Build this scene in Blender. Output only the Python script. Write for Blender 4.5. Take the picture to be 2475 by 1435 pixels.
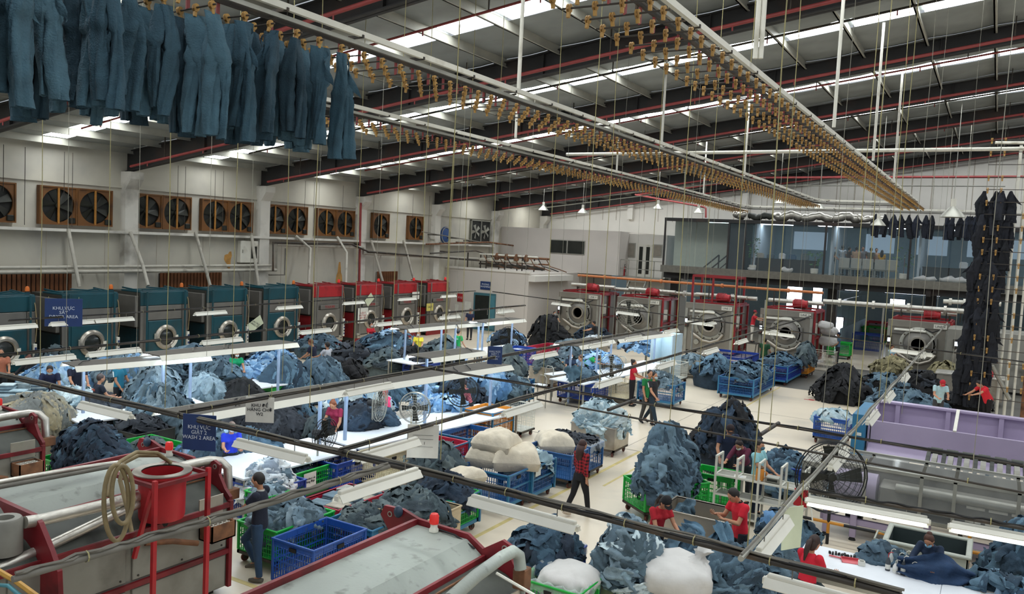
import bpy, bmesh, math, random
import numpy as np
from mathutils import Matrix, Vector
random.seed(7); RN = np.random.RandomState(11)
PI = math.pi
scene = bpy.context.scene
for _o in list(bpy.data.objects): bpy.data.objects.remove(_o)

# ---------------------------------------------------------------- camera
FPX, YAW, PIT, ROL, CAMH = 1974.0, .5342, -.06895, .0497, 5.5
def _cam_axes():
    cy, sy = math.cos(YAW), math.sin(YAW)
    f = np.array([-sy*math.cos(PIT), cy*math.cos(PIT), math.sin(PIT)])
    r = np.array([cy, sy, 0.0]); u = np.cross(r, f)
    c, s = math.cos(ROL), math.sin(ROL)
    return c*r+s*u, -s*r+c*u, -f
CR, CU, CB = _cam_axes()
cam_data = bpy.data.cameras.new('camera'); cam = bpy.data.objects.new('camera', cam_data)
scene.collection.objects.link(cam); scene.camera = cam
cam_data.sensor_width = 36.0; cam_data.sensor_fit = 'HORIZONTAL'
cam_data.lens = FPX/2475.0*36.0; cam_data.clip_start = .05; cam_data.clip_end = 300
cam.matrix_world = Matrix(((CR[0], CU[0], CB[0], 0), (CR[1], CU[1], CB[1], 0), (CR[2], CU[2], CB[2], CAMH), (0, 0, 0, 1)))

# ---------------------------------------------------------------- world and exposure
world = bpy.data.worlds.new('world'); scene.world = world; world.use_nodes = True
wb = world.node_tree.nodes['Background']; wb.inputs[0].default_value = (.86, .93, 1.0, 1); wb.inputs[1].default_value = 0.35
scene.view_settings.view_transform = 'Standard'; scene.view_settings.look = 'None'
scene.view_settings.exposure = 0.50; scene.view_settings.gamma = 1.0
SKYLIGHT_POWER = 9.0
TUBE_POWER = 14.0

# ---------------------------------------------------------------- measuring: a photo pixel to a point of the room
def ray(px, py):
    d = CR*((px-1237.5)/FPX) - CU*((py-717.5)/FPX) - CB
    return d
def G(px, py, z=0.0):
    d = ray(px, py); t = (z-CAMH)/d[2]
    return Vector((d[0]*t, d[1]*t, z))
def AY(px, py, Y):
    d = ray(px, py); t = Y/d[1]
    return Vector((d[0]*t, Y, CAMH+d[2]*t))
def AX(px, py, X):
    d = ray(px, py); t = X/d[0]
    return Vector((X, d[1]*t, CAMH+d[2]*t))

# ---------------------------------------------------------------- materials
MATS = {}
def _mix(nt, a, b, fac):
    n = nt.nodes.new('ShaderNodeMix'); n.data_type = 'RGBA'
    nt.links.new(fac, n.inputs[0])
    for v, i in ((a, 6), (b, 7)):
        if isinstance(v, tuple): n.inputs[i].default_value = v
        else: nt.links.new(v, n.inputs[i])
    return n.outputs[2]
def srgb(h):
    h = h.lstrip('#'); c = [int(h[i:i+2], 16)/255 for i in (0, 2, 4)]
    return tuple(x/12.92 if x <= .04045 else ((x+.055)/1.055)**2.4 for x in c)
def mat(name, col, rough=.6, metal=0.0, var=.18, scale=5.0, bump=0.0, bscale=40.0, dirt=None, dscale=1.5, damt=.5, src='const', stretch=None, emit=None, estr=0.0, alpha=1.0, trans=0.0, spec=.5, sheen=0.0):
    """procedural surface: base colour varied by noise, optional dirt patches and bump; src 'object' takes the object's own colour, 'vertex' a stored cloth colour"""
    if name in MATS: return MATS[name]
    m = bpy.data.materials.new(name); m.use_nodes = True; nt = m.node_tree
    b = nt.nodes['Principled BSDF']; L = nt.links
    if isinstance(col, str): col = srgb(col)
    tc = nt.nodes.new('ShaderNodeTexCoord'); vec = tc.outputs['Object']
    if stretch:
        mp = nt.nodes.new('ShaderNodeMapping'); mp.inputs['Scale'].default_value = stretch
        L.new(vec, mp.inputs[0]); vec = mp.outputs[0]
    def noise(s, det=4.0):
        n = nt.nodes.new('ShaderNodeTexNoise'); n.inputs['Scale'].default_value = s; n.inputs['Detail'].default_value = det
        L.new(vec, n.inputs['Vector']); return n.outputs['Fac']
    def ramp(x, lo, hi):
        r = nt.nodes.new('ShaderNodeMapRange'); r.inputs[1].default_value = lo; r.inputs[2].default_value = hi
        L.new(x, r.inputs[0]); return r.outputs[0]
    if src == 'object':
        oi = nt.nodes.new('ShaderNodeObjectInfo'); base = oi.outputs['Color']
    elif src == 'vertex':
        at = nt.nodes.new('ShaderNodeAttribute'); at.attribute_name = 'cloth'; base = at.outputs['Color']
    else: base = (*col, 1)
    if var:
        f = ramp(noise(scale), .3, .7)
        if src == 'const':
            lo = tuple(c*(1-var) for c in col)+(1,); hi = tuple(min(1, c*(1+var)) for c in col)+(1,)
            base = _mix(nt, lo, hi, f)
        else:
            g = _mix(nt, (1-var, 1-var, 1-var, 1), (1+var, 1+var, 1+var, 1), f)
            mm = nt.nodes.new('ShaderNodeMix'); mm.data_type = 'RGBA'; mm.blend_type = 'MULTIPLY'; mm.inputs[0].default_value = 1
            L.new(base, mm.inputs[6]); L.new(g, mm.inputs[7]); base = mm.outputs[2]
    if dirt is not None:
        if isinstance(dirt, str): dirt = srgb(dirt)
        f = ramp(noise(dscale, 6.0), .62-damt*.3, .72)
        base = _mix(nt, base, (*dirt, 1), f)
    if isinstance(base, tuple): b.inputs['Base Color'].default_value = base
    else: L.new(base, b.inputs['Base Color'])
    b.inputs['Roughness'].default_value = rough; b.inputs['Metallic'].default_value = metal
    b.inputs['Specular IOR Level'].default_value = spec
    if sheen: b.inputs['Sheen Weight'].default_value = sheen
    if bump:
        bp = nt.nodes.new('ShaderNodeBump'); bp.inputs['Strength'].default_value = bump; bp.inputs['Distance'].default_value = .02
        L.new(noise(bscale, 3.0), bp.inputs['Height']); L.new(bp.outputs[0], b.inputs['Normal'])
    if emit is not None:
        b.inputs['Emission Color'].default_value = (*emit, 1); b.inputs['Emission Strength'].default_value = estr
    if trans: b.inputs['Transmission Weight'].default_value = trans; b.inputs['IOR'].default_value = 1.02
    if alpha < 1: b.inputs['Alpha'].default_value = alpha
    MATS[name] = m; return m

# ---------------------------------------------------------------- mesh builder
class MB:
    def __init__(s): s.v = []; s.f = []; s.M = None; s.c = []
    def add(s, v, f, col=None):
        n = len(s.v)
        if s.M is not None: v = [tuple(s.M @ Vector(p)) for p in v]
        s.v.extend([tuple(map(float, p)) for p in v]); s.f.extend([tuple(i+n for i in q) for q in f])
        if col is not None: s.c.extend([col]*len(v))
        return s
    def box(s, c, d, rz=0.0, ch=0.0, col=None):
        x, y, z = d[0]/2, d[1]/2, d[2]/2; cr, sr = math.cos(rz), math.sin(rz)
        if ch <= 0:
            P = [(a*x, b*y, e*z) for e in (-1, 1) for b in (-1, 1) for a in (-1, 1)]
            F = [(0, 2, 3, 1), (4, 5, 7, 6), (0, 1, 5, 4), (2, 6, 7, 3), (0, 4, 6, 2), (1, 3, 7, 5)]
        else:
            ch = min(ch, x*.9, y*.9, z*.9); P = []; idx = {}
            for e in (-1, 1):
                for b in (-1, 1):
                    for a in (-1, 1):
                        for k, q in enumerate(((a*x, b*(y-ch), e*(z-ch)), (a*(x-ch), b*y, e*(z-ch)), (a*(x-ch), b*(y-ch), e*z))):
                            idx[(a, b, e, k)] = len(P); P.append(q)
            F = []
            for k in range(3):
                o = [i for i in range(3) if i != k]
                for sg in (-1, 1):
                    q = []
                    for u, w in ((-1, -1), (1, -1), (1, 1), (-1, 1)):
                        t = [0, 0, 0]; t[k] = sg; t[o[0]] = u; t[o[1]] = w; q.append(idx[(*t, k)])
                    F.append(tuple(q if (sg > 0) == (k != 1) else q[::-1]))
            for k1 in range(3):
                for k2 in range(k1+1, 3):
                    k3 = 3-k1-k2
                    for s1 in (-1, 1):
                        for s2 in (-1, 1):
                            t = [0, 0, 0]; t[k1] = s1; t[k2] = s2; A = list(t); Bq = list(t); A[k3] = -1; Bq[k3] = 1
                            F.append((idx[(*A, k1)], idx[(*Bq, k1)], idx[(*Bq, k2)], idx[(*A, k2)]))
            for e in (-1, 1):
                for b in (-1, 1):
                    for a in (-1, 1): F.append(tuple(idx[(a, b, e, k)] for k in range(3)))
        P = [(c[0]+p[0]*cr-p[1]*sr, c[1]+p[0]*sr+p[1]*cr, c[2]+p[2]) for p in P]
        return s.add(P, F, col)
    def b2(s, lo, hi, ch=0.0, col=None):
        return s.box([(a+b)/2 for a, b in zip(lo, hi)], [abs(b-a) for a, b in zip(lo, hi)], 0, ch, col)
    def bar(s, p, q, w, h=None, col=None):
        p, q = Vector(p), Vector(q); d = (q-p); L = d.length
        if L < 1e-6: return s
        d.normalize(); up = Vector((0, 0, 1)) if abs(d.z) < .95 else Vector((0, 1, 0))
        r = d.cross(up).normalized(); u = r.cross(d); h = w if h is None else h
        P = [p+r*(a*w/2)+u*(b*h/2)+d*(e*L) for e in (0, 1) for b in (-1, 1) for a in (-1, 1)]
        return s.add(P, [(0, 2, 3, 1), (4, 5, 7, 6), (0, 1, 5, 4), (2, 6, 7, 3), (0, 4, 6, 2), (1, 3, 7, 5)], col)
    def tube(s, pts, r, n=8, closed=False, cap=True, col=None, sq=None):
        pts = [Vector(p) for p in pts]; N = len(pts); rs = r if isinstance(r, (list, tuple)) else [r]*N
        V = []; prev = None
        for i, p in enumerate(pts):
            if closed: t = pts[(i+1) % N]-pts[i-1]
            else: t = pts[min(i+1, N-1)]-pts[max(i-1, 0)]
            if t.length < 1e-9: t = Vector((0, 0, 1))
            t.normalize()
            if prev is None:
                a = Vector((0, 0, 1)) if abs(t.z) < .9 else Vector((1, 0, 0)); u = t.cross(a).normalized()
            else:
                u = prev-t*prev.dot(t); u = u.normalized() if u.length > 1e-6 else t.orthogonal().normalized()
            prev = u; w = t.cross(u)
            for k in range(n):
                an = 2*PI*k/n; V.append(p+(u*math.cos(an)+w*math.sin(an)*(sq or 1))*rs[i])
        F = [(i*n+k, i*n+(k+1) % n, ((i+1) % N)*n+(k+1) % n, ((i+1) % N)*n+k) for i in range(N if closed else N-1) for k in range(n)]
        if cap and not closed: F += [tuple(range(n))[::-1], tuple((N-1)*n+k for k in range(n))]
        return s.add(V, F, col)
    def cyl(s, p, q, r, r2=None, n=14, col=None): return s.tube([p, q], [r, r if r2 is None else r2], n, col=col)
    def lathe(s, prof, n=20, o=(0, 0, 0), axis='z', col=None, arc=2*PI, cap=True):
        V = []; full = arc > 6.28; m = n if full else n+1
        for r, z in prof:
            for k in range(m):
                a = arc*k/n; x, y = r*math.cos(a), r*math.sin(a)
                q = (x, y, z) if axis == 'z' else ((z, x, y) if axis == 'x' else (y, z, x))
                V.append((q[0]+o[0], q[1]+o[1], q[2]+o[2]))
        F = [(i*m+k, i*m+(k+1) % m, (i+1)*m+(k+1) % m, (i+1)*m+k) for i in range(len(prof)-1) for k in range(n)]
        if full and cap:
            if prof[0][0] > 1e-4: F.append(tuple(range(m))[::-1])
            if prof[-1][0] > 1e-4: F.append(tuple((len(prof)-1)*m+k for k in range(m)))
        return s.add(V, F, col)
    def prism(s, poly, axis, a, b, col=None):
        n = len(poly)
        def P(u, w, t): return (t, u, w) if axis == 'x' else ((u, t, w) if axis == 'y' else (u, w, t))
        V = [P(u, w, a) for u, w in poly]+[P(u, w, b) for u, w in poly]
        return s.add(V, [tuple(range(n))[::-1], tuple(range(n, 2*n))]+[(i, (i+1) % n, n+(i+1) % n, n+i) for i in range(n)], col)
    def grid(s, A, col=None):
        m, n = A.shape[:2]
        return s.add(A.reshape(-1, 3).tolist(), [(i*n+j, i*n+j+1, (i+1)*n+j+1, (i+1)*n+j) for i in range(m-1) for j in range(n-1)], col)
    def sphere(s, c, r, n=12, m=8, col=None):
        rr = r if isinstance(r, (list, tuple)) else (r, r, r); V = [(c[0], c[1], c[2]-rr[2])]
        for i in range(1, m):
            t = -PI/2+PI*i/m
            V += [(c[0]+rr[0]*math.cos(t)*math.cos(2*PI*k/n), c[1]+rr[1]*math.cos(t)*math.sin(2*PI*k/n), c[2]+rr[2]*math.sin(t)) for k in range(n)]
        V.append((c[0], c[1], c[2]+rr[2])); F = [(0, 1+(k+1) % n, 1+k) for k in range(n)]
        for i in range(m-2): F += [(1+i*n+k, 1+i*n+(k+1) % n, 1+(i+1)*n+(k+1) % n, 1+(i+1)*n+k) for k in range(n)]
        e = len(V)-1; F += [(e, e-n+k, e-n+(k+1) % n) for k in range(n)]
        return s.add(V, F, col)
    def mesh(s, name, smooth=None):
        me = bpy.data.meshes.new(name); me.from_pydata(s.v, [], s.f)
        if smooth is not None:
            me.polygons.foreach_set('use_smooth', [True]*len(me.polygons))
            if smooth < 179: me.set_sharp_from_angle(angle=math.radians(smooth))
        if s.c and len(s.c) == len(s.v):
            at = me.attributes.new('cloth', 'FLOAT_COLOR', 'POINT')
            at.data.foreach_set('color', np.array([(*c[:3], 1.0) for c in s.c], dtype=np.float32).ravel())
        me.update(); return me
    def build(s, name, m, parent=None, smooth=None, color=None, loc=None, rz=0.0):
        me = s.mesh(name, smooth)
        if m is not None: me.materials.append(m)
        return obj(name, me, parent, color, loc, rz)
def obj(name, me, parent=None, color=None, loc=None, rz=0.0):
    o = bpy.data.objects.new(name, me); scene.collection.objects.link(o)
    if parent is not None: o.parent = parent
    if color is not None: o.color = (*color, 1) if len(color) == 3 else color
    if loc is not None: o.location = loc
    if rz: o.rotation_euler[2] = rz
    return o
def tag(o, label, cat, group=None):
    o['label'] = label; o['category'] = cat
    if group: o['group'] = group
    return o
def thing(name, label, cat, loc=(0, 0, 0), rz=0.0, group=None):
    o = bpy.data.objects.new(name, None); scene.collection.objects.link(o); o.empty_display_size = .2
    o.location = loc; o.rotation_euler[2] = rz
    return tag(o, label, cat, group)
def struct(o): o['kind'] = 'structure'; return o
def stuff(o): o['kind'] = 'stuff'; return o
def dup(root, loc=None, rz=None, label=None, group=None, parent=None):
    r = root.copy(); scene.collection.objects.link(r)
    if loc is not None: r.location = loc
    if rz is not None: r.rotation_euler[2] = rz
    if label: r['label'] = label
    if group: r['group'] = group
    if parent is not None: r.parent = parent
    for ch in root.children:
        dup(ch, parent=r)
    return r
FONT_CACHE = {}
def text_mesh(body, size, ext=.002):
    k = (body, size)
    if k not in FONT_CACHE:
        cu = bpy.data.curves.new('lettering', 'FONT'); cu.body = body; cu.size = size; cu.extrude = ext
        cu.align_x = 'CENTER'; cu.align_y = 'CENTER'; cu.resolution_u = 2; cu.space_line = .95
        o = bpy.data.objects.new('lettering', cu); scene.collection.objects.link(o)
        dg = bpy.context.evaluated_depsgraph_get(); me = bpy.data.meshes.new_from_object(o.evaluated_get(dg))
        bpy.data.objects.remove(o); FONT_CACHE[k] = me
    return FONT_CACHE[k]
def lettering(body, size, m, parent, loc, rz=0.0, rx=PI/2):
    """text standing upright, facing local -Y when rz = 0"""
    me = text_mesh(body, size).copy(); me.materials.clear(); me.materials.append(m)
    o = obj('lettering', me, parent); o.location = loc; o.rotation_euler = (rx, 0, rz); return o
# ---------------------------------------------------------------- palette
m_floor = mat('floor_epoxy', '#dccfb9', rough=.32, var=.05, scale=.5, dirt='#b9b1a2', dscale=.35, damt=.25)
m_floordark = mat('floor_dark_coating', '#57554f', rough=.5, var=.12, scale=1.2)
m_yellow = mat('floor_line_paint', '#c9b77a', rough=.6, var=.15)
m_joint = mat('floor_joint', '#a89f90', rough=.8, var=.1)
m_wall = mat('wall_plaster', '#bfbaab', rough=.85, var=.06, scale=.6, dirt='#a6a299', dscale=.45, damt=.45)
m_wallwhite = mat('wall_white_paint', '#dcd8cf', rough=.85, var=.05, scale=.7)
m_wallbox = mat('wall_grey_paint', '#c8c1b9', rough=.85, var=.04, scale=.7)
m_column = mat('column_paint', '#d0ccc2', rough=.85, var=.08, scale=.9, dirt='#8f8a80', dscale=.8, damt=.35)
m_rafter = mat('rafter_black_paint', '#2b2a2a', rough=.65, var=.2, scale=2, dirt='#3c2f28', dscale=.8, damt=.3)
m_purlin = mat('purlin_galvanised', '#a9a79b', rough=.55, metal=.2, var=.12, scale=2)
m_roof = mat('roof_insulation', '#8f9390', rough=.6, metal=.15, var=.1, scale=1.5, bump=.35, bscale=3)
m_sky = mat('skylight_sheet', '#e8eef2', var=0, emit=(.92, .97, 1.0), estr=SKYLIGHT_POWER)
m_redpipe = mat('red_pipe_paint', '#8d3836', rough=.5, var=.15, scale=3)
m_white = mat('white_enamel', '#d9d6c9', rough=.45, var=.07, scale=2, dirt='#b3ae9d', dscale=2, damt=.2)
m_reflector = mat('lamp_reflector_white', '#e3e0d3', rough=.4, var=.05, scale=2)
m_tube = mat('lamp_tube_lit', '#ffffff', var=0, emit=(.80, .90, 1.0), estr=TUBE_POWER)
m_tube_bright = mat('lamp_tube_under_canopy', '#ffffff', var=0, emit=(.72, .86, 1.0), estr=26.0)
m_darkpipe = mat('dark_steel_pipe', '#3f3a34', rough=.6, metal=.3, var=.2, scale=3, dirt='#5c4c3c', dscale=3, damt=.3)
m_steel = mat('galvanised_steel', '#a5a49a', rough=.45, metal=.6, var=.15, scale=2.5)
m_stain = mat('stainless_steel', '#b5aea2', rough=.35, metal=.75, var=.12, scale=3, dirt='#8d8272', dscale=2, damt=.4)
m_silver = mat('silver_lagging', '#c9c5bb', rough=.35, metal=.8, var=.12, scale=4, bump=.2, bscale=30)
m_black = mat('black_rubber', '#1b1b1c', rough=.7, var=.2)
m_dark = mat('dark_opening', '#0f1011', rough=.6, var=.2)
m_rope = mat('rope_yellowed', '#9c9468', rough=.8, var=.15, scale=8)
m_ropegrey = mat('rope_grey', '#8f8c7e', rough=.8, var=.15, scale=8)
m_wood = mat('clip_wood', '#b58b45', rough=.6, var=.3, scale=14, dirt='#6b4a25', dscale=9, damt=.5)
m_orange = mat('fan_orange_frame', '#754a1c', rough=.6, var=.25, scale=2, dirt='#4b3018', dscale=2, damt=.7)
m_fandark = mat('fan_blade_grey', '#25261f', rough=.5, metal=.3, var=.3, scale=3)
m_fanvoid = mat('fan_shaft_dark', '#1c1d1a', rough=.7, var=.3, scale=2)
m_rust = mat('rusty_slat', '#6b4021', rough=.8, var=.35, scale=3)
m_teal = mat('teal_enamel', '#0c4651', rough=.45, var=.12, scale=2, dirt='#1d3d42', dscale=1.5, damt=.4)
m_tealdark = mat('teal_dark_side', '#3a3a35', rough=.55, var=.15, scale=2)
m_red = mat('red_enamel', '#8f1f24', rough=.45, var=.12, scale=2, dirt='#5c1a1c', dscale=1.5, damt=.4)
m_redbright = mat('red_paint_bright', '#b02129', rough=.45, var=.1, scale=2, dirt='#6e1a1e', dscale=2, damt=.35)
m_panel = mat('dryer_grey_panel', '#7f7c76', rough=.4, metal=.5, var=.1, scale=2)
m_panelsteel = mat('washer_grey_steel', '#8b867c', rough=.4, metal=.45, var=.08, scale=1.5, dirt='#8b857a', dscale=1.2, damt=.35)
m_greypaint = mat('grey_machine_paint', '#929890', rough=.5, var=.07, scale=1.2, dirt='#6f746c', dscale=6, damt=.15, bump=.15, bscale=25)
m_greydirty = mat('grey_machine_body', '#8f8d84', rough=.5, metal=.2, var=.12, scale=1.2, dirt='#5d5a52', dscale=1.2, damt=.45)
m_drumdark = mat('charcoal_drum_shell', '#43463f', rough=.6, var=.2, scale=3, dirt='#2b2d2a', dscale=3, damt=.4)
m_maroon = mat('maroon_paint', '#7a1a22', rough=.45, var=.12, scale=2, dirt='#4d1519', dscale=2.5, damt=.4)
m_purple = mat('purple_paint', '#a598b2', rough=.45, var=.05, scale=1.5)
m_blueframe = mat('blue_steel_frame', '#2f7196', rough=.45, var=.12, scale=3)
m_plastic = mat('crate_plastic', '#888888', rough=.38, var=.10, scale=4, src='object')
m_paint = mat('object_paint', '#888888', rough=.5, var=.08, scale=4, src='object')
m_cloth = mat('denim_heap_cloth', '#55707f', rough=.9, var=.20, scale=9, bump=.5, bscale=70, src='vertex')
m_denim = mat('denim_cloth', '#55707f', rough=.9, var=.24, scale=5, bump=.5, bscale=60, src='object')
m_fabric = mat('garment_fabric', '#888888', rough=.9, var=.10, scale=7, bump=.25, bscale=50, src='object')
m_skin = mat('skin', '#b98566', rough=.55, var=.06, scale=8)
m_hair = mat('hair', '#1d1613', rough=.55, var=.3, scale=20, src='object')
m_sack = mat('sack_cloth', '#dacfba', rough=.9, var=.08, scale=6, bump=.5, bscale=14)
m_sackw = mat('sack_white_film', '#cfcdc9', rough=.6, var=.05, scale=4, bump=.4, bscale=9)
m_film = mat('clear_liner_film', '#dfe6e6', rough=.3, var=.05, alpha=.30)
m_paper = mat('paper', '#d6d5cc', rough=.8, var=.06, scale=6)
m_ink = mat('ink_dark', '#2a2c30', rough=.8, var=0)
m_inkwhite = mat('ink_white', '#cdd3dc', rough=.7, var=0)
m_inkred = mat('ink_red', '#a52a2e', rough=.7, var=0)
m_signblue = mat('sign_blue', '#1c3566', rough=.5, var=.08)
m_glass = mat('window_glass', '#6f7f84', rough=.05, var=0, alpha=.14, spec=.3)
m_glassdark = mat('window_glass_dark', '#2c2f2c', rough=.12, var=.1)
m_acrylic = mat('machine_guard_acrylic', '#b2b6b6', rough=.12, var=0, alpha=.13, spec=.5)
m_table = mat('table_top_white', '#dfe3e8', rough=.5, var=.04, scale=3)
m_board = mat('canopy_board_grey', '#59554e', rough=.8, var=.12, scale=2, dirt='#4e4b45', dscale=2, damt=.4)
m_postblue = mat('canopy_post_paint', '#8fa2bd', rough=.5, var=.08)
m_office = mat('office_wall_paint', '#8fa4ae', rough=.85, var=.05)
m_officelit = mat('office_lit_ceiling', '#d4e4f0', var=0, emit=(.75, .88, 1.0), estr=6.0)
m_officewin = mat('office_rear_window', '#9fb9cc', var=0, emit=(.5, .68, .85), estr=.22)
m_daylight = mat('daylit_opening', '#e6efff', var=0, emit=(.78, .86, 1.0), estr=5.0)
m_beaconred = mat('beacon_red_lens', '#b5201f', rough=.2, var=.1, emit=(.7, .04, .03), estr=.25)
m_hose = mat('hose_tan', '#8a7a58', rough=.6, var=.2, scale=6)
m_rusty = mat('rusty_steel', '#7a5236', rough=.75, var=.3, scale=5, dirt='#4a3020', dscale=4, damt=.5)
m_leaf = mat('leaf_green', '#3f6b35', rough=.6, var=.3, scale=6)
m_cable = mat('cable_grey', '#6f6b62', rough=.7, var=.15, scale=4)
m_mesh = mat('fan_guard_wire', '#1f2122', rough=.5, metal=.4, var=.1)
m_pipewhite = mat('wall_pipe_white', '#b3aea1', rough=.55, var=.1, scale=3, dirt='#8b8578', dscale=3, damt=.3)
# ---------------------------------------------------------------- the hall: floor, walls, roof
XW, YB, XE, YS = -29.5, 54.0, 16.0, -4.0
RAFT_Y = [-.35+6.75*k for k in range(9)]
zr = lambda X: 7.42+.142*(X-XW)
zp = lambda X: 8.30+.133*(X-XW)
floor = struct(MB().b2((XW-1, YS, -.3), (XE, 72, 0)).build('floor', m_floor))
d = MB().b2((-9.2, 34.7, 0), (XE, 43.4, .004)).build('dark_floor_area', m_floordark, floor)
d['label'] = 'dark grey coated floor strip'
def fline(x0, y0, x1, y1, w, m=m_yellow):
    MB().bar((x0, y0, .002), (x1, y1, .002), w, .004).build('floor_line', m, floor)
a = G(1151, 1300); b = G(1543, 1090); xl = (a.x+b.x)/2
fline(xl, 2, xl, b.y, .09); fline(xl, b.y, -15, b.y, .05, m_joint)
a = G(1770, 998); b = G(1883, 938); xl2 = (a.x+b.x)/2
fline(xl2, 17, xl2, 34.6, .06); fline(G(1640, 1100).x, 19.4, xl2, 19.4, .04, m_joint)
a = G(600, 1402); fline(a.x-1.2, a.y-.1, a.x+2.2, a.y-.1, .09)
for y in (24, 28.5): fline(-12, y, -5, y, .02, m_joint)
for x in (-8.4,): fline(x, 19.4, x, 34.6, .02, m_joint)
# floor patches between lines
mk = MB().box((0, 0, .002), (.35, .1, .003)).box((.1, .12, .002), (.25, .1, .003)).build('floor_marking', m_redbright, floor, loc=G(1955, 966)); mk['label'] = 'small red arrow mark'

# left wall
wl = struct(MB().b2((XW-.3, YS, 0), (XW, YB, zp(XW)+.3)).build('wall_left', m_wall))
for y in RAFT_Y[1:]:
    cb = MB(); cb.b2((XW, y-.28, 0), (XW+.32, y+.28, 6.75))
    cb.prism([(XW, 6.75), (XW+.32, 6.75), (XW+.62, 7.15), (XW+.62, zr(XW)), (XW, zr(XW))], 'y', y-.28, y+.28)
    cb.build('column', m_column, wl)
for k in range(18):
    y = 1.0+k*2.25
    MB().b2((XW, y-.012, 2.9), (XW+.006, y+.012, 5.0)).build('wall_joint', m_joint, wl)
MB().b2((XW, -3, 6.78), (XW+.07, 47, 6.86)).build('wall_ledge', m_wall, wl)
MB().b2((XW, -3, 5.02), (XW+.38, 46.5, 5.12)).build('cable_ledge', m_column, wl)
# rust stains have a shape of their own: thin marks on the wall
for px, py, w, h in ((552, 627, .5, .95), (820, 665, .55, 1.5)):
    p = AX(px, py, XW+.01); n = 14
    mb = MB(); ring = []
    for k in range(n):
        a = 2*PI*k/n; r = .75+.25*math.sin(3*a+px)
        ring.append((XW+.006, p.y+w/2*r*math.cos(a), p.z+h/2*r*math.sin(a)))
    mb.add(ring, [tuple(range(n))]); s_ = mb.build('rust_stain', mat('rust_stain', '#b98a4a', rough=.9, var=.25, scale=4), wl)
# ceiling
ceil = bpy.data.objects.new('ceiling', None); scene.collection.objects.link(ceil); struct(ceil)
PUR = [XW+.35+1.68*k for k in range(28)]
for y in RAFT_Y:
    mb = MB(); h = .62
    def sec(x0, x1, w, lo, hi):
        mb.add([(x, yy, z) for x, f in ((x0, 0), (x1, 0)) for yy, z in ((y-w, lo(x)), (y+w, lo(x)), (y+w, hi(x)), (y-w, hi(x)))],
               [(0, 1, 2, 3), (7, 6, 5, 4), (0, 4, 5, 1), (1, 5, 6, 2), (2, 6, 7, 3), (3, 7, 4, 0)])
    top_ = lambda x: zp(x)-.10; sec(XW, XE, .02, zr, top_); sec(XW, XE, .13, zr, lambda x: zr(x)+.03); sec(XW, XE, .13, lambda x: top_(x)-.03, top_)
    for k in range(1, 10): sec(XW+k*4.6, XW+k*4.6+.02, .12, zr, top_)
    mb.build('rafter', m_rafter, ceil)
for x in PUR:
    if x > XE-.2: break
    mb = MB(); z = zp(x)
    mb.b2((x-.02, YS, z-.24), (x+.02, YB, z)); mb.b2((x-.02, YS, z-.24), (x+.07, YB, z-.225)); mb.b2((x-.02, YS, z-.24), (x+.0, YB, z-.19))
    mb.build('purlin', m_purlin, ceil)
for y in RAFT_Y:
    y0, y1 = y+.02, min(y+6.73, YB)
    s0, s1 = y+3.15, min(y+4.05, YB)
    for a, b_ in ((y0, s0), (s1, y1)):
        if b_-a < .3: continue
        xs = np.linspace(XW, XE, 110); ys = np.linspace(a, b_, 14)
        A = np.zeros((len(xs), len(ys), 3)); A[..., 0] = xs[:, None]; A[..., 1] = ys[None]
        A[..., 2] = zp(xs)[:, None]-.05*np.abs(np.sin((xs-XW-.35)/1.68*PI))[:, None]*np.abs(np.sin(ys*2.9))[None]
        MB().grid(A).build('roof_panel', m_roof, ceil, smooth=180)
    MB().add([(XW, s0, zp(XW)+.06), (XE, s0, zp(XE)+.06), (XE, s1, zp(XE)+.06), (XW, s1, zp(XW)+.06)], [(0, 1, 2, 3)]).build('roof_backing', m_roof, ceil)
    for k in range(len(PUR)-1):
        x0, x1 = PUR[k]+.12, PUR[k+1]-.10
        if x1 > XE or s1-s0 < .5: continue
        mb = MB(); mb.add([(x0, s0, zp(x0)), (x1, s0, zp(x1)), (x1, s1, zp(x1)), (x0, s1, zp(x0))], [(3, 2, 1, 0)])
        mb.build('skylight_panel', m_sky, ceil)
# back wall with upright cladding joints
wb_ = struct(MB().b2((XW, YB, 4.3), (XE, YB+.25, 15)).build('wall_back', m_wallwhite))
for k in range(34):
    x = XW+.6+k*1.05
    MB().b2((x-.02, YB-.012, 7.3), (x+.02, YB, zp(x))).build('cladding_joint', m_joint, wb_)
for x in (-22.5, -14.5, -6.2, 2.0): MB().b2((x-.2, YB-.3, 7.4), (x+.2, YB, zr(x))).build('column', m_wallwhite, wb_)

# lower room in the back corner, with a blue-green door
YR = 41.6; xr = AY(1277, 700, YR).x; zrm = AY(1150, 652, YR).z
wr = struct(MB().b2((XW, YR, 0), (xr, YB-.5, zrm)).build('wall_room', m_wallbox))
MB().b2((xr, YR-.05, zrm-.45), (xr+.45, 46.5, zrm-.1)).build('cornice', m_wallwhite, wr)
MB().b2((XW, YR-.06, zrm), (xr+.1, YR+.12, zrm+.12)).build('parapet', m_wallwhite, wr)
a = AY(1147, 700, YR); b = AY(1200, 700, YR)
dr = struct(MB().b2((a.x, YR-.06, 0), (b.x, YR+.02, 2.25), .01).build('door_1', mat('door_teal', '#3f6a74', rough=.4, var=.08)))
MB().b2((a.x+.12, YR-.075, .15), (b.x-.45, YR-.055, 2.1)).build('door_pane', m_glassdark, dr)
MB().b2((b.x-.42, YR-.075, .1), (b.x-.04, YR-.058, 2.15)).build('door_leaf', mat('door_leaf_teal', '#4b7f8c', rough=.4, var=.08), dr)
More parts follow.
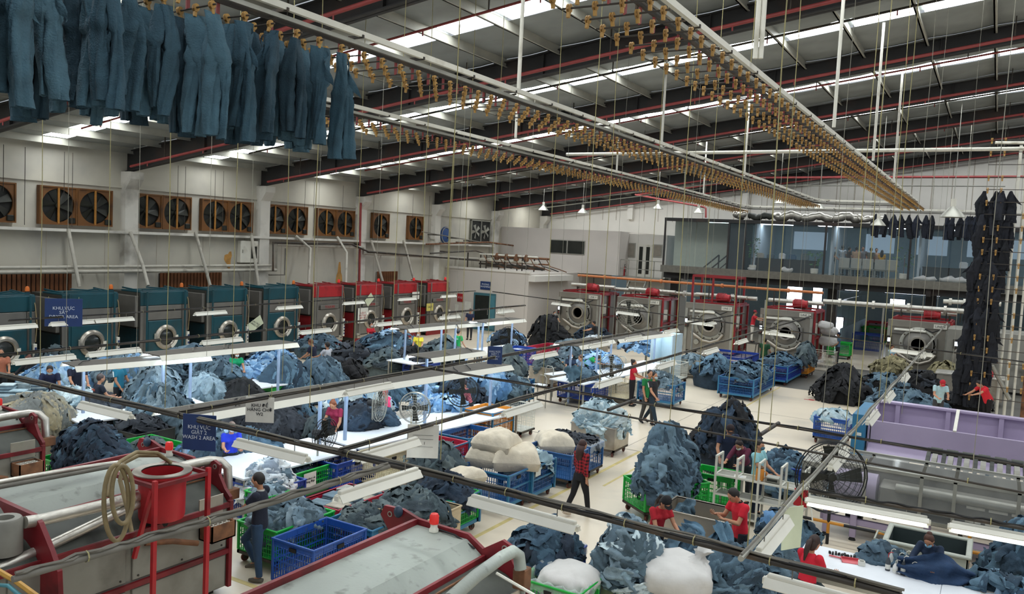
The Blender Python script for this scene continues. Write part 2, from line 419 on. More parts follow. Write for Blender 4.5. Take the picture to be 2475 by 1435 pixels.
MB().cyl((b.x-.5, YR-.1, .95), (b.x-.5, YR-.1, 1.3), .015, n=6).build('door_handle', m_steel, dr)
def wall_sign(px, py, Y, w, h, body, size, m, ink, label, name='wall_sign'):
    p = AY(px, py, Y); t = thing(name, label, 'sign', (p.x, Y, p.z))
    MB().box((0, -.02, 0), (w, .02, h), ch=.004).build('sign_board', m, t)
    if body: lettering(body, size, ink, t, (0, -.034, 0))
    return t
wall_sign(1174, 690, YR-.01, .75, .5, 'PHÒNG\nWASHING', .15, m_signblue, m_inkwhite, 'blue sign board above the teal door of the corner room')
wall_sign(1113, 719, YR-.01, .45, .5, 'P.12', .17, m_redbright, m_inkwhite, 'small red sign on the grey wall beside the teal door')
for i, (px, py, w, h) in enumerate(((1131, 742, .5, .7), (1104, 745, .25, .5), (1112, 765, .5, .5), (1212, 750, .5, .5))):
    wall_sign(px, py, YR-.01, w, h, None, 0, m_paper, None, ['white notice sheet beside the teal door frame', 'narrow grey notice below the small red sign', 'grey paper notice low on the wall by the last red dryer', 'framed notice on the wall right of the teal door'][i], 'notice')

# upper room behind it
YU = 48.0; ztop = AY(1350, 553, YU).z; x1 = AY(1497, 600, YU).x
wu = struct(MB().b2((XW, YU, zrm), (x1, YB, ztop)).build('wall_upper_room', m_wallbox))
a = AY(1331, 578, YU); b = AY(1413, 616, YU)
w1 = struct(MB().b2((a.x, YU-.05, b.z), (b.x, YU+.02, a.z)).build('window_1', m_steel))
for k in range(2):
    w = (b.x-a.x)/2; MB().b2((a.x+k*w+.05, YU-.07, b.z+.05), (a.x+(k+1)*w-.05, YU-.045, a.z-.05)).build('pane', m_glassdark, w1)
YV = 49.5; x2 = AY(1604, 600, YV).x+.2; zl = AY(1540, 668, YV).z
wv = struct(MB().b2((x1, YV, 0), (x2, YB, ztop-.1)).build('wall_landing', m_wallwhite))
for i, (p0, p1) in enumerate((((1506, 586), (1535, 622)), ((1580, 590), (1600, 622)))):
    a = AY(*p0, YV); b = AY(*p1, YV)
    w_ = struct(MB().b2((a.x, YV-.05, b.z), (b.x, YV+.02, a.z)).build('window_%d' % (i+2), m_steel))
    MB().b2((a.x+.06, YV-.07, b.z+.06), (b.x-.06, YV-.045, a.z-.06)).build('pane', mat('pane_brown', '#8f887c', rough=.2, var=.1), w_)
a = AY(1543, 590, YV); b = AY(1572, 666, YV)
d2 = struct(MB().b2((a.x, YV-.05, zl), (b.x, YV+.02, a.z)).build('door_2', m_white))
for k in range(2):
    w = (b.x-a.x)/2; MB().b2((a.x+k*w+.12, YV-.08, zl+.2), (a.x+(k+1)*w-.12, YV-.045, a.z-.15)).build('pane', m_glassdark, d2)
pl = thing('landing_platform', 'grey steel landing with handrails and stair outside the upper door', 'landing', (0, 0, 0))
xa, xb = AY(1497, 668, YV-1.2).x, AY(1600, 668, YV-1.2).x
MB().b2((xa, YV-1.2, zl-.12), (xb, YV, zl)).build('deck', m_steel, pl)
for k in range(6): x = xa+(xb-xa)*k/5; MB().bar((x, YV-1.18, zl), (x, YV-1.18, zl+1.05), .05).build('post', m_steel, pl)
for z in (.5, 1.05): MB().bar((xa, YV-1.18, zl+z), (xb, YV-1.18, zl+z), .05).build('handrail', m_steel, pl)
st = MB()
for k in range(12): st.b2((xb-2.1-.0, YV-1.5-k*.26, zl-.28-k*.33), (xb-1.0, YV-1.2-k*.26, zl-.24-k*.33))
st.build('stair_steps', m_steel, pl)
for dx in (-2.1, -1.0): MB().bar((xb+dx, YV-1.2, zl-.2), (xb+dx, YV-4.4, zl-4.1), .06, .2).build('stringer', m_steel, pl)
fe = thing('fire_extinguisher', 'red fire extinguisher standing on the steel landing', 'extinguisher', (AY(1506, 663, YV-.5).x, YV-.5, zl))
MB().lathe([(.0, 0), (.11, 0), (.12, .05), (.12, .5), (.07, .6), (.03, .63), (.03, .7)], 12).build('cylinder', m_redbright, fe, smooth=40)
MB().bar((0, 0, .7), (.12, 0, .74), .04).build('valve', m_black, fe); MB().tube([(.05, 0, .68), (.16, 0, .55), (.15, 0, .25)], .018, 6).build('hose', m_black, fe, smooth=40)
# ---------------------------------------------------------------- mezzanine office behind glass, and the open floor under it
YM = 48.0; XM0 = AY(1605, 580, YM).x; XM1 = 9.0; ZF, ZC = 4.45, 7.25
mz = struct(MB().b2((XM0, YM-.1, ZF-.32), (XM1, YB, ZF)).build('floor_mezzanine', m_steel))
MB().b2((XM0-.05, YM-.2, ZF-.4), (XM1, YM-.1, ZF+.02)).build('edge_beam', mat('mezz_edge', '#6d6a60', rough=.6, var=.15), mz)
MB().b2((XM0, YM+.2, ZF-.75), (XM1, YM+.4, ZF-.32)).build('under_beam', m_rafter, mz)
for k in range(6): x = XM0+1.5+k*4.4; MB().b2((x-.12, YM, ZF-.8), (x+.12, YB, ZF-.32)).build('cross_beam', m_rafter, mz)
mc = struct(MB().b2((XM0, YM-.1, ZC), (XM1, YB, ZC+.12)).build('ceiling_mezzanine', m_rafter))
for x in (-14.6, -11.5, -8.2, -4.8, -1.5):
    MB().b2((x-.9, YM+1.6, ZC-.05), (x+.9, YM+2.2, ZC-.01)).build('ceiling_light_panel', m_officelit, mc)
gw = thing('glass_front', 'glazed front of the mezzanine office with slim dark mullions', 'glass wall', (0, 0, 0))
mull = [XM0+.05]+[AY(px, 600, YM).x for px in (1760, 1800, 1994, 2200, 2400)]+[3.2, 6.2, XM1]
for x in mull: MB().b2((x-.05, YM-.08, ZF), (x+.05, YM+.02, ZC)).build('mullion', m_rafter, gw)
for a, b in zip(mull[:-1], mull[1:]):
    n = max(1, round((b-a)/2.2))
    for k in range(n): MB().b2((a+(b-a)*k/n+.03, YM-.04, ZF+.02), (a+(b-a)*(k+1)/n-.03, YM-.03, ZC-.02)).build('pane', m_glass, gw)
MB().b2((XM0, YM-.09, ZC-.08), (XM1, YM+.02, ZC)).build('head_rail', m_rafter, gw)
# inside walls
xw1 = AY(1755, 600, YM).x
iw = struct(MB().b2((XM0+.1, YM+1.6, ZF), (xw1, YM+1.75, ZC)).build('wall_lobby', mat('lobby_wall', '#bcc4b6', rough=.8, var=.04)))
struct(MB().b2((xw1, YM+.3, ZF), (AY(1798, 600, YM).x, YM+1.75, ZC)).build('wall_dark_pier', mat('pier_dark', '#33363a', rough=.6, var=.1)))
struct(MB().b2((XM0, YB-.5, ZF), (XM1, YB-.4, ZC)).build('wall_office_back', m_office))
for i, x in enumerate([AY(1815, 600, YM).x, AY(1992, 600, YM).x+.25, AY(2205, 600, YM).x+.3]):
    struct(MB().b2((x-.06, YM+.8, ZF), (x+.06, YB-.5, ZC)).build('wall_partition_%d' % (i+1), mat('office_partition', '#b9c6cd', rough=.8, var=.05)))
for i, (x0, x1) in enumerate(((-11.2, -9.2), (-7.0, -5.4), (-4.2, -2.6), (-1.6, 1.2))):
    struct(MB().b2((x0, YB-.52, ZF+1.4), (x1, YB-.5, ZC-.3)).build('window_%d' % (i+10), m_officewin))
# stair inside the lobby
stt = thing('lobby_handrail', 'dark sloping stair handrail inside the glazed lobby', 'handrail', (0, 0, 0))
for o_ in (0, .7):
    p0 = AY(1690+o_*30, 655, YM+.6); p1 = AY(1738+o_*30, 616, YM+.6)
    MB().bar(p0, p1, .07).build('rail', m_rafter, stt); MB().bar(p1, (p1.x, p1.y, ZF), .07).build('post', m_rafter, stt)
    MB().bar(p0-Vector((0, 0, .45)), p1-Vector((0, 0, .45)), .05).build('rail', m_rafter, stt)
# desks, chairs, plants
def desk(px, w, label, extra=True):
    p = AY(px, 640, YM+1.0); t = thing('office_desk', label, 'desk', (p.x, YM+1.3, ZF))
    MB().b2((-w/2, -.35, .70), (w/2, .35, .75)).build('desk_top', m_rafter, t)
    MB().b2((-w/2+.03, -.33, 0), (w/2-.03, -.30, .7)).build('modesty_panel', m_rafter, t)
    for s in (-1, 1): MB().b2((s*(w/2-.05)-.025, -.3, 0), (s*(w/2-.05)+.025, .33, .7)).build('side_panel', m_rafter, t)
    return t
desk(1864, 2.3, 'long dark office desk with papers behind the glass'); desk(1942, 1.5, 'short dark office desk beside the potted plant'); desk(2285, 2.2, 'dark office desk behind the hanging dark jeans'); desk(2372, 1.3, 'dark office desk near the hanging tower of jeans')
for i, (px, w, h, c) in enumerate(((1835, .5, .3, '#b9b4a8'), (1862, .4, .25, '#50606c'), (1890, .35, .35, '#c9cfd2'), (1915, .4, .3, '#3d5c78'), (1945, .45, .4, '#5a666b'), (2330, .4, .35, '#cfd6d9'), (2365, .45, .3, '#8fa5ad'))):
    x = AY(px, 630, YM+1.3).x
    tag(MB().b2((-w/2, -.12, 0), (w/2, .12, h*.85), .02).b2((-w/2+.03, -.1, h*.85), (w/2-.06, .1, h), .01).build('desk_box', m_paint, None, color=srgb(c), loc=(x, YM+1.3, ZF+.752)),
        ['cream document box on the office desk', 'slate grey file stack on the office desk', 'pale grey desktop printer on the office desk', 'blue file box on the office desk', 'dark grey monitor box on the office desk', 'white parcel on the office desk behind the dark jeans', 'blue grey paper stack on the office desk'][i], 'box')
xs = [AY(px, 640, YM+.5).x for px in (2041, 2070, 2098, 2128, 2157)]
for i, x in enumerate(xs):
    t = thing('waiting_chair', 'grey upholstered waiting chair in the row behind the office glass', 'chair', (x, YM+.62, ZF), PI, 'waiting chairs behind the glass')
    mg = mat('chair_grey', '#9a9c94', rough=.7, var=.06)
    MB().box((0, 0, .42), (.56, .5, .1), ch=.03).build('seat', mg, t); MB().box((0, .25, .72), (.56, .09, .58), ch=.03).build('backrest', mg, t)
    for a in (-.26, .26):
        for b in (-.2, .2): MB().cyl((a, b, 0), (a, b, .38), .018, n=6).build('leg', m_steel, t)
def plant(px, Y, z0, h, label, wide=.5):
    p = AY(px, 600, Y); t = thing('potted_plant', label, 'plant', (p.x, Y, z0))
    MB().lathe([(.14, 0), (.2, .05), (.22, .3), (.19, .32), (.17, .28)], 12).build('pot', m_white, t, smooth=40)
    MB().tube([(0, 0, .25), (.02, 0, h*.5), (0, .02, h*.8)], .015, 5).build('stem', m_rusty, t)
    mb = MB()
    for k in range(46):
        a = random.uniform(0, 6.28); r = random.uniform(.05, wide*.6); z = random.uniform(.4, 1)*h; l = random.uniform(.14, .26)
        c = Vector((r*math.cos(a), r*math.sin(a), z)); o_ = Vector((math.cos(a), math.sin(a), random.uniform(-.5, .7))).normalized(); s_ = o_.orthogonal().normalized()*.045
        mb.add([c, c+o_*l*.5+s_, c+o_*l+Vector((0, 0, -.03)), c+o_*l*.5-s_], [(0, 1, 2, 3)])
    f = mb.build('foliage', m_leaf, t); stuff(f)
plant(1972, YM+.5, ZF, 1.25, 'leafy green plant in a white pot at the left end of the waiting chairs')
plant(2188, YM+.6, ZF, 1.65, 'tall olive green plant at the other end of the waiting chairs', .7)
plant(1822, YM+.5, ZF, 1.9, 'hanging green plant by the dark pier in the office', .4)
for i, (px, py, w, h) in enumerate(((1902, 649, .7, .3), (2240, 668, 1.2, .25), (2308, 672, 1.5, .3), (1815, 652, .5, .18))):
    p = AY(px, py, YM+.3)
    lab = ['crumpled white cloth bundle on the mezzanine edge below the desks', 'cream cloth bundle lying on the mezzanine edge', 'white paper roll lying on the mezzanine edge', 'small pale box lying on the mezzanine edge'][i]
    mb = MB(); mb.sphere((0, 0, h/2), (w/2, .18, h/2), 14, 8)
    mb.v = [(x*(1+.18*math.sin(9*x+5*y)), y*(1+.2*math.sin(13*x)), max(0, z*(1+.25*math.sin(11*x+4)))) for x, y, z in mb.v]
    tag(mb.build('cloth_bundle', m_sackw, None, smooth=180, loc=(p.x, YM+.27, ZF)), lab, 'cloth bundle')
# foil-wrapped ducts and dusty bundles lying on the mezzanine roof
for i, (px, w, h) in enumerate(((1788, .8, .45), (1835, 1.5, .4), (1903, 1.6, .55), (1975, 1.7, .5), (2050, 1.5, .55), (2112, 1.1, .4))):
    x = AY(px, 525, YM+.8).x; mb = MB(); n = 16; pts = []; rs = []
    for k in range(n):
        f = k/(n-1); pts.append(((f-.5)*w, .2*math.sin(f*5+i), h/2*(1+.3*math.sin(f*9+i)))); rs.append(h/2*(.75+.25*abs(math.sin(f*14+i)))*(1 if 0 < k < n-1 else .6))
    mb.tube(pts, rs, 10)
    lo = min(v[2] for v in mb.v); mb.v = [(a, b, c-lo) for a, b, c in mb.v]
    tag(mb.build('foil_duct', m_silver if i != 1 else m_drumdark, None, smooth=60, loc=(x, YM+.9, ZC+.125)),
        ['dusty dark duct bundle at the lobby end of the mezzanine roof', 'black sheet bundle on the mezzanine roof', 'wrinkled silver duct on the mezzanine roof beside the black bundle', 'long wrinkled silver duct on the mezzanine roof', 'silver foil bundle on the mezzanine roof near the hanging jeans', 'short silver duct on the mezzanine roof under the hanging jeans'][i], 'duct')
# rear hall under the mezzanine
YH = 62.0
rear = struct(MB().b2((-30, YH, 0), (XE, YH+.2, 4.4)).build('wall_rear', m_office))
struct(MB().b2((XM0, YB, 4.3), (XE, YH, 4.5)).build('ceiling_rear', m_rafter))
for i, (p0, p1) in enumerate((((1904, 692), (1935, 757)), ((1966, 695), (1983, 765)), ((2021, 688), (2076, 703)), ((2140, 692), (2272, 716)), ((2152, 722), (2186, 748)), ((2247, 722), (2256, 790)), ((2012, 765), (2035, 815)))):
    a = AY(*p0, YH-.05); b = AY(*p1, YH-.05)
    w_ = struct(MB().b2((a.x, YH-.05, b.z), (b.x, YH-.01, a.z)).build('window_%d' % (i+20), m_daylight))
    MB().b2((a.x-.06, YH-.07, b.z-.06), (a.x, YH-.02, a.z+.06)).b2((b.x, YH-.07, b.z-.06), (b.x+.06, YH-.02, a.z+.06)).b2((a.x, YH-.07, b.z-.06), (b.x, YH-.02, b.z)).b2((a.x, YH-.07, a.z), (b.x, YH-.02, a.z+.06)).build('window_frame', m_rafter, w_)
xc = AY(2010, 780, 50).x
for x in (xc, XM0+.3, -3.0, 4.0):
    struct(MB().b2((x-.25, 49.5, 0), (x+.25, 50, ZF-.3)).build('wall_post', m_rafter))
cw = struct(MB().b2((AY(2050, 780, 54).x, 51, 0), (AY(2050, 780, 54).x+.1, 61.5, 1.3)).build('wall_corridor', m_office))
for k in range(4):
    MB().b2((cw.bound_box[0][0], 51.3+k*2.5, 1.32), (cw.bound_box[0][0]+.06, 53.5+k*2.5, 3.0)).build('corridor_window', m_glass, cw)
tl = [('1875', 'bright tube lamp under the mezzanine near the wide rear window', 1873, 1935, 679, 681), ('b', 'bright tube lamp under the mezzanine beside the jeans tower', 2342, 2410, 708, 714)]
for _, lab, x0, x1_, y0, y1_ in tl:
    a = AY(x0, y0, 49.2); b = AY(x1_, y1_, 49.2)
    t = thing('tube_lamp', lab, 'lamp', (a.x, a.y, a.z)); MB().b2((0, -.06, .03), (b.x-a.x, .06, .1)).build('housing', m_white, t); MB().cyl((.05, 0, 0), (b.x-a.x-.05, 0, 0), .03, n=8).build('tube', m_tube, t)
    for f in (.2, .8): MB().cyl(((b.x-a.x)*f, 0, .1), ((b.x-a.x)*f, 0, ZF-.75-a.z), .01, n=5).build('hanger_rod', m_steel, t)
# ---------------------------------------------------------------- people
def remesh(mb, vox, it=3):
    me = mb.mesh('tmp'); o = bpy.data.objects.new('tmp', me); scene.collection.objects.link(o)
    m = o.modifiers.new('r', 'REMESH'); m.mode = 'VOXEL'; m.voxel_size = vox
    s = o.modifiers.new('s', 'SMOOTH'); s.iterations = it; s.factor = .5
    dg = bpy.context.evaluated_depsgraph_get(); r = bpy.data.meshes.new_from_object(o.evaluated_get(dg))
    bpy.data.objects.remove(o); bpy.data.meshes.remove(me)
    r.polygons.foreach_set('use_smooth', [True]*len(r.polygons)); return r
def capsule(mb, p, q, r, r2=None, n=10):
    r2 = r if r2 is None else r2; mb.tube([p, q], [r, r2], n); mb.sphere(p, r, n, 6); mb.sphere(q, r2, n, 6)
def hand(mb, wrist, d, side, s, curl):
    d = d.normalized(); x = Vector((1, 0, 0)); n = d.cross(x); n = n.normalized() if n.length > .1 else Vector((0, -1, 0)); a = n.cross(d).normalized()
    c = wrist+d*.045*s
    pts = [wrist, wrist+d*.03*s, wrist+d*.07*s, wrist+d*.095*s]
    mb.tube(pts, [.024*s, .034*s, .038*s, .034*s], 10, sq=.5)
    for i, (o, L) in enumerate(((-.030, .068), (-.010, .080), (.011, .075), (.031, .058))):
        b = wrist+d*.088*s+a*o*s; k = curl*(.5+.1*i); d1 = (d*math.cos(k)+n*math.sin(k)); d2 = (d*math.cos(2*k)+n*math.sin(2*k)); d3 = d*math.cos(2.8*k)+n*math.sin(2.8*k)
        p1 = b+d1*L*.45*s; p2 = p1+d2*L*.33*s; mb.tube([b, p1, p2, p2+d3*L*.28*s], [.0092*s, .0088*s, .008*s, .006*s], 6)
    t0 = wrist+d*.03*s-a*side*.026*s; t1 = t0+(d*.6-a*side*.75+n*.3).normalized()*.04*s; mb.tube([t0, t1, t1+(d*.9-a*side*.25+n*.4).normalized()*.032*s], [.013*s, .011*s, .008*s], 6)
def person(label, head, H=1.62, rz=0.0, lean=0.0, hp=0.0, arms=((.3, .1, .6), (.3, .1, .6)), legs=((0, 0), (0, 0)), shirt='#30343c', trousers='#23262c', hair='#1d1613', style='short', mask=None, cap=None, base=None, female=False, sleeve=.6, vox=.021, shoes='#1c1c1e', pattern=None, stripe=None, back=None, z0=0.0, nofeet=False, curl=.5, collar=None):
    s = H/1.7; V_ = lambda x, y, z: Vector((x, y, z))*s
    U = Vector((0, -math.sin(lean), math.cos(lean))); pel = V_(0, 0, .93); hipdrop = 0
    if any(k > .5 for _, k in legs): pass
    fat = .93 if female else 1.0; sh = .165 if female else .185
    chest = pel+U*.36*s; neck = pel+U*.50*s; a2 = lean+hp; U2 = Vector((0, -math.sin(a2), math.cos(a2))); F2 = Vector((0, -math.cos(a2), -math.sin(a2)))
    hc = neck+U2*.165*s+F2*.02*s
    body, top, low = MB(), MB(), MB()
    # torso
    tp = [pel-U*.06*s, pel+U*.06*s, pel+U*.16*s, chest, pel+U*.44*s, pel+U*.49*s]
    body.tube(tp, [r*s for r in (.085, .09, .08, .092, .08, .05)], 14, sq=1.5)
    top.tube([pel-U*.10*s, pel+U*.02*s, pel+U*.16*s, chest, pel+U*.44*s, pel+U*.50*s], [r*s*fat for r in (.122, .122, .108, .118, .10, .062)], 16, sq=1.42)
    low.tube([pel-U*.12*s, pel-U*.0*s, pel+U*.08*s], [r*s for r in (.115, .118, .108)], 14, sq=1.42)
    if female: 
        for e in (-1, 1): top.sphere(chest+Vector((e*.07*s, 0, 0))+Vector((0, -math.cos(lean), -math.sin(lean)))*.085*s, .062*s, 10, 6)
    capsule(body, neck-U*.03*s, neck+U2*.08*s, .05*s, .046*s)
    # head with face relief
    hr = (.078*s, .096*s, .115*s)
    hb = MB(); hb.sphere((0, 0, 0), hr, 18, 14); hb.sphere((0, -.035*s, -.06*s), (.052*s, .055*s, .055*s), 12, 8)
    hb.tube([(0, -.088*s, .01*s), (0, -.108*s, -.022*s), (0, -.096*s, -.03*s)], [.009*s, .014*s, .011*s], 8)
    for e in (-1, 1): hb.sphere((e*.079*s, .008*s, -.01*s), (.012*s, .02*s, .03*s), 8, 6)
    hb.sphere((0, -.088*s, -.062*s), (.024*s, .012*s, .009*s), 8, 6)
    rotm = Matrix.Rotation(a2, 4, 'X')
    body.M = Matrix.Translation(hc) @ rotm; body.add(hb.v, hb.f); body.M = None
    hands = []
    for i, e in enumerate((-1, 1)):
        sp, ab, el = arms[i][:3]; inw = arms[i][3] if len(arms[i]) > 3 else .12
        S = pel+U*.455*s+Vector((e*sh*s, 0, 0)); d1 = Vector((e*math.sin(ab), -math.sin(sp)*math.cos(ab), -math.cos(sp)*math.cos(ab)))
        E = S+d1*.285*s; t2 = sp+el; d2 = Vector((-e*inw, -math.sin(t2), -math.cos(t2))).normalized(); Wr = E+d2*.245*s
        body.sphere(S, .058*s, 10, 6); capsule(body, S, E, .048*s, .038*s); body.tube([E, E.lerp(Wr, .3), Wr], [.040*s, .040*s, .026*s], 10); body.sphere(E, .040*s, 10, 6)
        top.sphere(S, .075*s*fat, 10, 6); Se = S.lerp(E, sleeve) if sleeve <= 1 else E
        top.tube([S, Se], [.072*s*fat, .062*s*fat], 12); 
        if sleeve > 1: top.tube([E, E.lerp(Wr, min(.98, sleeve-1))], [.056*s, .042*s], 10); top.sphere(E, .056*s, 10, 6)
        hands.append((Wr, d2, e))
    feet = []
    for i, e in enumerate((-1, 1)):
        f, k = legs[i]; hj = pel+Vector((e*.088*s, 0, -.04*s)); d1 = Vector((e*.03, -math.sin(f), -math.cos(f))); K = hj+d1*.42*s
        d2 = Vector((0, -math.sin(f-k), -math.cos(f-k))); A = K+d2*.40*s
        capsule(body, hj, K, .066*s, .045*s); capsule(body, K, A, .045*s, .03*s)
        low.tube([hj+Vector((0, 0, .03*s)), hj.lerp(K, .5), K, K.lerp(A, .4), K.lerp(A, 1.0)], [r*s for r in (.100, .088, .066, .062, .052)], 12); low.sphere(K, .066*s, 10, 6)
        fd = Vector((0, -math.cos(min(0, f-k)*.6), math.sin((f-k)*.6))); feet.append((A, fd))
        capsule(body, A, A+fd*.1*s+Vector((0, 0, -.045*s)), .03*s, .028*s, 8)
    # place: head top meets the photo
    t = thing('person', label, 'person', (0, 0, 0), rz)
    bm_ = remesh(body, vox*.9, 2); hm = MB()
    for Wr, d2, e in hands: hand(hm, Wr-d2*.012*s, d2, e, s*1.02, curl)
    bmm = bmesh.new(); bmm.from_mesh(bm_); hme = hm.mesh('h', 60); bmm.from_mesh(hme); bmm.to_mesh(bm_); bmm.free(); bpy.data.meshes.remove(hme)
    bm_.polygons.foreach_set('use_smooth', [True]*len(bm_.polygons)); bm_.materials.append(m_skin); obj('body', bm_, t)
    sm = remesh(top, vox, 3); sm.materials.append(pattern or m_fabric); so = obj('shirt', sm, t, srgb(shirt))
    lm = remesh(low, vox, 3); lm.materials.append(m_fabric); obj('trousers', lm, t, srgb(trousers))
    for A, fd in feet:
        if nofeet: break
        mb = MB(); base_ = A+Vector((0, 0, -.05*s)); mb.tube([base_-fd*.06*s, base_, base_+fd*.08*s, base_+fd*.17*s], [.035*s, .048*s, .046*s, .028*s], 10, sq=.85); mb.build('shoe', m_fabric, t, smooth=60, color=srgb(shoes))
    # hair
    hb = MB(); lf = Vector((0, 0, 0))
    hb.sphere((0, .022*s, .022*s), (.087*s, .098*s, .112*s), 16, 12)
    if style in ('long', 'pony'): hb.sphere((0, .05*s, -.03*s), (.083*s, .07*s, .11*s), 14, 10)
    if style == 'long': hb.tube([(0, .06*s, 0), (0, .09*s, -.14*s), (0, .085*s, -.28*s), (0, .07*s, -.40*s)], [.08*s, .085*s, .075*s, .03*s], 12, sq=1.25)
    if style == 'pony': hb.tube([(0, .10*s, .03*s), (0, .15*s, -.02*s), (0, .15*s, -.16*s), (0, .13*s, -.32*s)], [.03*s, .045*s, .042*s, .012*s], 10)
    if style == 'bun': hb.sphere((0, .085*s, .09*s), .05*s, 12, 8); hb.sphere((0, .05*s, -.02*s), (.083*s, .06*s, .1*s), 14, 10)
    MT = Matrix.Translation(hc) @ rotm
    hb.v = [tuple(MT @ Vector((x, y, z))) for x, y, z in hb.v]
    if style != 'bald': hb.build('hair', m_hair, t, smooth=180, color=srgb(hair))
    def onhead(mb, nm, m, color=None, smooth=60): mb.v = [tuple(MT @ Vector(v)) for v in mb.v]; return mb.build(nm, m, t, smooth=smooth, color=color)
    if vox < .022:
        for e in (-1, 1): onhead(MB().sphere((e*.031*s, -.086*s, .012*s), (.013*s, .008*s, .006*s), 8, 6), 'eye', m_dark)
    if mask: onhead(MB().sphere((0, -.062*s, -.048*s), (.060*s, .056*s, .05*s), 14, 10), 'face_mask', m_fabric, srgb(mask))
    if cap:
        c_ = MB(); c_.lathe([(.093*s, 0), (.092*s, .04*s), (.07*s, .085*s), (.03*s, .105*s), (0, .108*s)], 16, (0, .012*s, .035*s))
        onhead(c_, 'cap', m_fabric, srgb(cap)); vis = MB()
        vis.add([(.085*s*math.sin(a), -.06*s-.10*s*math.cos(a)*r, .035*s-.012*s*r) for r in (0, 1) for a in [-1.2+.3*k for k in range(9)]], [(k, k+1, 10+k, 9+k) for k in range(8)]); onhead(vis, 'cap_visor', m_fabric, srgb(cap))
    if stripe:
        for i, (Wr, d2, e) in enumerate(hands):
            sp, ab, el = arms[i][:3]; S = pel+U*.455*s+Vector((e*sh*s, 0, 0)); d1 = Vector((e*math.sin(ab), -math.sin(sp)*math.cos(ab), -math.cos(sp)*math.cos(ab)))
            o_ = Vector((e*.072*s, 0, .01*s)); MB().tube([S+o_, S+o_+d1*.16*s], [.018*s, .016*s], 6).build('sleeve_stripe', m_fabric, t, color=srgb(stripe))
    if collar: MB().lathe([(.062*s, 0), (.056*s, .035*s), (.06*s, .03*s)], 12, tuple(neck-U*.01*s), cap=False).build('collar', m_fabric, t, color=srgb(collar), smooth=60)
    if back:
        o = lettering(back[0], back[1], back[2], t, pel+U*.36*s+Vector((0, .128*s, 0)), PI)
    # position
    ht = hc+U2*.12*s; c_, s_ = math.cos(rz), math.sin(rz); off = Vector((ht.x*c_-ht.y*s_, ht.x*s_+ht.y*c_, 0))
    low_z = min(min((A.z-.09*s) for A, _ in feet), 0.0); zoff = z0-min(A.z-.095*s for A, _ in feet)
    if base: p = Vector((base[0], base[1], 0))-Vector((0, 0, 0))
    else: p = G(head[0], head[1], ht.z+zoff)-off
    t.location = (p.x, p.y, zoff); return t
m_plaid = None
def plaid_mat():
    m = mat('plaid_flannel', '#9c2630', rough=.9, var=.05); nt = m.node_tree; L = nt.links; b = nt.nodes['Principled BSDF']
    tc = nt.nodes.new('ShaderNodeTexCoord'); sx = nt.nodes.new('ShaderNodeSeparateXYZ'); L.new(tc.outputs['Object'], sx.inputs[0]); fac = None
    for ax in ('X', 'Z'):
        a = nt.nodes.new('ShaderNodeMath'); a.operation = 'MULTIPLY'; a.inputs[1].default_value = 15.0; L.new(sx.outputs[ax], a.inputs[0])
        f = nt.nodes.new('ShaderNodeMath'); f.operation = 'FRACT'; L.new(a.outputs[0], f.inputs[0])
        g = nt.nodes.new('ShaderNodeMath'); g.operation = 'GREATER_THAN'; g.inputs[1].default_value = .5; L.new(f.outputs[0], g.inputs[0])
        if fac is None: fac = g.outputs[0]
        else:
            s_ = nt.nodes.new('ShaderNodeMath'); s_.operation = 'ADD'; L.new(fac, s_.inputs[0]); L.new(g.outputs[0], s_.inputs[1]); fac = s_.outputs[0]
    d_ = nt.nodes.new('ShaderNodeMath'); d_.operation = 'MULTIPLY'; d_.inputs[1].default_value = .48; L.new(fac, d_.inputs[0])
    L.new(_mix(nt, (*srgb('#a8222d'), 1), (*srgb('#17090c'), 1), d_.outputs[0]), b.inputs['Base Color']); return m
m_plaid = plaid_mat()
W = dict
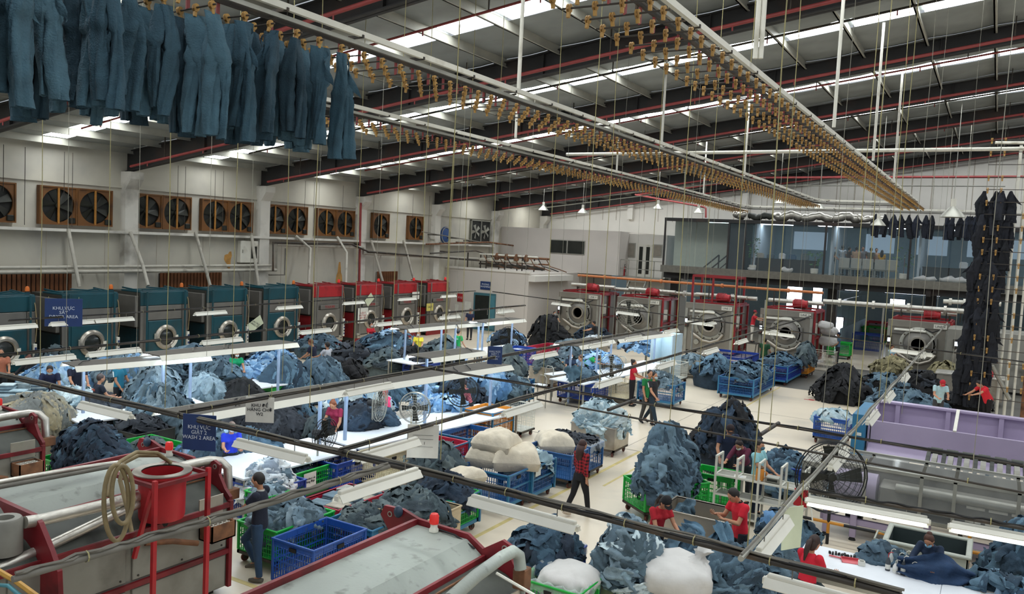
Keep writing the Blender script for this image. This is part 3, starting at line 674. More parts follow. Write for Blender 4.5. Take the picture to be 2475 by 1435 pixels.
PEOPLE = [
 ('person in navy polo and jeans with a mask, one hand on the green crate', (620, 1142), W(H=1.68, rz=-1.15, arms=((.55, .15, .45, .1), (.75, .1, .5, .1)), legs=((.75, 1.25), (-.05, .05)), shirt='#1b2030', trousers='#2c4560', mask='#a9bccb', vox=.013, shoes='#5a554c', collar='#c9c6be', curl=.3, hp=.2)),
 ('person with long hair in red and black plaid shirt walking away', (1410, 1062), W(H=1.55, rz=2.75, arms=((-.2, .2, .35, .0), (.15, .18, .3, 0)), legs=((.28, .1), (-.25, .3)), trousers='#17171b', hair='#3a1f1a', style='long', female=True, sleeve=1.7, pattern=m_plaid, vox=.013, shoes='#c9b9a6')),
 ('person in dark shirt with pale shoulder stripes striding across the bright floor', (1583, 899), W(H=1.68, rz=1.15, arms=((.5, .12, .35), (-.35, .12, .3)), legs=((.42, .05), (-.4, .25)), shirt='#26262b', trousers='#20303c', stripe='#c9c9c4', mask='#a8b8bd', vox=.018)),
 ('person in green t-shirt walking just behind the striped shirt', (1572, 894), W(H=1.68, rz=.9, arms=((.1, .1, .25), (.2, .1, .2)), legs=((-.2, .2), (.2, .1)), shirt='#1f7a44', trousers='#3b3a39', vox=.018)),
 ('person in red t-shirt and black trousers working at the beige cage', (1533, 869), W(H=1.58, rz=1.7, arms=((.6, .1, .7), (.5, .1, .8)), shirt='#c01f33', trousers='#15151a', female=True, style='bun', vox=.018)),
 ('person in navy t-shirt and dark cap beside the tall dark heap', (1767, 1030), W(H=1.66, rz=.5, lean=.15, hp=.4, arms=((.35, .25, .3), (.4, .15, .6)), shirt='#1c2742', cap='#2b1f20', trousers='#1d2026', vox=.014)),
 ('masked person in maroon top leaning over the white rack', (1782, 1068), W(H=1.55, rz=-.25, lean=.5, hp=.35, arms=((.9, .1, .3), (.9, .1, .3)), shirt='#5c2038', hair='#231513', style='bun', mask='#cfd3cd', female=True, sleeve=1.6, vox=.014)),
 ('masked person in pale teal polo behind the white rack', (1838, 1063), W(H=1.58, rz=1.3, arms=((.5, .1, .7), (.4, .1, .7)), shirt='#8fc4cc', trousers='#23324a', mask='#4d6c78', vox=.014)),
 ('person in red t-shirt and black cap handling jeans', (1616, 1206), W(H=1.56, rz=1.0, lean=.25, hp=.45, arms=((.55, .1, .75, .25), (.6, .1, .7, .25)), shirt='#b01d2b', cap='#17171a', hair='#15110f', style='pony', female=True, vox=.013, curl=.9)),
 ('person in bright red polo inspecting a pair of jeans', (1764, 1184), W(H=1.66, rz=-.75, lean=.12, hp=.55, arms=((.5, .12, 1.35, .35), (.5, .12, 1.35, .35)), shirt='#cf1f33', trousers='#20242c', collar='#2a2228', vox=.013, curl=1.0)),
 ('person in red t-shirt with a ponytail sitting at the white table', (1975, 1294), W(H=1.52, rz=2.7, lean=.1, hp=.3, arms=((.5, .1, .9), (.5, .1, .9)), shirt='#cc1f35', hair='#2f1b16', style='pony', female=True, vox=.013)),
 ('masked person with brown hair behind the dark blue jeans on the white table', (2243, 1297), W(H=1.42, rz=-.2, lean=.35, hp=.4, arms=((.8, .25, .5), (.8, .25, .5)), shirt='#1f2f47', hair='#4a2a1c', style='bun', mask='#8fc3e0', female=True, sleeve=1.8, vox=.013)),
 ('person in pale blue shirt and red cap sorting dark jeans', (2280, 921), W(H=1.62, rz=.35, lean=.25, hp=.45, arms=((.45, .15, .8, .3), (.45, .15, .8, .3)), shirt='#a7c4c9', cap='#b32330', trousers='#3a3a3c', vox=.016)),
 ('person in bright red t-shirt bending over dark jeans', (2362, 921), W(H=1.64, rz=-.9, lean=.55, hp=.2, arms=((.9, .1, .3), (1.0, .1, .3)), shirt='#cc2230', trousers='#161214', vox=.016)),
 ('person in pale blue shirt and dark cap before the far washer', (2157, 831), W(H=1.62, rz=1.2, arms=((.7, .1, .4), (.5, .1, .6)), shirt='#a5c3d0', cap='#241f1e', trousers='#555b60')),
 ('person in dark green t-shirt with the back turned, behind the jeans trolley', (1850, 816), W(H=1.66, rz=2.9, arms=((.3, .2, .5), (.4, .2, .4)), shirt='#1d4a2c', trousers='#22252a')),
 ('person in red top and white trousers standing on a step between the washers', (1826, 750), W(H=1.6, rz=1.8, lean=.1, arms=((1.0, .2, .5), (1.2, .1, .4)), shirt='#b3202c', trousers='#cfcabd', z0=.95, cap='#8f2030')),
 ('masked person in black top spreading jeans before the first dryers', (66, 860), W(H=1.55, rz=.35, lean=.15, hp=.2, arms=((.5, .6, .7), (.5, .3, .9)), shirt='#1b1b20', hair='#5c2f22', style='bun', mask='#d9646f', female=True, sleeve=1.8, vox=.018)),
 ('person in salmon shirt at the end of the dryer row', (2, 842), W(H=1.6, rz=1.2, arms=((.5, .1, .6), (.5, .1, .6)), shirt='#b9745a', vox=.018)),
 ('person in navy t-shirt and mask bending over the light jeans', (120, 886), W(H=1.62, rz=1.0, lean=.35, hp=.2, arms=((.7, .2, .3), (.5, .2, .3)), shirt='#1a2140', mask='#9fb3bd', vox=.016)),
 ('person in navy t-shirt standing under the canopy by the second dryer', (188, 868), W(H=1.66, rz=1.3, lean=.1, arms=((.6, .1, .5), (.6, .1, .5)), shirt='#1d2338', vox=.016)),
 ('seated person in dark t-shirt with orange lettering on the back', (246, 903), W(H=1.6, rz=2.9, lean=.15, arms=((.5, .2, .8), (.5, .2, .8)), shirt='#1b2230', hair='#33231f', vox=.016, back=('SAITEX', .075, mat('ink_orange', '#c9502c', rough=.7, var=0)))),
 ('person in teal and white striped shirt at the light jeans', (290, 868), W(H=1.64, rz=1.9, arms=((.25, .15, .4), (.3, .15, .5)), shirt='#2a7f9c', stripe='#dfe6e6', vox=.016)),
 ('person in green t-shirt and mask pulling jeans across the table', (573, 846), W(H=1.6, rz=1.1, lean=.15, arms=((.6, .1, .5), (.7, .1, .4)), shirt='#17a06a', hair='#231a1c', mask='#dfe3e6', style='bun', female=True, vox=.018)),
 ('person in navy shirt with brown hair beside the hanging bundle', (748, 820), W(H=1.64, rz=-1.3, lean=.15, hp=.3, arms=((.5, .1, .5), (.5, .1, .5)), shirt='#1c2138', hair='#6b3a22', vox=.018)),
 ('person in white t-shirt beside the red dryers', (791, 826), W(H=1.6, rz=-1.5, arms=((.8, .1, .5), (.8, .1, .5)), shirt='#c3c5cc', mask='#8fa3ad')),
 ('person in red t-shirt before the second red dryer', (897, 779), W(H=1.58, rz=1.3, arms=((.5, .1, .8), (.5, .1, .8)), shirt='#c0202e', mask='#c9ccd0', style='bun', female=True)),
 ('person with dark hair behind the wide blue heap', (957, 772), W(H=1.6, rz=-1.2, shirt='#22252d')),
 ('masked person in yellow t-shirt under the small canopy', (1012, 800), W(H=1.56, rz=.5, arms=((.5, .15, .6), (.5, .15, .6)), shirt='#e0cf3c', hair='#7a4a2b', style='bun', mask='#e3e6ea', female=True)),
 ('person in green t-shirt with the back turned under the small canopy', (1109, 795), W(H=1.64, rz=2.9, arms=((.3, .2, .5), (.3, .2, .5)), shirt='#16914a', back=('SAITEX', .09, m_inkwhite))),
 ('person in navy uniform standing by the teal door', (1137, 746), W(H=1.66, rz=.2, arms=((.3, .12, .8), (.3, .12, .8)), shirt='#232c49')),
 ('person in maroon t-shirt with red-brown hair at the long table', (801, 970), W(H=1.55, rz=.2, lean=.2, hp=.45, arms=((.5, .15, .7), (.3, .15, .3)), shirt='#8e2344', hair='#7a3f1f', style='bun', female=True, vox=.014)),
 ('person in hot pink t-shirt beside the standing fan', (927, 938), W(H=1.55, rz=-1.4, lean=.2, arms=((.7, .1, .6), (.7, .1, .6)), shirt='#e0406f', hair='#b5483f', female=True, vox=.018)),
 ('masked person in royal blue top at the near table end', (561, 1020), W(H=1.5, rz=1.0, lean=.15, arms=((.6, .1, .9), (.6, .1, .9)), shirt='#2038c4', hair='#6d5a50', mask='#cdd3dd', female=True, vox=.014)),
 ('person in green t-shirt bending far over the bright jeans', (1452, 862), W(H=1.6, rz=1.4, lean=1.0, arms=((1.3, .1, .2), (1.3, .1, .2)), shirt='#17924c')),
 ('masked person with dark hair holding jeans over the blue trolley', (1381, 853), W(H=1.48, rz=.6, lean=.2, shirt='#203048', hair='#221416', mask='#dfe3ea', style='long', female=True)),
 ('person with brown hair beside the masked person at the blue trolley', (1402, 858), W(H=1.42, rz=-.6, lean=.2, shirt='#7b8fa8', hair='#54301f', style='bun', female=True)),
 ('person in pink top behind the large standing fan', (1118, 917), W(H=1.55, rz=-.8, lean=.3, shirt='#c0646f', hair='#33252a', female=True)),
 ('person in black t-shirt with blue gloves before the second grey washer', (1434, 775), W(H=1.62, rz=-1.2, lean=.25, arms=((1.0, .1, .3), (1.0, .1, .3)), shirt='#201f22')),
 ('masked person in black before the first grey washer', (1341, 752), W(H=1.5, rz=.9, arms=((.9, .1, .4), (.8, .1, .4)), shirt='#1a1b20', mask='#a6c3d3')),
 ('person in blue cap in the rear aisle', (2027, 803), W(H=1.6, rz=-1.2, shirt='#4d6d86', cap='#22304d')),
]
for lab, hd, kw in PEOPLE: person(lab, hd, **kw)
# visitors in the office, standing behind the glass
for i, (px, dy, c, h_) in enumerate(((2014, 1.6, '#6b6a62', 1.62), (2036, 2.2, '#c9ccd0', 1.68), (2052, 1.5, '#4c3a34', 1.6), (2070, 1.2, '#b5977c', 1.62), (2085, 2.0, '#8f8a8a', 1.66), (2105, 1.6, '#7d7565', 1.6), (2118, 2.3, '#b08c74', 1.6), (2132, 1.3, '#d8a32a', 1.5))):
    p = AY(px, 610, YM+dy); c_ = person(['grey-shirted visitor at the end of the office group', 'white-shirted visitor at the back of the office group', 'brown-shirted visitor in the office group', 'beige-shirted visitor with the back turned in the office group', 'visitor in pale grey at the back of the office group', 'visitor in olive grey in the office group', 'visitor in dusty pink at the back of the office group', 'visitor in yellow top with a long dark braid in the office'][i], None, H=h_, rz=[1.5, 2.8, 2.2, 3.0, .3, 2.9, .2, 3.1][i], shirt=c, base=(p.x, p.y), z0=ZF, vox=.026, style='long' if i == 7 else 'short', female=i in (2, 7))
# things held
def drape(label, pts, w, cols, name='held_jeans', cat='jeans', seed=3, fl=.05):
    """one pair of jeans hanging along a line of points"""
    r = np.random.RandomState(seed); P = [Vector(p) for p in pts]; m = 18; k = 12; A_ = np.zeros((m, k, 3)); ph = r.uniform(0, 6, 4)
    for i in range(m):
        f = i/(m-1)*(len(P)-1); j = min(int(f), len(P)-2); c = P[j].lerp(P[j+1], f-j); d_ = (P[j+1]-P[j]).normalized(); s_ = d_.cross(Vector((CB[0], CB[1], .3))); s_ = s_.normalized(); n_ = s_.cross(d_)
        for q in range(k):
            v = q/(k-1)*2-1; A_[i, q] = c+s_*(v*w*(.7+.3*math.sin(i*.35+ph[0])))+n_*(fl*math.cos(v*1.4)+fl*.9*math.sin(v*7+i*.4+ph[1])+fl*.5*math.sin(i*1.1+v*3+ph[2]))
    tag(MB().grid(A_).build(name, m_denim, None, smooth=180, color=srgb(cols)), label, cat)
drape('mid-blue jeans held up by the person in the red polo', [G(1745, 1260, 1.15), G(1738, 1290, .95), G(1720, 1320, .8), G(1690, 1345, .72)], .16, '#58788e')
drape('second leg of mid-blue jeans lying before the red polo', [G(1745, 1265, 1.12), G(1760, 1320, .85), G(1795, 1350, .75), G(1830, 1365, .7)], .15, '#64859a', seed=5)
drape('blue jeans in the hands of the person in the black cap', [G(1650, 1268, 1.0), G(1680, 1290, .95), G(1700, 1320, .85)], .18, '#5f8096', seed=6)
drape('long blue jeans pulled across the table by the green-shirted worker', [G(592, 880, 1.1), G(610, 900, .95), G(640, 915, .86), G(690, 918, .84)], .16, '#6b93bd', seed=8)
drape('dark slate jeans held over the blue trolley', [G(1385, 885, 1.3), G(1385, 905, 1.05), G(1380, 925, .85)], .32, '#3f5a68', seed=9)
drape('dark blue jeans spread over the white table end before the masked worker', [G(2170, 1362, .93), G(2235, 1378, .93), G(2290, 1390, .9), G(2345, 1402, .84)], .30, '#263e5e', seed=10, fl=.07)
drape('slim grey jeans hung over the steel cart beside the black cap', [G(1652, 1215, .9), G(1665, 1235, .8), G(1672, 1265, .55)], .22, '#546d7c', seed=12)
drape('dark jeans hung over the edge of the green crate behind the white rack', [G(1560, 1180, .75), G(1600, 1200, .6), G(1605, 1230, .4)], .10, '#41566a', seed=14)
# ---------------------------------------------------------------- exhaust fans, pipes, dryers along the left wall
def exhaust_fan_mesh():
    P = {}
    s = 1.38; h = s/2; R = .60; n = 32
    mb = MB(); V = []; F = []
    for y in (-.16, -.10):
        for k in range(n):
            a = 2*PI*k/n+PI/4; c, q = math.cos(a), math.sin(a); m = max(abs(c), abs(q)); V += [(R*c, y, R*q), (h*c/m, y, h*q/m)]
    for k in range(n):
        k2 = (k+1) % n
        F += [(2*k, 2*k2, 2*k2+1, 2*k+1), (2*n+2*k+1, 2*n+2*k2+1, 2*n+2*k2, 2*n+2*k), (2*k, 2*n+2*k, 2*n+2*k2, 2*k2)]
    mb.add(V, F)
    for a, b in (((-h, -.2, -h), (-h+.05, 0, h)), ((h-.05, -.2, -h), (h, 0, h)), ((-h, -.2, h-.05), (h, 0, h)), ((-h, -.2, -h), (h, 0, -h+.05))): mb.b2(a, b)
    P['frame'] = (mb, m_orange)
    P['post'] = (MB().b2((-.035, -.19, -h+.05), (.035, -.15, h-.05)), mat('fan_post', '#a06c28', rough=.6, var=.2))
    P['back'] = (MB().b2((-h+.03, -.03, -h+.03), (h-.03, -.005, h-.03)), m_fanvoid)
    P['hub'] = (MB().cyl((0, -.15, 0), (0, -.04, 0), .09, n=14), m_fandark)
    b = MB()
    for k in range(6):
        a = k*PI/3+.3
        u = Vector((math.cos(a), 0, math.sin(a))); w = Vector((-math.sin(a), 0, math.cos(a)))
        b.add([u*.08+w*.04+Vector((0, -.08, 0)), u*.56+w*.17+Vector((0, -.05, 0)), u*.57-w*.12+Vector((0, -.13, 0)), u*.08-w*.06+Vector((0, -.13, 0))], [(0, 1, 2, 3), (3, 2, 1, 0)])
    P['blade'] = (b, m_fandark)
    P['motor_box'] = (MB().b2((.38, -.24, -.62), (.6, -.1, -.42), .02), m_fandark)
    return {k: (v[0].mesh(k, 40), v[1]) for k, v in P.items()}
FM = exhaust_fan_mesh()
def exhaust_fan(Y, Z, label, group=None, bright=False):
    t = thing('exhaust_fan', label, 'fan', (XW+.02, Y, Z), PI/2, group)
    for k, (me, m) in FM.items():
        if k == 'blade':
            continue
        me_ = me
        if not me_.materials: me_.materials.append(m)
        obj({'back': 'backing_plate'}.get(k, k), me_, t)
    bl = FM['blade'][0]
    if not bl.materials: bl.materials.append(m_fandark)
    rot = random.uniform(0, 1)
    o = obj('fan_blades', bl, t); o.rotation_euler[1] = rot
    return t
fan_px = [(141, 500), (228, 505), (355, 512), (425, 516), (518, 520), (581, 525), (668, 528), (713, 531), (788, 536), (834, 540), (920, 543), (1004, 548)]
fz = 5.945; fy = [AX(px, py, XW+.15).y for px, py in fan_px]
for i in range(0, 10, 2):
    c = (fy[i]+fy[i+1])/2; fy[i], fy[i+1] = c-.7, c+.7
fy = [fy[0]-1.4-.78-1.4, fy[0]-1.4-.78]+fy
for i, y in enumerate(fy):
    if i < 12: lab, g_ = 'orange framed exhaust fan, one of a pair set side by side high in the wall', 'paired wall exhaust fans'
    else: lab, g_ = ['single orange framed exhaust fan next to the red standpipe', 'single orange framed exhaust fan nearest the blue wall disc'][i-12], None
    exhaust_fan(y, fz, lab, g_)
for i in range(0, 12, 2):     # pale surrounds between pairs
    pass
# grey slatted extractor near the corner
p = AX(1160, 560, XW+.1); t = thing('grey_extractor', 'grey twin extractor with dark blades near the back corner', 'fan', (XW+.02, p.y, p.z), PI/2)
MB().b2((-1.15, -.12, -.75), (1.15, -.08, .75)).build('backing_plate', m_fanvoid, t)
for a in (-1.15, 0, 1.1): MB().b2((a, -.18, -.75), (a+.06, -.02, .75)).build('frame_post', m_steel, t)
for z in (-.75, .69): MB().b2((-1.15, -.18, z), (1.15, -.02, z+.06)).build('frame_rail', m_steel, t)
for c in (-.57, .57):
    b = MB()
    for k in range(5):
        a = k*1.257+c; u = Vector((math.cos(a), 0, math.sin(a))); w = Vector((-math.sin(a), 0, math.cos(a))); o_ = Vector((c, 0, 0))
        b.add([o_+u*.06+w*.05+Vector((0, -.14, 0)), o_+u*.46+w*.14+Vector((0, -.12, 0)), o_+u*.46-w*.1+Vector((0, -.17, 0)), o_+u*.06-w*.05+Vector((0, -.16, 0))], [(0, 1, 2, 3)])
    b.cyl((c, -.19, 0), (c, -.12, 0), .08); b.build('fan_blades', m_steel, t)
p = AX(1077, 568, XW+.05); t = thing('blue_disc', 'round blue plate mounted on the white wall', 'wall plate', (XW+.01, p.y, p.z), PI/2)
MB().lathe([(.52, 0), (.52, -.06), (.46, -.08), (0, -.08)], 24, axis='y').build('plate', mat('disc_blue', '#2d4f86', rough=.5, var=.12), t, smooth=40)
MB().lathe([(.44, -.085), (.5, -.09), (.5, -.1), (.44, -.1)], 24, axis='y', cap=False).build('rim', m_steel, t)
# rusty louvre panels
for i, (x0, x1, py) in enumerate(((-60, 173, 683), (385, 535, 679), (910, 960, 671))):
    a = AX(x0, py, XW+.05).y; b = AX(x1, py, XW+.05).y; z = AX((x0+x1)/2, py, XW+.05).z
    t = thing('rusty_louvre', ['long rusty slatted louvre low on the wall behind the first teal dryers', 'rusty slatted louvre on the wall behind the third teal dryer', 'short rusty louvre beside the corner room'][i], 'louvre', (XW+.01, a, z))
    n = int((b-a)/.16)
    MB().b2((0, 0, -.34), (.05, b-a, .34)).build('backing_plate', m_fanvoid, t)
    me = MB().b2((.05, .01, -.36), (.1, .13, .36)).mesh('slat'); me.materials.append(m_rust)
    for k in range(n): obj('slat', me, t, loc=(0, k*(b-a)/n, 0))
# sloping white pipes from the ledge to the dryers
for i, (pts) in enumerate((((165, 553), (192, 693)), ((315, 560), (345, 640), (358, 690)), ((472, 560), (508, 690)), ((608, 568), (625, 690)), ((715, 570), (750, 600), (746, 685)), ((815, 572), (838, 610), (836, 685)), ((897, 580), (925, 680)), ((975, 580), (1000, 675)))):
    q = [AX(px, py, XW+.4+.5*k) for k, (px, py) in enumerate(pts)]
    tag(MB().tube(q, .065, 8).build('sloping_pipe', m_pipewhite, None, smooth=50), 'white pipe sloping from the wall ledge down to the dryers', 'pipe', 'sloping pipes behind the dryers')
# long pipes along the wall
def wall_pipe(pts, r, m, label, X=XW+.5, group=None):
    q = [AX(px, py, X) for px, py in pts]
    t = thing('service_pipe', label, 'pipe', (0, 0, 0), 0, group); MB().tube(q, r, 8).build('pipe', m, t, smooth=50)
    L = len(q)
    for i in range(L-1):
        n = int((q[i+1]-q[i]).length/1.8)
        for k in range(1, n): c = q[i].lerp(q[i+1], k/n); MB().b2((XW, c.y-.03, c.z-.03), (c.x, c.y+.03, c.z+.03)).build('bracket', m_darkpipe, t)
    return t
wall_pipe([(-40, 647), (655, 641)], .06, m_pipewhite, 'upper of two long white pipes on the left wall')
wall_pipe([(-40, 658), (668, 652), (668, 590), (878, 598), (878, 612), (1295, 632)], .075, m_pipewhite, 'lower white pipe that rises and runs on to the corner room')
wall_pipe([(660, 655), (660, 586), (850, 590), (890, 608), (1290, 640)], .05, m_darkpipe, 'dark pipe climbing beside the white pipe', XW+.6)
wall_pipe([(690, 600), (688, 664), (650, 664)], .035, m_cable, 'thin grey pipe looping below the climbing pipes')
wall_pipe([(872, 490), (868, 690)], .06, m_redpipe, 'red standpipe running down the left wall', XW+.4)
wall_pipe([(1030, 590), (1180, 585), (1290, 600), (1300, 635)], .05, m_rusty, 'brown pipe above the corner room roof', XW+1.0)
wall_pipe([(1040, 612), (1150, 606), (1200, 622), (1290, 626)], .04, m_darkpipe, 'bent dark pipe above the corner room roof', XW+1.3)
wall_pipe([(1020, 560), (1190, 590), (1190, 640)], .03, m_cable, 'sagging grey cable above the corner room', XW+1.0)
p = AX(597, 608, XW+.1); t = thing('electrical_box', 'pale grey electrical box on the left wall above the teal dryers', 'box', (XW+.12, p.y, p.z))
MB().b2((-.11, -.5, -.5), (.15, .5, .5), .02).build('cabinet', m_white, t); MB().b2((.15, .1, -.3), (.165, .42, .25)).build('display', m_glassdark, t); MB().b2((.15, -.42, -.05), (.18, -.38, .1)).build('latch', m_steel, t)
# rooftop clutter on corner room
t = thing('pipe_rack', 'rusty pipe rack and valves on the roof of the corner room', 'pipe rack', (0, 0, 0))
zt = zrm
for k, px in enumerate((1045, 1085, 1130, 1175, 1220, 1262)):
    x = AY(px, 640, YR+1.5).x; MB().bar((x, YR+1.5, zt), (x, YR+1.5, zt+1.0), .06).bar((x, YR+3, zt), (x, YR+3, zt+.9), .06).build('upright', m_darkpipe, t)
for z, y, r in ((.35, 1.5, .06), (.62, 1.55, .09), (.95, 1.5, .05), (.5, 3, .05), (.85, 3, .07), (.25, 2.4, .1)):
    MB().tube([(XW+1.5, YR+y, zt+z), (xr-.3, YR+y, zt+z)], r, 8).build('pipe', random.choice([m_rusty, m_darkpipe, m_white]), t, smooth=50)
for k in range(9):
    x = XW+2+k*.55; MB().tube([(x, YR+1.2, zt+.9), (x+.2, YR+1.4, zt+.45), (x+.7, YR+1.7, zt+.3), (x+.9, YR+2.2, zt+.15)], .03, 6).build('cable', m_black if k % 2 else m_rusty, t, smooth=60)
for k in range(4): x = xr-3.2+k*.7; MB().lathe([(0, 0), (.15, 0), (.17, .1), (.12, .3), (.05, .42), (.0, .42)], 10, (x, YR+1.5, zt+.66)).build('valve', m_rusty, t, smooth=50)

# ---- tumble dryers
def dryer(Y, kind, label, i):
    teal = kind == 'teal'; mc_ = m_teal if teal else m_red; band = m_teal if teal else m_redbright
    t = thing('tumble_dryer', label, 'dryer', (-27.0, Y, 0), PI/2)
    W = 1.02
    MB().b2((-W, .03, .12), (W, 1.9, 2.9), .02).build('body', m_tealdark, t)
    MB().b2((-W+.02, .3, 0), (W-.02, 1.8, .12)).build('plinth', m_black, t)
    MB().b2((-W, 0, 2.42), (W, .06, 2.92), .01).build('top_band', band, t)
    MB().b2((-W, .05, 2.9), (W, 1.2, 2.96), .01).build('top_panel', mc_, t)
    MB().b2((-.74, .0, 1.86), (.74, .05, 2.40), .01).build('upper_panel', m_panel, t)
    for s in (-1, 1): MB().b2((s*.76, -.005, .3), (s*W, .05, 2.40), .01).build('side_column', m_panel, t)
    lower = MB().b2((-.74, -.05, .48), (.74, .03, 1.84), .02).build('front_panel', m_teal if teal else m_panel, t)
    if not teal:
        nm = MB().b2((-.6, -.09, 1.86), (.6, -.04, 2.05), .01).build('name_plate', m_panel, t); lettering('TOLKAR', .17, m_inkred, nm, (0, -.096, 1.955))
    MB().b2((-.95, -.1, .30), (.95, .03, .46), .01).build('sill', m_stain, t)
    MB().b2((-W+.02, .0, .0), (W-.02, .06, .3)).build('kick_panel', m_black if teal else mc_, t)
    # round door
    dz = 1.2
    dring = MB().lathe([(.30, -.07), (.33, -.12), (.40, -.12), (.47, -.05), (.47, 0)], 28, (0, -.05, dz), 'y', cap=False).build('door_ring', m_stain, t, smooth=40)
    MB().lathe([(.0, -.03), (.2, -.025), (.31, -.0)], 28, (0, -.09, dz), 'y').build('door_glass', m_glassdark, dring, smooth=60)
    n = 12; V = [((r*math.cos(a)), -.19, dz+r*math.sin(a)) for r in (.345, .47) for a in [-1.15+k*1.3/n for k in range(n+1)]]
    MB().add(V, [(k, k+1, n+2+k, n+1+k) for k in range(n)]).build('door_trim', m_white, dring)
    MB().b2((-.5, -.11, dz-.16), (-.38, -.06, dz+.16), .01).build('door_hinge', m_steel, dring)
    for s in (-1, 1):
        MB().cyl((s*.82, -.09, .45), (s*.82, -.09, 2.95), .035, n=8).build('guide_tube', mc_ if teal else m_panel, t)
        MB().b2((s*.82-.06, -.1, .42), (s*.82+.06, .0, .55)).build('guide_foot', m_white, t)
        MB().bar((s*.9, .1, 2.95), (s*.9, 1.3, 3.02), .05).build('top_rail', mc_, t)
    MB().bar((-.9, .12, 3.0), (.9, .12, 3.0), .05).build('top_rail', mc_, t)
    cp = MB().b2((.9, -.16, .5), (1.0, -.04, 1.35), .01).build('control_strip', m_white, t)
    for k in range(5): MB().b2((.92, -.175, .6+k*.14), (.98, -.155, .68+k*.14)).build('button', m_ink if k % 2 else m_signblue, cp)
    # duct housing on the side facing the aisle end
    MB().b2((-W-.14, .12, 1.62), (-W, 1.55, 2.78), .02).build('side_hatch', m_panel, t)
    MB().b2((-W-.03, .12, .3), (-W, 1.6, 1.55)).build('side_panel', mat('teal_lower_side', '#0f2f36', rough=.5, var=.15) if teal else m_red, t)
    if i % 2 == 0 or True:
        bc = MB().cyl((.86, .2, 2.96), (.86, .2, 3.06), .07, n=12).build('beacon_base', m_black, t)
        MB().lathe([(.065, 0), (.07, .08), (.05, .15), (0, .17)], 12, (.86, .2, 3.06)).build('beacon_lens', mat('beacon_orange', '#d9722d', rough=.3, var=.1) if teal else m_beaconred, bc, smooth=50)
    MB().tube([(.7, .3, 2.96), (.5, .5, 3.05), (.1, .4, 3.02), (-.4, .6, 3.06)], .025, 6).build('hose', mc_, t, smooth=60)
    MB().tube([(1.0, -.06, 1.4), (1.03, -.08, 2.0), (1.0, -.02, 2.6), (.98, .1, 2.93)], .018, 6).build('cable', m_hose, t, smooth=60)
    return t
names = ['teal dryer at the outer end of the dryer row', 'second teal dryer, standing under the blue drying area sign', 'third teal dryer, with its round door half open', 'fourth teal dryer in the row', 'fifth teal dryer, next to the red dryers', 'first red dryer, next to the teal dryers', 'second red dryer, with a white notice on its front', 'third red dryer in the row', 'last red dryer, beside the corner room']
for i in range(9):
    dryer(13.98+i*2.94, 'teal' if i < 5 else 'red', names[i], i)
# notices hung on dryers
def board_on(px, py, X, w, h, body, size, m, ink, label, tilt=0.0):
    p = AX(px, py, X); t = thing('notice_board', label, 'sign', p, PI/2)
    b = MB().box((0, 0, 0), (w, .015, h), ch=.003).build('board', m, t); b.rotation_euler[1] = tilt
    if body: o = lettering(body, size, ink, t, (0, -.012, 0)); o.rotation_euler = (PI/2, -tilt, 0)
    return t
m_pale = mat('notice_pale_green', '#c9d0b4', rough=.8, var=.05)
board_on(617, 783, -26.9, .8, .42, 'KHU VỰC\nHÀNG SẤY', .12, m_pale, m_ink, 'tilted pale green notice hung before the fifth teal dryer', -.5)
board_on(893, 724, -26.9, .6, .4, None, 0, m_pale, m_ink, 'tilted pale green notice on the second red dryer', -.7)
board_on(877, 762, -26.9, .75, .75, 'LƯU Ý\nAN TOÀN\nMÁY SẤY', .13, m_paper, m_inkred, 'white notice with red lettering on the second red dryer')
board_on(1005, 714, -26.9, .62, .4, None, 0, m_paper, m_ink, 'white card hung above the third red dryer')
board_on(1039, 742, -26.9, .62, .42, 'CHÚ Ý', .14, mat('notice_yellow', '#c9bd62', rough=.8, var=.05), m_ink, 'yellow notice card beside the last red dryer')
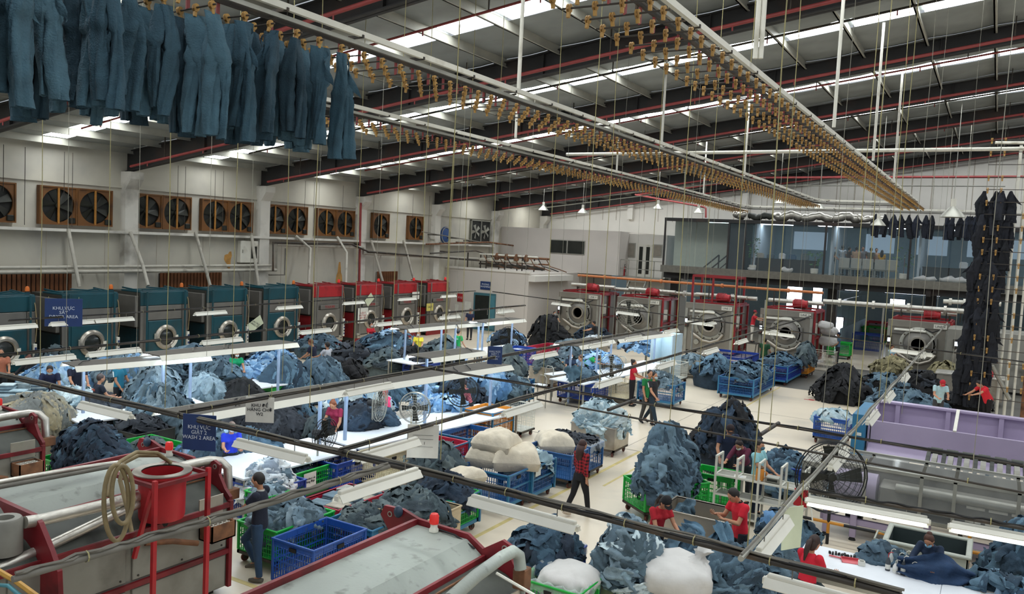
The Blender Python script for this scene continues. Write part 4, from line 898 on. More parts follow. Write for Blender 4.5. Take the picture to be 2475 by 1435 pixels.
# ---------------------------------------------------------------- front-loading washers of the LINE row
YL = 42.5
def line_washer(xl, no, label, kind):
    t = thing('line_washer', label, 'washing machine', (xl+1.3, YL, 0)); W = 1.3
    MB().b2((-W, .02, .12), (W, 2.6, 2.62), .02).build('body', m_panelsteel, t)
    MB().b2((-W+.1, .1, 0), (W-.1, 2.4, .14)).build('plinth', m_black, t)
    MB().b2((-W, -.03, 2.36), (W, .05, 2.68), .01).build('head_panel', m_panelsteel, t)
    for s in (-1, 1): MB().b2((s*W-.14*(s > 0), -.05, .12), (s*W+.14*(s < 0), .05, 2.36), .01).build('corner_column', m_steel, t)
    if no:
        sg = MB().box((.92, -.045, 2.5), (.55, .02, .2), ch=.003).build('line_sign', m_white, t); lettering(no, .15, m_ink, sg, (.92, -.06, 2.5))
    # drum front
    cx, cz = (.05, 1.55) if kind != 'b' else (.05, 1.6)
    dr_ = MB().lathe([(.80, 0), (.80, -.06), (.72, -.10), (.66, -.10), (.62, -.05)], 36, (cx, -.02, cz), 'y', cap=False).build('drum_ring', m_steel, t, smooth=40)
    MB().lathe([(.64, -.02), (.42, -.07), (.34, -.12)], 30, (cx, -.02, cz), 'y', cap=False).build('drum_face', m_panel, dr_, smooth=60)
    MB().lathe([(.36, -.08), (.36, -.2), (.28, -.2), (.28, -.02)], 28, (cx, -.02, cz), 'y', cap=False).build('mouth_ring', m_stain, dr_, smooth=40)
    MB().lathe([(.29, -.06), (0, -.06)], 24, (cx, -.02, cz), 'y').build('drum_opening', m_dark, dr_)
    for k in range(10):
        a = k*PI/5; MB().box((cx+.72*math.cos(a), -.13, cz+.72*math.sin(a)), (.06, .05, .06)).build('clamp', m_darkpipe, dr_)
    # curved silver chute under the drum
    MB().tube([(cx-.95+.0, -.14, cz-.45), (cx-.62, -.16, cz-.62), (cx-.3, -.17, cz-.82), (cx+.15, -.18, cz-.88), (cx+.55, -.17, cz-.72), (cx+.78, -.14, cz-.42)], .075, 8).build('curved_pipe', m_stain, t, smooth=50)
    MB().b2((-1.12, -.09, cz+.42), (-.45, -.02, cz+.58), .01).build('nozzle_box', m_panel, t)
    MB().b2((.62, -.12, cz-.35), (.86, -.02, cz+.35), .02).build('hinge_arm', m_panel, t)
    MB().lathe([(.14, 0), (.14, -.05), (.1, -.06), (0, -.06)], 16, (-.6, -.02, .6), 'y').build('drain_cap', m_steel, t, smooth=40)
    MB().tube([(.3, -.12, cz+.75), (.62, -.14, cz+.62), (.95, -.1, cz+.78)], .03, 6).build('hose', m_black, t, smooth=50)
    # control screen on left column
    cs = MB().b2((-1.3, -.14, 1.35), (-1.08, -.05, 1.9), .01).build('control_panel', m_darkpipe, t)
    MB().b2((-1.25, -.15, 1.62), (-1.13, -.138, 1.8)).build('screen', mat('small_screen', '#dfe8f5', var=0, emit=(.7, .82, 1.0), estr=1.5), cs)
    MB().cyl((-1.19, -.16, 1.48), (-1.19, -.135, 1.48), .03, n=10).build('button', m_redbright, cs)
    # lamp bar across the front
    lb = MB().b2((-1.0, -.2, 2.18), (.35, -.06, 2.28), .02).build('lamp_bar', m_reflector, t)
    MB().b2((.5, -.035, .95), (.75, -.02, 1.2)).build('data_plate', m_paper, t)
    # red frame, motor and pipes on the top
    for y in (.2, 2.3): MB().bar((-1.1, y, 2.72), (1.3, y, 2.72), .09).build('top_beam', m_red, t)
    for x in (-1.1, 1.3): MB().bar((x, .2, 2.72), (x, 2.3, 2.72), .09).build('top_beam', m_red, t)
    MB().bar((-1.1, .4, 2.76), (.8, .4, 2.95), .07).build('slanted_brace', m_red, t)
    mo = MB().lathe([(.0, 0), (.2, 0), (.24, .05), (.24, .5), (.2, .55), (.2, .7), (0, .72)], 16, (.15, .7, 3.0), 'x').build('motor', m_redbright, t, smooth=40)
    for k in range(6): MB().lathe([(.24, 0), (.27, 0), (.27, .02), (.24, .02)], 16, (.22+k*.07, .7, 3.0), 'x', cap=False).build('cooling_fin', m_red, mo)
    MB().b2((.2, .55, 2.76), (.75, .85, 2.8)).build('motor_foot', m_darkpipe, t)
    # side facing the aisle: red frame with grey panels
    for y in (.12, 1.3, 2.5): MB().bar((W+.06, y, .12), (W+.06, y, 2.7), .1).build('side_post', m_red, t)
    for z in (.2, 1.35, 2.65): MB().bar((W+.06, .12, z), (W+.06, 2.5, z), .1).build('side_rail', m_red, t)
    MB().b2((W+.01, .25, 1.55), (W+.12, .75, 2.1), .01).build('switch_box', m_white, t)
    MB().tube([(-1.3, 1.6, 3.05), (1.5, 1.6, 3.05)], .11, 10).build('lagged_pipe', m_silver, t, smooth=50)
    for x in (-.9, .5, 1.2): MB().tube([(x, 1.6, 3.05), (x, 1.6, 2.65)], .05, 8).build('riser', m_darkpipe, t)
    return t
for i, (xl, no, lab) in enumerate(((-21.95, 'LINE 0', 'grey washer standing next to the white room corner'), (-18.25, 'LINE 1', 'grey washer half hidden by a tall standing fan, second in the row'), (-14.25, 'LINE 2', 'grey washer that carries the open red gantry frame'), (-10.3, 'LINE 3', 'grey washer behind the orange crate, at the edge of the aisle'), (-4.3, 'LINE 4', 'grey washer beyond the aisle, behind the heaps of black jeans'))):
    line_washer(xl, no, lab, 'a' if i < 4 else 'b')
# machine partly hidden by the jeans tower
t = thing('round_door_washer', 'grey machine with a large pale round lid beside the washer beyond the aisle', 'washing machine', (0, 0, 0))
x0 = AY(2290, 800, 40.5).x
MB().b2((x0, 40.6, .1), (x0+3.4, 43, 2.6), .02).build('body', m_greydirty, t); MB().b2((x0+.1, 40.7, 0), (x0+3.3, 42.9, .12)).build('plinth', m_black, t)
p = AY(2350, 875, 40.4); MB().lathe([(.82, 0), (.82, -.05), (.76, -.08), (0, -.10)], 36, (p.x, 40.5, p.z), 'y').build('round_lid', m_panelsteel, t, smooth=50)
for dx in (-.4, .4): MB().bar((p.x+dx, 40.36, p.z-1.0), (p.x+dx, 40.36, p.z+.1), .04).build('lid_arm', m_steel, t)
p = AY(2312, 832, 40.4); MB().b2((p.x-.14, 40.5, p.z-.2), (p.x+.14, 40.6, p.z+.2)).build('screen_box', m_darkpipe, t); MB().b2((p.x-.08, 40.485, p.z-.08), (p.x+.08, 40.5, p.z+.1)).build('screen', MATS['small_screen'], t)
# orange and silver mains running above the washers
def main_pipe(pts, r, m, label, Y=YL+1.2):
    t = thing('overhead_pipe', label, 'pipe', (0, 0, 0)); q = [AY(px, py, Y) for px, py in pts]
    MB().tube(q, r, 8).build('pipe', m, t, smooth=50)
    for k in range(4): c = q[0].lerp(q[-1], (k+.5)/4); MB().cyl((c.x-.06, c.y, c.z), (c.x+.06, c.y, c.z), r*1.7, n=10).build('flange', m, t)
    for k in range(4): c = q[0].lerp(q[-1], (k+.3)/4); MB().bar((c.x, c.y, c.z), (c.x, c.y, 2.72), .05).build('support', m_darkpipe, t)
    return t
m_orangepipe = mat('orange_pipe_paint', '#c97a45', rough=.5, var=.1)
main_pipe([(1397, 665), (1990, 708)], .07, m_orangepipe, 'long orange pipe running above the row of grey washers')
main_pipe([(1395, 692), (1830, 722)], .11, m_silver, 'silver lagged pipe behind the row of grey washers', YL+2.0)
main_pipe([(1990, 728), (2330, 752)], .12, m_silver, 'silver lagged pipe bridging the aisle to the washer beyond it', YL+.6)
main_pipe([(2280, 728), (2420, 735)], .1, m_white, 'white pipe run above the round lid machine', YL+1.0)
# red gantry above the LINE 2 washer
t = thing('red_gantry', 'open red steel gantry frame standing on a grey washer', 'gantry', (-12.95, YL, 2.72))
for x in (-1.1, 0, 1.25): MB().bar((x, .35, 0), (x, .35, 1.35), .1).build('post', m_red, t)
for x in (-1.1, 1.25): MB().bar((x, 1.9, 0), (x, 1.9, 1.35), .1).build('post', m_red, t)
for y in (.35, 1.9): MB().bar((-1.1, y, 1.38), (1.25, y, 1.38), .12).build('beam', m_red, t)
for x in (-1.1, 1.25): MB().bar((x, .35, 1.38), (x, 1.9, 1.38), .12).build('beam', m_red, t)
# ---------------------------------------------------------------- overhead conveyors with clip hangers and hanging jeans
ZK = 8.0
def conveyor(pts, label, pipes=True):
    t = thing('overhead_conveyor', label, 'conveyor', (0, 0, 0)); pts = [Vector(p) for p in pts]
    def sweep(dx, dz, w, h, m, nm):
        mb = MB()
        for a, b in zip(pts[:-1], pts[1:]):
            d_ = (b-a).normalized(); s_ = Vector((d_.y, -d_.x, 0))
            mb.bar(a+s_*dx+Vector((0, 0, dz))-d_*.02, b+s_*dx+Vector((0, 0, dz))+d_*.02, w, h)
        mb.build(nm, m, t)
    sweep(.12, .03, .055, .075, m_white, 'top_beam'); sweep(-.05, -.07, .035, .06, m_darkpipe, 'track_rail'); sweep(.08, -.08, .035, .05, m_steel, 'track_rail'); sweep(.02, -.13, .025, .03, m_darkpipe, 'chain')
    for a, b in zip(pts[:-1], pts[1:]):
        n = max(1, int((b-a).length/1.25))
        for k in range(n):
            c = a.lerp(b, (k+.5)/n); d_ = (b-a).normalized(); s_ = Vector((d_.y, -d_.x, 0))
            MB().bar(c+s_*.16, c-s_*.09, .03, .04).bar(c-s_*.08+Vector((0, 0, .02)), c-s_*.08+Vector((0, 0, -.14)), .025).build('bracket', m_darkpipe, t)
    return t
C1 = [(-7.32, 1.0, ZK), (-7.4, 38.4, ZK)]; C2 = [(-11.45, 10.5, ZK), (-11.6, 27, ZK), (-12.2, 44.6, ZK)]; C3 = [(-3.22, 2.0, ZK), (-3.3, 39.2, ZK)]
conveyor(C1+[(-7.2, 39.2, ZK), (-6.6, 39.6, ZK), (-4.2, 39.9, ZK), (-3.4, 39.7, ZK)], 'overhead conveyor that carries the hanging jeans, curving at its far end')
conveyor(C2+[(-11.9, 45.4, ZK), (-11, 45.7, ZK)], 'overhead conveyor beyond the hanging jeans, carrying only empty clips')
conveyor(C3, 'overhead conveyor with empty clip bars, nearest the jeans tower')
yx = G(2200, 508, ZK).y
conveyor([(-11.0, yx, ZK), (1.2, yx+.1, ZK)], 'cross conveyor in front of the office carrying dark jeans')
# the clip bar
clipb = MB()
n = 8
for s in (-1, 1):
    clipb.prism([(.034*math.cos(2*PI*k/n+.39), .043*math.sin(2*PI*k/n+.39)) for k in range(n)], 'x', s*.012-.008, s*.012+.008)
clipb.b2((-.016, -.014, -.09), (.016, .014, -.04)); clipb.b2((-.012, -.035, -.02), (.012, .035, .0))
clip_me = clipb.mesh('clip'); clip_me.materials.append(m_wood)
bar_me = MB().cyl((-.47, 0, 0), (.47, 0, 0), .010, n=6).mesh('bar'); bar_me.materials.append(m_darkpipe)
link_me = MB().b2((-.010, -.02, 0), (.010, .02, .17)).mesh('link'); link_me.materials.append(m_redpipe)
CLIPX = (-.40, -.135, .135, .40)
def hanger(x, y, z, rz, label, group):
    t = thing('clip_hanger', label, 'hanger', (x, y, z), rz, group)
    obj('bar', bar_me, t); obj('link', link_me, t)
    for cx in CLIPX:
        c = obj('clip', clip_me, t, loc=(cx, 0, 0)); c.rotation_euler[0] = random.uniform(-.25, .25)
    return t
def along(pts, s):
    for a, b in zip(pts[:-1], pts[1:]):
        a, b = Vector(a), Vector(b); L = (b-a).length
        if s <= L: return a+(b-a)*(s/L)
        s -= L
    return None
HZ = ZK-.30
def run(pts, step, lab, grp, jeans=None):
    s = .1; out = []
    while True:
        p = along(pts, s)
        if p is None: break
        hanger(p.x-.02, p.y, HZ, random.uniform(-.06, .06), lab, grp); out.append(p); s += step
    return out
H1 = run(C1, .375, 'clip bar with four wooden clips on the conveyor that carries the hanging jeans', 'clip bars on the jeans conveyor')
H2 = run(C2, .375, 'clip bar with four wooden clips on the conveyor of empty clips', 'clip bars on the empty conveyor')
H3 = run(C3, .375, 'clip bar with four wooden clips on the conveyor nearest the jeans tower', 'clip bars on the conveyor by the tower')
# hanging jeans: hung by the waist corner, legs falling in folds
def hanging_jeans_mesh(seed, H=1.15):
    r = np.random.RandomState(seed); mb = MB(); nz, na = 30, 22
    sway = r.uniform(-.03, .03)
    for leg in (-1, 1):
        L = H*r.uniform(.93, 1.0)*(1.0 if leg > 0 else r.uniform(.86, 1.0)); A = np.zeros((nz, na+1, 3)); ph = r.uniform(0, 6, 4); off = r.uniform(.02, .065); tw = r.uniform(-.5, .5); yo = leg*r.uniform(.01, .05)
        for i in range(nz):
            t = i/(nz-1); z = -t*L
            if t < .38: w = .025+.085*(t/.38)**.8
            else: w = .11-.03*((t-.38)/.62)
            th = .045+.015*math.sin(5*t+ph[0])+(.02 if t < .4 else 0)
            cx = leg*off*min(1, t*2.2)+sway*t*t*2+.02*math.sin(4*t+ph[1]); cy = yo*min(1, t*3)+.025*math.sin(3.3*t+ph[2])
            for k in range(na+1):
                a = 2*PI*k/na; f = 1+.22*math.sin(3*a+ph[1]+2.5*t)+.2*math.sin(5*a+ph[3]+7*t)*(.3+.7*t)+.10*math.sin(7*a+19*t+ph[0])+.05*math.sin(2*a+46*t+ph[2])
                x = w*math.cos(a)*f; y = th*math.sin(a)*f; c, s_ = math.cos(tw*t), math.sin(tw*t)
                A[i, k] = (cx+x*c-y*s_, cy+x*s_+y*c, z)
        mb.grid(A)
    # waistband flap dropping from the clip
    A = np.zeros((7, 6, 3)); sg = r.choice([-1, 1])
    for i in range(7):
        for j in range(6): A[i, j] = (sg*(.03+.19*j/5*(.3+i/6)), .05+.03*math.sin(j+i*.7), -.03-.30*i/6-.14*j/5)
    mb.grid(A)
    me = mb.mesh('hanging_jeans', 180); me.materials.append(m_denim); return me
HJ = [hanging_jeans_mesh(s) for s in range(9)]
cols = ['#355260', '#2f4b59', '#3e5c6a', '#263f4c', '#314d5b', '#456371', '#223a46']
for k, p in enumerate(H1):
    if p.y > 7.75: break
    for j, cx in enumerate(CLIPX):
        if random.random() < (.92 if p.y < 7.2 else .6):
            o = obj('hanging_jeans', random.choice(HJ), None, srgb(random.choice(cols)), (p.x-.02+cx, p.y, HZ-.07), random.uniform(-.5, .5) if random.random() < .8 else random.uniform(1, 2.2))
            o.scale = (random.uniform(.72, 1.0), 1.2, random.uniform(.95, 1.12))
            tag(o, 'blue jeans hanging by the waist from the overhead clip conveyor', 'jeans', 'jeans hanging on the overhead conveyor')
# dark jeans on the cross conveyor
xs = [AY(px, 530, yx).x for px in (2117, 2138, 2160, 2178, 2198, 2217, 2238, 2252, 2290, 2303, 2320, 2338, 2344, 2350, 2357, 2363, 2370, 2376, 2382, 2389, 2395, 2400)]
for i, x in enumerate(xs):
    o = obj('hanging_jeans', HJ[i % 9], None, srgb(['#171c28', '#10141d', '#1c2230'][i % 3]), (x, yx, HZ+.06), random.uniform(-.4, .4)); o.scale = (1.15, 1.2, 1.05)
    tag(o, 'dark navy jeans hanging in front of the office glass', 'jeans', 'dark jeans on the cross conveyor')
# dark hooks for these
for i, x in enumerate(xs): tag(MB().bar((x, yx, HZ+.04), (x, yx, ZK-.2), .02).box((x, yx, HZ+.04), (.07, .05, .06)).build('hook', m_darkpipe), 'dark hook on the cross conveyor holding dark jeans', 'hook', 'hooks of the cross conveyor')
# hanging rods that carry the conveyors
def rod(p, z1, r, m, label, grp):
    tag(MB().tube([p, (p[0], p[1], z1)], r, 8).build('hanging_rod', m, None, smooth=60), label, 'rod', grp)
for px, py, C in ((1253, 225, -7.3), (1598, 365, -7.3), (1798, 440, -7.3), (1246, 335, -11.4), (1490, 420, -11.5), (1700, 470, -11.9), (1825, 145, -3.2), (1838, 145, -3.2), (2015, 310, -3.2), (2110, 390, -3.2), (2160, 440, -3.2)):
    p = G(px, py, ZK+.08); rod((p.x, p.y, ZK+.1), zp(p.x)-.1, .035, m_white, 'white rod hanging the conveyor beam from the roof', 'conveyor hanging rods')
# cross tube spanning the conveyors and lower rods
p0 = G(1600, 331, ZK+.3); 
tag(MB().tube([(-12.5, 24.2, ZK+.42), (4, 24.2, ZK+.42)], .05, 8).build('cross_tube', m_white, None, smooth=60), 'white cross tube spanning the overhead conveyors', 'tube')
# red sprinkler pipes below the rafters and thinner ones between them
for i, y in enumerate(RAFT_Y[1:]):
    for dy, dz, r, m, lab in ((-.55, .02, .05, m_redpipe, 'red sprinkler pipe running along under a black rafter'), (2.3, .35, .032, m_redpipe if i % 2 else m_darkpipe, 'thin sprinkler pipe running across between two rafters')):
        if y+dy > YB-.5: continue
        t = thing('sprinkler_pipe', lab, 'pipe', (0, 0, 0), 0, 'sprinkler pipes under the rafters' if r > .04 else 'thin sprinkler pipes between rafters')
        x0 = XW+1.0 if r > .04 else XW+4.2
        MB().tube([(x0, y+dy, zr(x0)+dz), (XE, y+dy, zr(XE)+dz)], r, 8).build('pipe', m, t, smooth=60)
        for k in range(9): x = x0+2+k*4.4; MB().b2((x-.015, y+dy-.015, zr(x)+dz), (x+.015, y+dy+.015, zr(x)+.85)).build('hanger_rod', m_darkpipe, t)
        for k in range(10): x = x0+1+k*3.1; MB().cyl((x, y+dy, zr(x)+dz), (x, y+dy, zr(x)+dz-.14), .02, n=6).build('sprinkler_head', m_redpipe, t)
tag(MB().tube([AY(1540, 470, 52), AY(1840, 429, 52), AY(2470, 427, 52), AY(2600, 427, 52)], .07, 8).build('main_pipe', m_redpipe, None, smooth=60), 'level red main pipe crossing before the white back wall', 'pipe')
tag(MB().tube([AY(1535, 470, 51.5), AY(1700, 500, 51.5), AY(1706, 503, 51.5), AY(1706, 526, 51.5)], .06, 8).build('main_pipe', m_redpipe, None, smooth=60), 'red pipe bending down to the mezzanine roof', 'pipe')
for i, (a, b) in enumerate((((1215, 500), (1850, 430)), ((1290, 505), (1700, 455)), ((1850, 448), (2430, 450)), ((2000, 355), (2440, 335)))):
    tag(MB().tube([AY(*a, 50), AY(*b, 50)], .035, 6).build('thin_pipe', m_steel, None), ['thin grey pipe rising along the back bay', 'second thin grey pipe of the back bay', 'thin grey pipe level before the back wall', 'thin grey pipe high before the last rafters'][i], 'pipe')
# high-bay dome lamps
for i, (px, py) in enumerate(((1590, 505), (1408, 515), (1313, 508), (1688, 515), (1884, 492), (1980, 505), (2122, 545), (2302, 525))):
    Y = 44 if i not in (6, 7) else 38
    p = AY(px, py, Y); t = thing('dome_lamp', ['grey dome lamp hung before the back wall near the white room', 'grey dome lamp hung before the dark window', 'dark dome lamp hung at the last rafter', 'grey dome lamp above the office lobby', 'grey dome lamp above the office desks', 'grey dome lamp above the office partition', 'pale dome lamp beside the first dark hanging jeans', 'large pale dome lamp among the dark hanging jeans'][i], 'lamp', p)
    s = 1.0 if i < 7 else 1.5
    MB().lathe([(.06*s, .30*s), (.1*s, .26*s), (.25*s, .1*s), (.32*s, 0), (.3*s, 0), (.23*s, .09*s), (.08*s, .24*s)], 18, cap=False).build('shade', m_steel, t, smooth=50)
    MB().cyl((0, 0, .28*s), (0, 0, .5*s), .07*s, n=10).build('ballast', m_white, t); MB().cyl((0, 0, .5*s), (0, 0, zp(p.x)-.01-p.z), .015, n=5).build('stem', m_steel, t)
# ---------------------------------------------------------------- lamp rails, tube lamps, work-table canopies
def lamp_proto(L):
    t = thing('tube_lamp', 'x', 'lamp')
    mb = MB(); w = .085
    prof = [(-w, -.045), (-w*.35, .03), (w*.35, .03), (w, -.045), (w*.92, -.055), (w*.3, .015), (-w*.3, .015), (-w*.92, -.055)]
    mb.prism(prof, 'x', -L/2, L/2); mb.build('reflector', m_reflector, t)
    MB().b2((-L/2+.02, -.03, .025), (L/2-.02, .03, .065), .008).build('housing', m_white, t)
    MB().cyl((-L/2+.04, 0, -.015), (L/2-.04, 0, -.015), .014, n=8).build('tube', m_tube, t)
    for s in (-1, 1): MB().b2((s*L/2-.02, -.03, -.035), (s*L/2+.02, .03, .02)).build('end_cap', m_white, t)
    for s in (-1, 1): MB().cyl((s*L*.32, 0, .06), (s*L*.32, 0, .16), .006, n=5).build('hanger', m_cable, t)
    return t
LP = {}
def tube_lamp(p, rz, L, label, group=None):
    k = round(L, 2)
    if k not in LP:
        LP[k] = lamp_proto(k); LP[k]['proto'] = 1; t = LP[k]
    else: t = dup(LP[k])
    if 'proto' in t.keys(): del t['proto']
    t.location = p; t.rotation_euler[2] = rz; t['label'] = label
    if group: t['group'] = group
    elif 'group' in t.keys(): del t['group']
    return t
def rail(name_label, pts, r=.022, cables=2, cat='lamp rail', m=None):
    t = thing('lamp_rail', name_label, cat, (0, 0, 0)); pts = [Vector(p) for p in pts]
    MB().tube(pts, r, 8).build('pipe', m or m_darkpipe, t, smooth=60)
    n = 40
    for c in range(cables):
        q = []
        for i in range(n+1):
            f = i/n*(len(pts)-1); k = min(int(f), len(pts)-2); p = pts[k].lerp(pts[k+1], f-k)
            q.append(p+Vector((.02*math.sin(i*1.7+c), .02*math.cos(i*1.3+c), r+.006+.012*c+.006*math.sin(i*.9+c*2))))
        MB().tube(q, .013, 5).build('cable', m_black if c == 0 and m is None else m_cable, t, smooth=60)
    L = sum((b-a).length for a, b in zip(pts[:-1], pts[1:])); m = int(L/1.1)
    me = MB().lathe([(r+.022, -.006), (r+.022, .006)], 8, axis='x', cap=False).mesh('cable_tie'); me.materials.append(m_rope)
    for i in range(m):
        f = (i+.5)/m*(len(pts)-1); k = min(int(f), len(pts)-2); p = pts[k].lerp(pts[k+1], f-k); d_ = pts[k+1]-pts[k]
        o = obj('cable_tie', me, t, loc=p+Vector((0, 0, .015))); o.rotation_euler[2] = math.atan2(d_.y, d_.x)
    return t
ZR = 2.75
def on_rail(p0, p1, px, z):
    """point of the rail p0-p1 that stands at photo column px"""
    best = None
    for i in range(401):
        p = Vector(p0).lerp(Vector(p1), i/400); v = p-Vector((0, 0, CAMH)); c = np.array(v)
        x = 1237.5+FPX*(c@CR)/-(c@CB)
        if best is None or abs(x-px) < best[0]: best = (abs(x-px), p)
    return best[1]
# foreground rail across the hall
zA = 2.7; A0 = G(-60, 893, zA); A1 = G(1100, 1160, zA); A2 = G(2180, 1440, zA)
yA = 0
rail('dark rail with cables crossing the front of the hall above the crates', [A0, A1, A2], .028, 3)
# rails running away from the camera
B0, B1 = G(30, 1400, 2.9), G(940, 1127, 2.9)
rail('pair of grey cables and rail ending at the crossing above the crates', [B0, G(500, 1264, 2.9), B1], .026, 2, m=m_cable)
R20, R21 = G(818, 1091, ZR), G(1960, 765, ZR); rail('lamp rail running from the sacks of clothing to the washer at the aisle', [R20, R21])
R30, R31 = G(430, 1000, ZR), G(1800, 757, ZR); rail('lamp rail running over the long work-table canopy to the gantry washer', [R30, R31])
R40, R41 = G(-30, 862, ZR), G(1270, 738, ZR); rail('lamp rail running in front of the dryers', [R40, R41], .025, 1)
R90, R91 = G(20, 775, ZR+.1), G(1150, 703, ZR+.1); rail('thin wire rail strung along the dryer fronts', [R90, R91], .015, 1)
R60, R61 = G(1790, 1350, ZR), G(2290, 780, ZR); rail('pale lamp rail running past the purple machine', [R60, R61], .028, 1, m=m_steel)
# rails across, on the right
S0, S1 = G(1000, 885, ZR), G(2475, 1125, ZR); rail('upper cross rail above the walking pair', [S0, S1], .016, 1)
T0, T1 = G(1300, 965, ZR), G(2475, 1190, ZR); rail('lower cross rail above the walking pair', [T0, T1], .016, 0)
U0, U1 = G(1955, 1186, 2.5), G(2560, 1292, 2.5); rail('cross rail carrying two lit lamps over the white table', [U0, U1], .022, 1)
V0, V1 = G(1190, 705, ZR), G(2475, 875, ZR); rail('thin far rail crossing in front of the grey washers', [V0, V1], .015, 1)
for i, (a, b) in enumerate((((1470, 990), (1536, 965)), ((1838, 1050), (1882, 1022)))):
    tag(MB().tube([G(*a, ZR), G(*b, ZR)], .03, 8).build('rail_link', m_darkpipe, None, smooth=60), ['short link between the cross rails near the pale jeans cart', 'short link between the cross rails near the dark heap'][i], 'rail link')
# lamps: (x0,x1,y mid, z) placed under the rails by the photo columns of their ends
def lamps_on(P0, P1, ends, z, rail_label, dz=-.17, L=1.28, tilt=0.0):
    P0, P1 = Vector(P0), Vector(P1)
    for x0, x1 in ends:
        a = on_rail(P0, P1, x0, z); b = on_rail(P0, P1, x1, z); c = (a+b)/2; d_ = (P1-P0)
        tube_lamp((c.x, c.y, c.z+dz), math.atan2(d_.y, d_.x), L, 'white reflector tube lamp hung under '+rail_label, 'lamps under '+rail_label).rotation_euler[0] = tilt
lamps_on(R30, R31, [(835, 945), (1285, 1347), (1425, 1472), (1508, 1556), (1600, 1645), (1700, 1735)], ZR, 'the rail over the long canopy')
lamps_on(R20, R21, [(870, 1010), (1215, 1305), (1440, 1500), (1580, 1640), (1695, 1740), (1775, 1810), (1850, 1885)], ZR, 'the rail from the sacks to the aisle washer')
lamps_on(R40, R41, [(40, 172), (230, 320), (490, 580), (725, 800), (910, 972), (1062, 1112), (1200, 1245)], ZR, 'the rail before the dryers')
lamps_on(R90, R91, [(-50, 35), (135, 215), (230, 318), (470, 548), (668, 732), (830, 880), (963, 1005), (1066, 1103)], ZR+.1, 'the thin wire along the dryer fronts')
lamps_on(R60, R61, [(1835, 1905), (2000, 2050), (2098, 2120), (2140, 2160), (2180, 2196), (2225, 2240)], ZR, 'the pale rail past the purple machine')
lamps_on(A0, A1, [(190, 325)], zA, 'the front rail at its dryer end', L=1.3)
lamps_on(A0, A1, [(570, 745)], zA, 'the front rail above the pale jeans table', L=1.35)
lamps_on(A1, A2, [(1142, 1395)], zA, 'the front rail above the walkway', L=1.4)
lamps_on(A1, A2, [(1915, 2160)], zA, 'the front rail above the white table corner', L=1.3)
lamps_on(U0, U1, [(1985, 2210)], 2.5, 'the cross rail above the long-haired worker', L=1.4, tilt=-.6, dz=-.12)
lamps_on(U0, U1, [(2370, 2560)], 2.5, 'the cross rail above the folded jeans', L=1.4, tilt=-.6, dz=-.12)
lamps_on(V0, V1, [(1330, 1385), (1487, 1550), (1661, 1725), (1848, 1915), (2165, 2245)], ZR, 'the thin far rail')
lamps_on(B0, B1, [(900, 1060)], 2.9, 'the end of the grey cable rail', L=1.3)
# canopies: board roof with white edges, tubes below, posts to the table
def canopy(p0, p1, z, W, label, posts=True):
    a, b = G(*p0, z), G(*p1, z); d_ = b-a; L = d_.length; rz = math.atan2(d_.y, d_.x)
    t = thing('lamp_canopy', label, 'canopy', (a.x, a.y, 0), rz)
    MB().b2((0, 0, z), (L, W, z+.03), .005).build('board', m_board, t)
    for s, nm in ((0, 'edge_reflector'), (1, 'edge_reflector')):
        y = -.02 if s == 0 else W+.02; sg = -1 if s == 0 else 1
        MB().prism([(y, z+.03), (y+sg*.11, z-.09), (y+sg*.10, z-.10), (y-sg*.0, z+.0)], 'x', 0, L).build(nm, m_reflector, t)
        n = max(1, int(L/1.4))
        for k in range(n): MB().cyl((L*k/n+.08, y+sg*.03, z-.055), (L*(k+1)/n-.08, y+sg*.03, z-.055), .016, n=6).build('tube', m_tube_bright, t)
    if posts:
        n = max(2, int(L/2.6)+1)
        for k in range(n): x = .35+(L-.7)*k/(n-1); MB().b2((x-.03, W/2-.03, 0), (x+.03, W/2+.03, z)).build('post', m_postblue, t)
    for k in range(max(2, int(L*.8))):
        x0 = random.uniform(.1, L-.5); MB().tube([(x0, .1, z+.05), (x0+.2, W*.5, z+.06+.06*random.random()), (x0+.45, W*.8, z+.05)], .012, 5).build('cable', m_black if k % 2 else m_cable, t, smooth=60)
    return t, a, b, L, rz
canopy((180, 888), (508, 862), 2.0, .75, 'grey board lamp canopy over the tables by the second dryer')
canopy((385, 862), (718, 830), 2.15, .75, 'grey board lamp canopy over the tables by the fourth dryer')
canopy((440, 1012), (835, 944), 2.05, .8, 'near half of the long grey lamp canopy with the white hall sign')
canopy((838, 944), (1235, 884), 2.05, .8, 'far half of the long grey lamp canopy')
canopy((985, 797), (1100, 786), 2.0, .8, 'small lamp canopy over the yellow-shirted worker')
canopy((1105, 786), (1188, 780), 2.0, .8, 'small lamp canopy over the green-shirted worker')
canopy((1175, 781), (1268, 772), 2.1, .8, 'small lamp canopy nearest the teal door')
canopy((1040, 868), (1172, 850), 2.1, .85, 'lamp canopy beside the blue hanging sign')
canopy((1398, 838), (1482, 822), 2.05, .9, 'lamp canopy over the green-shirted bending worker')
canopy((1492, 822), (1618, 806), 2.05, .9, 'lamp canopy before the pale blue booth')
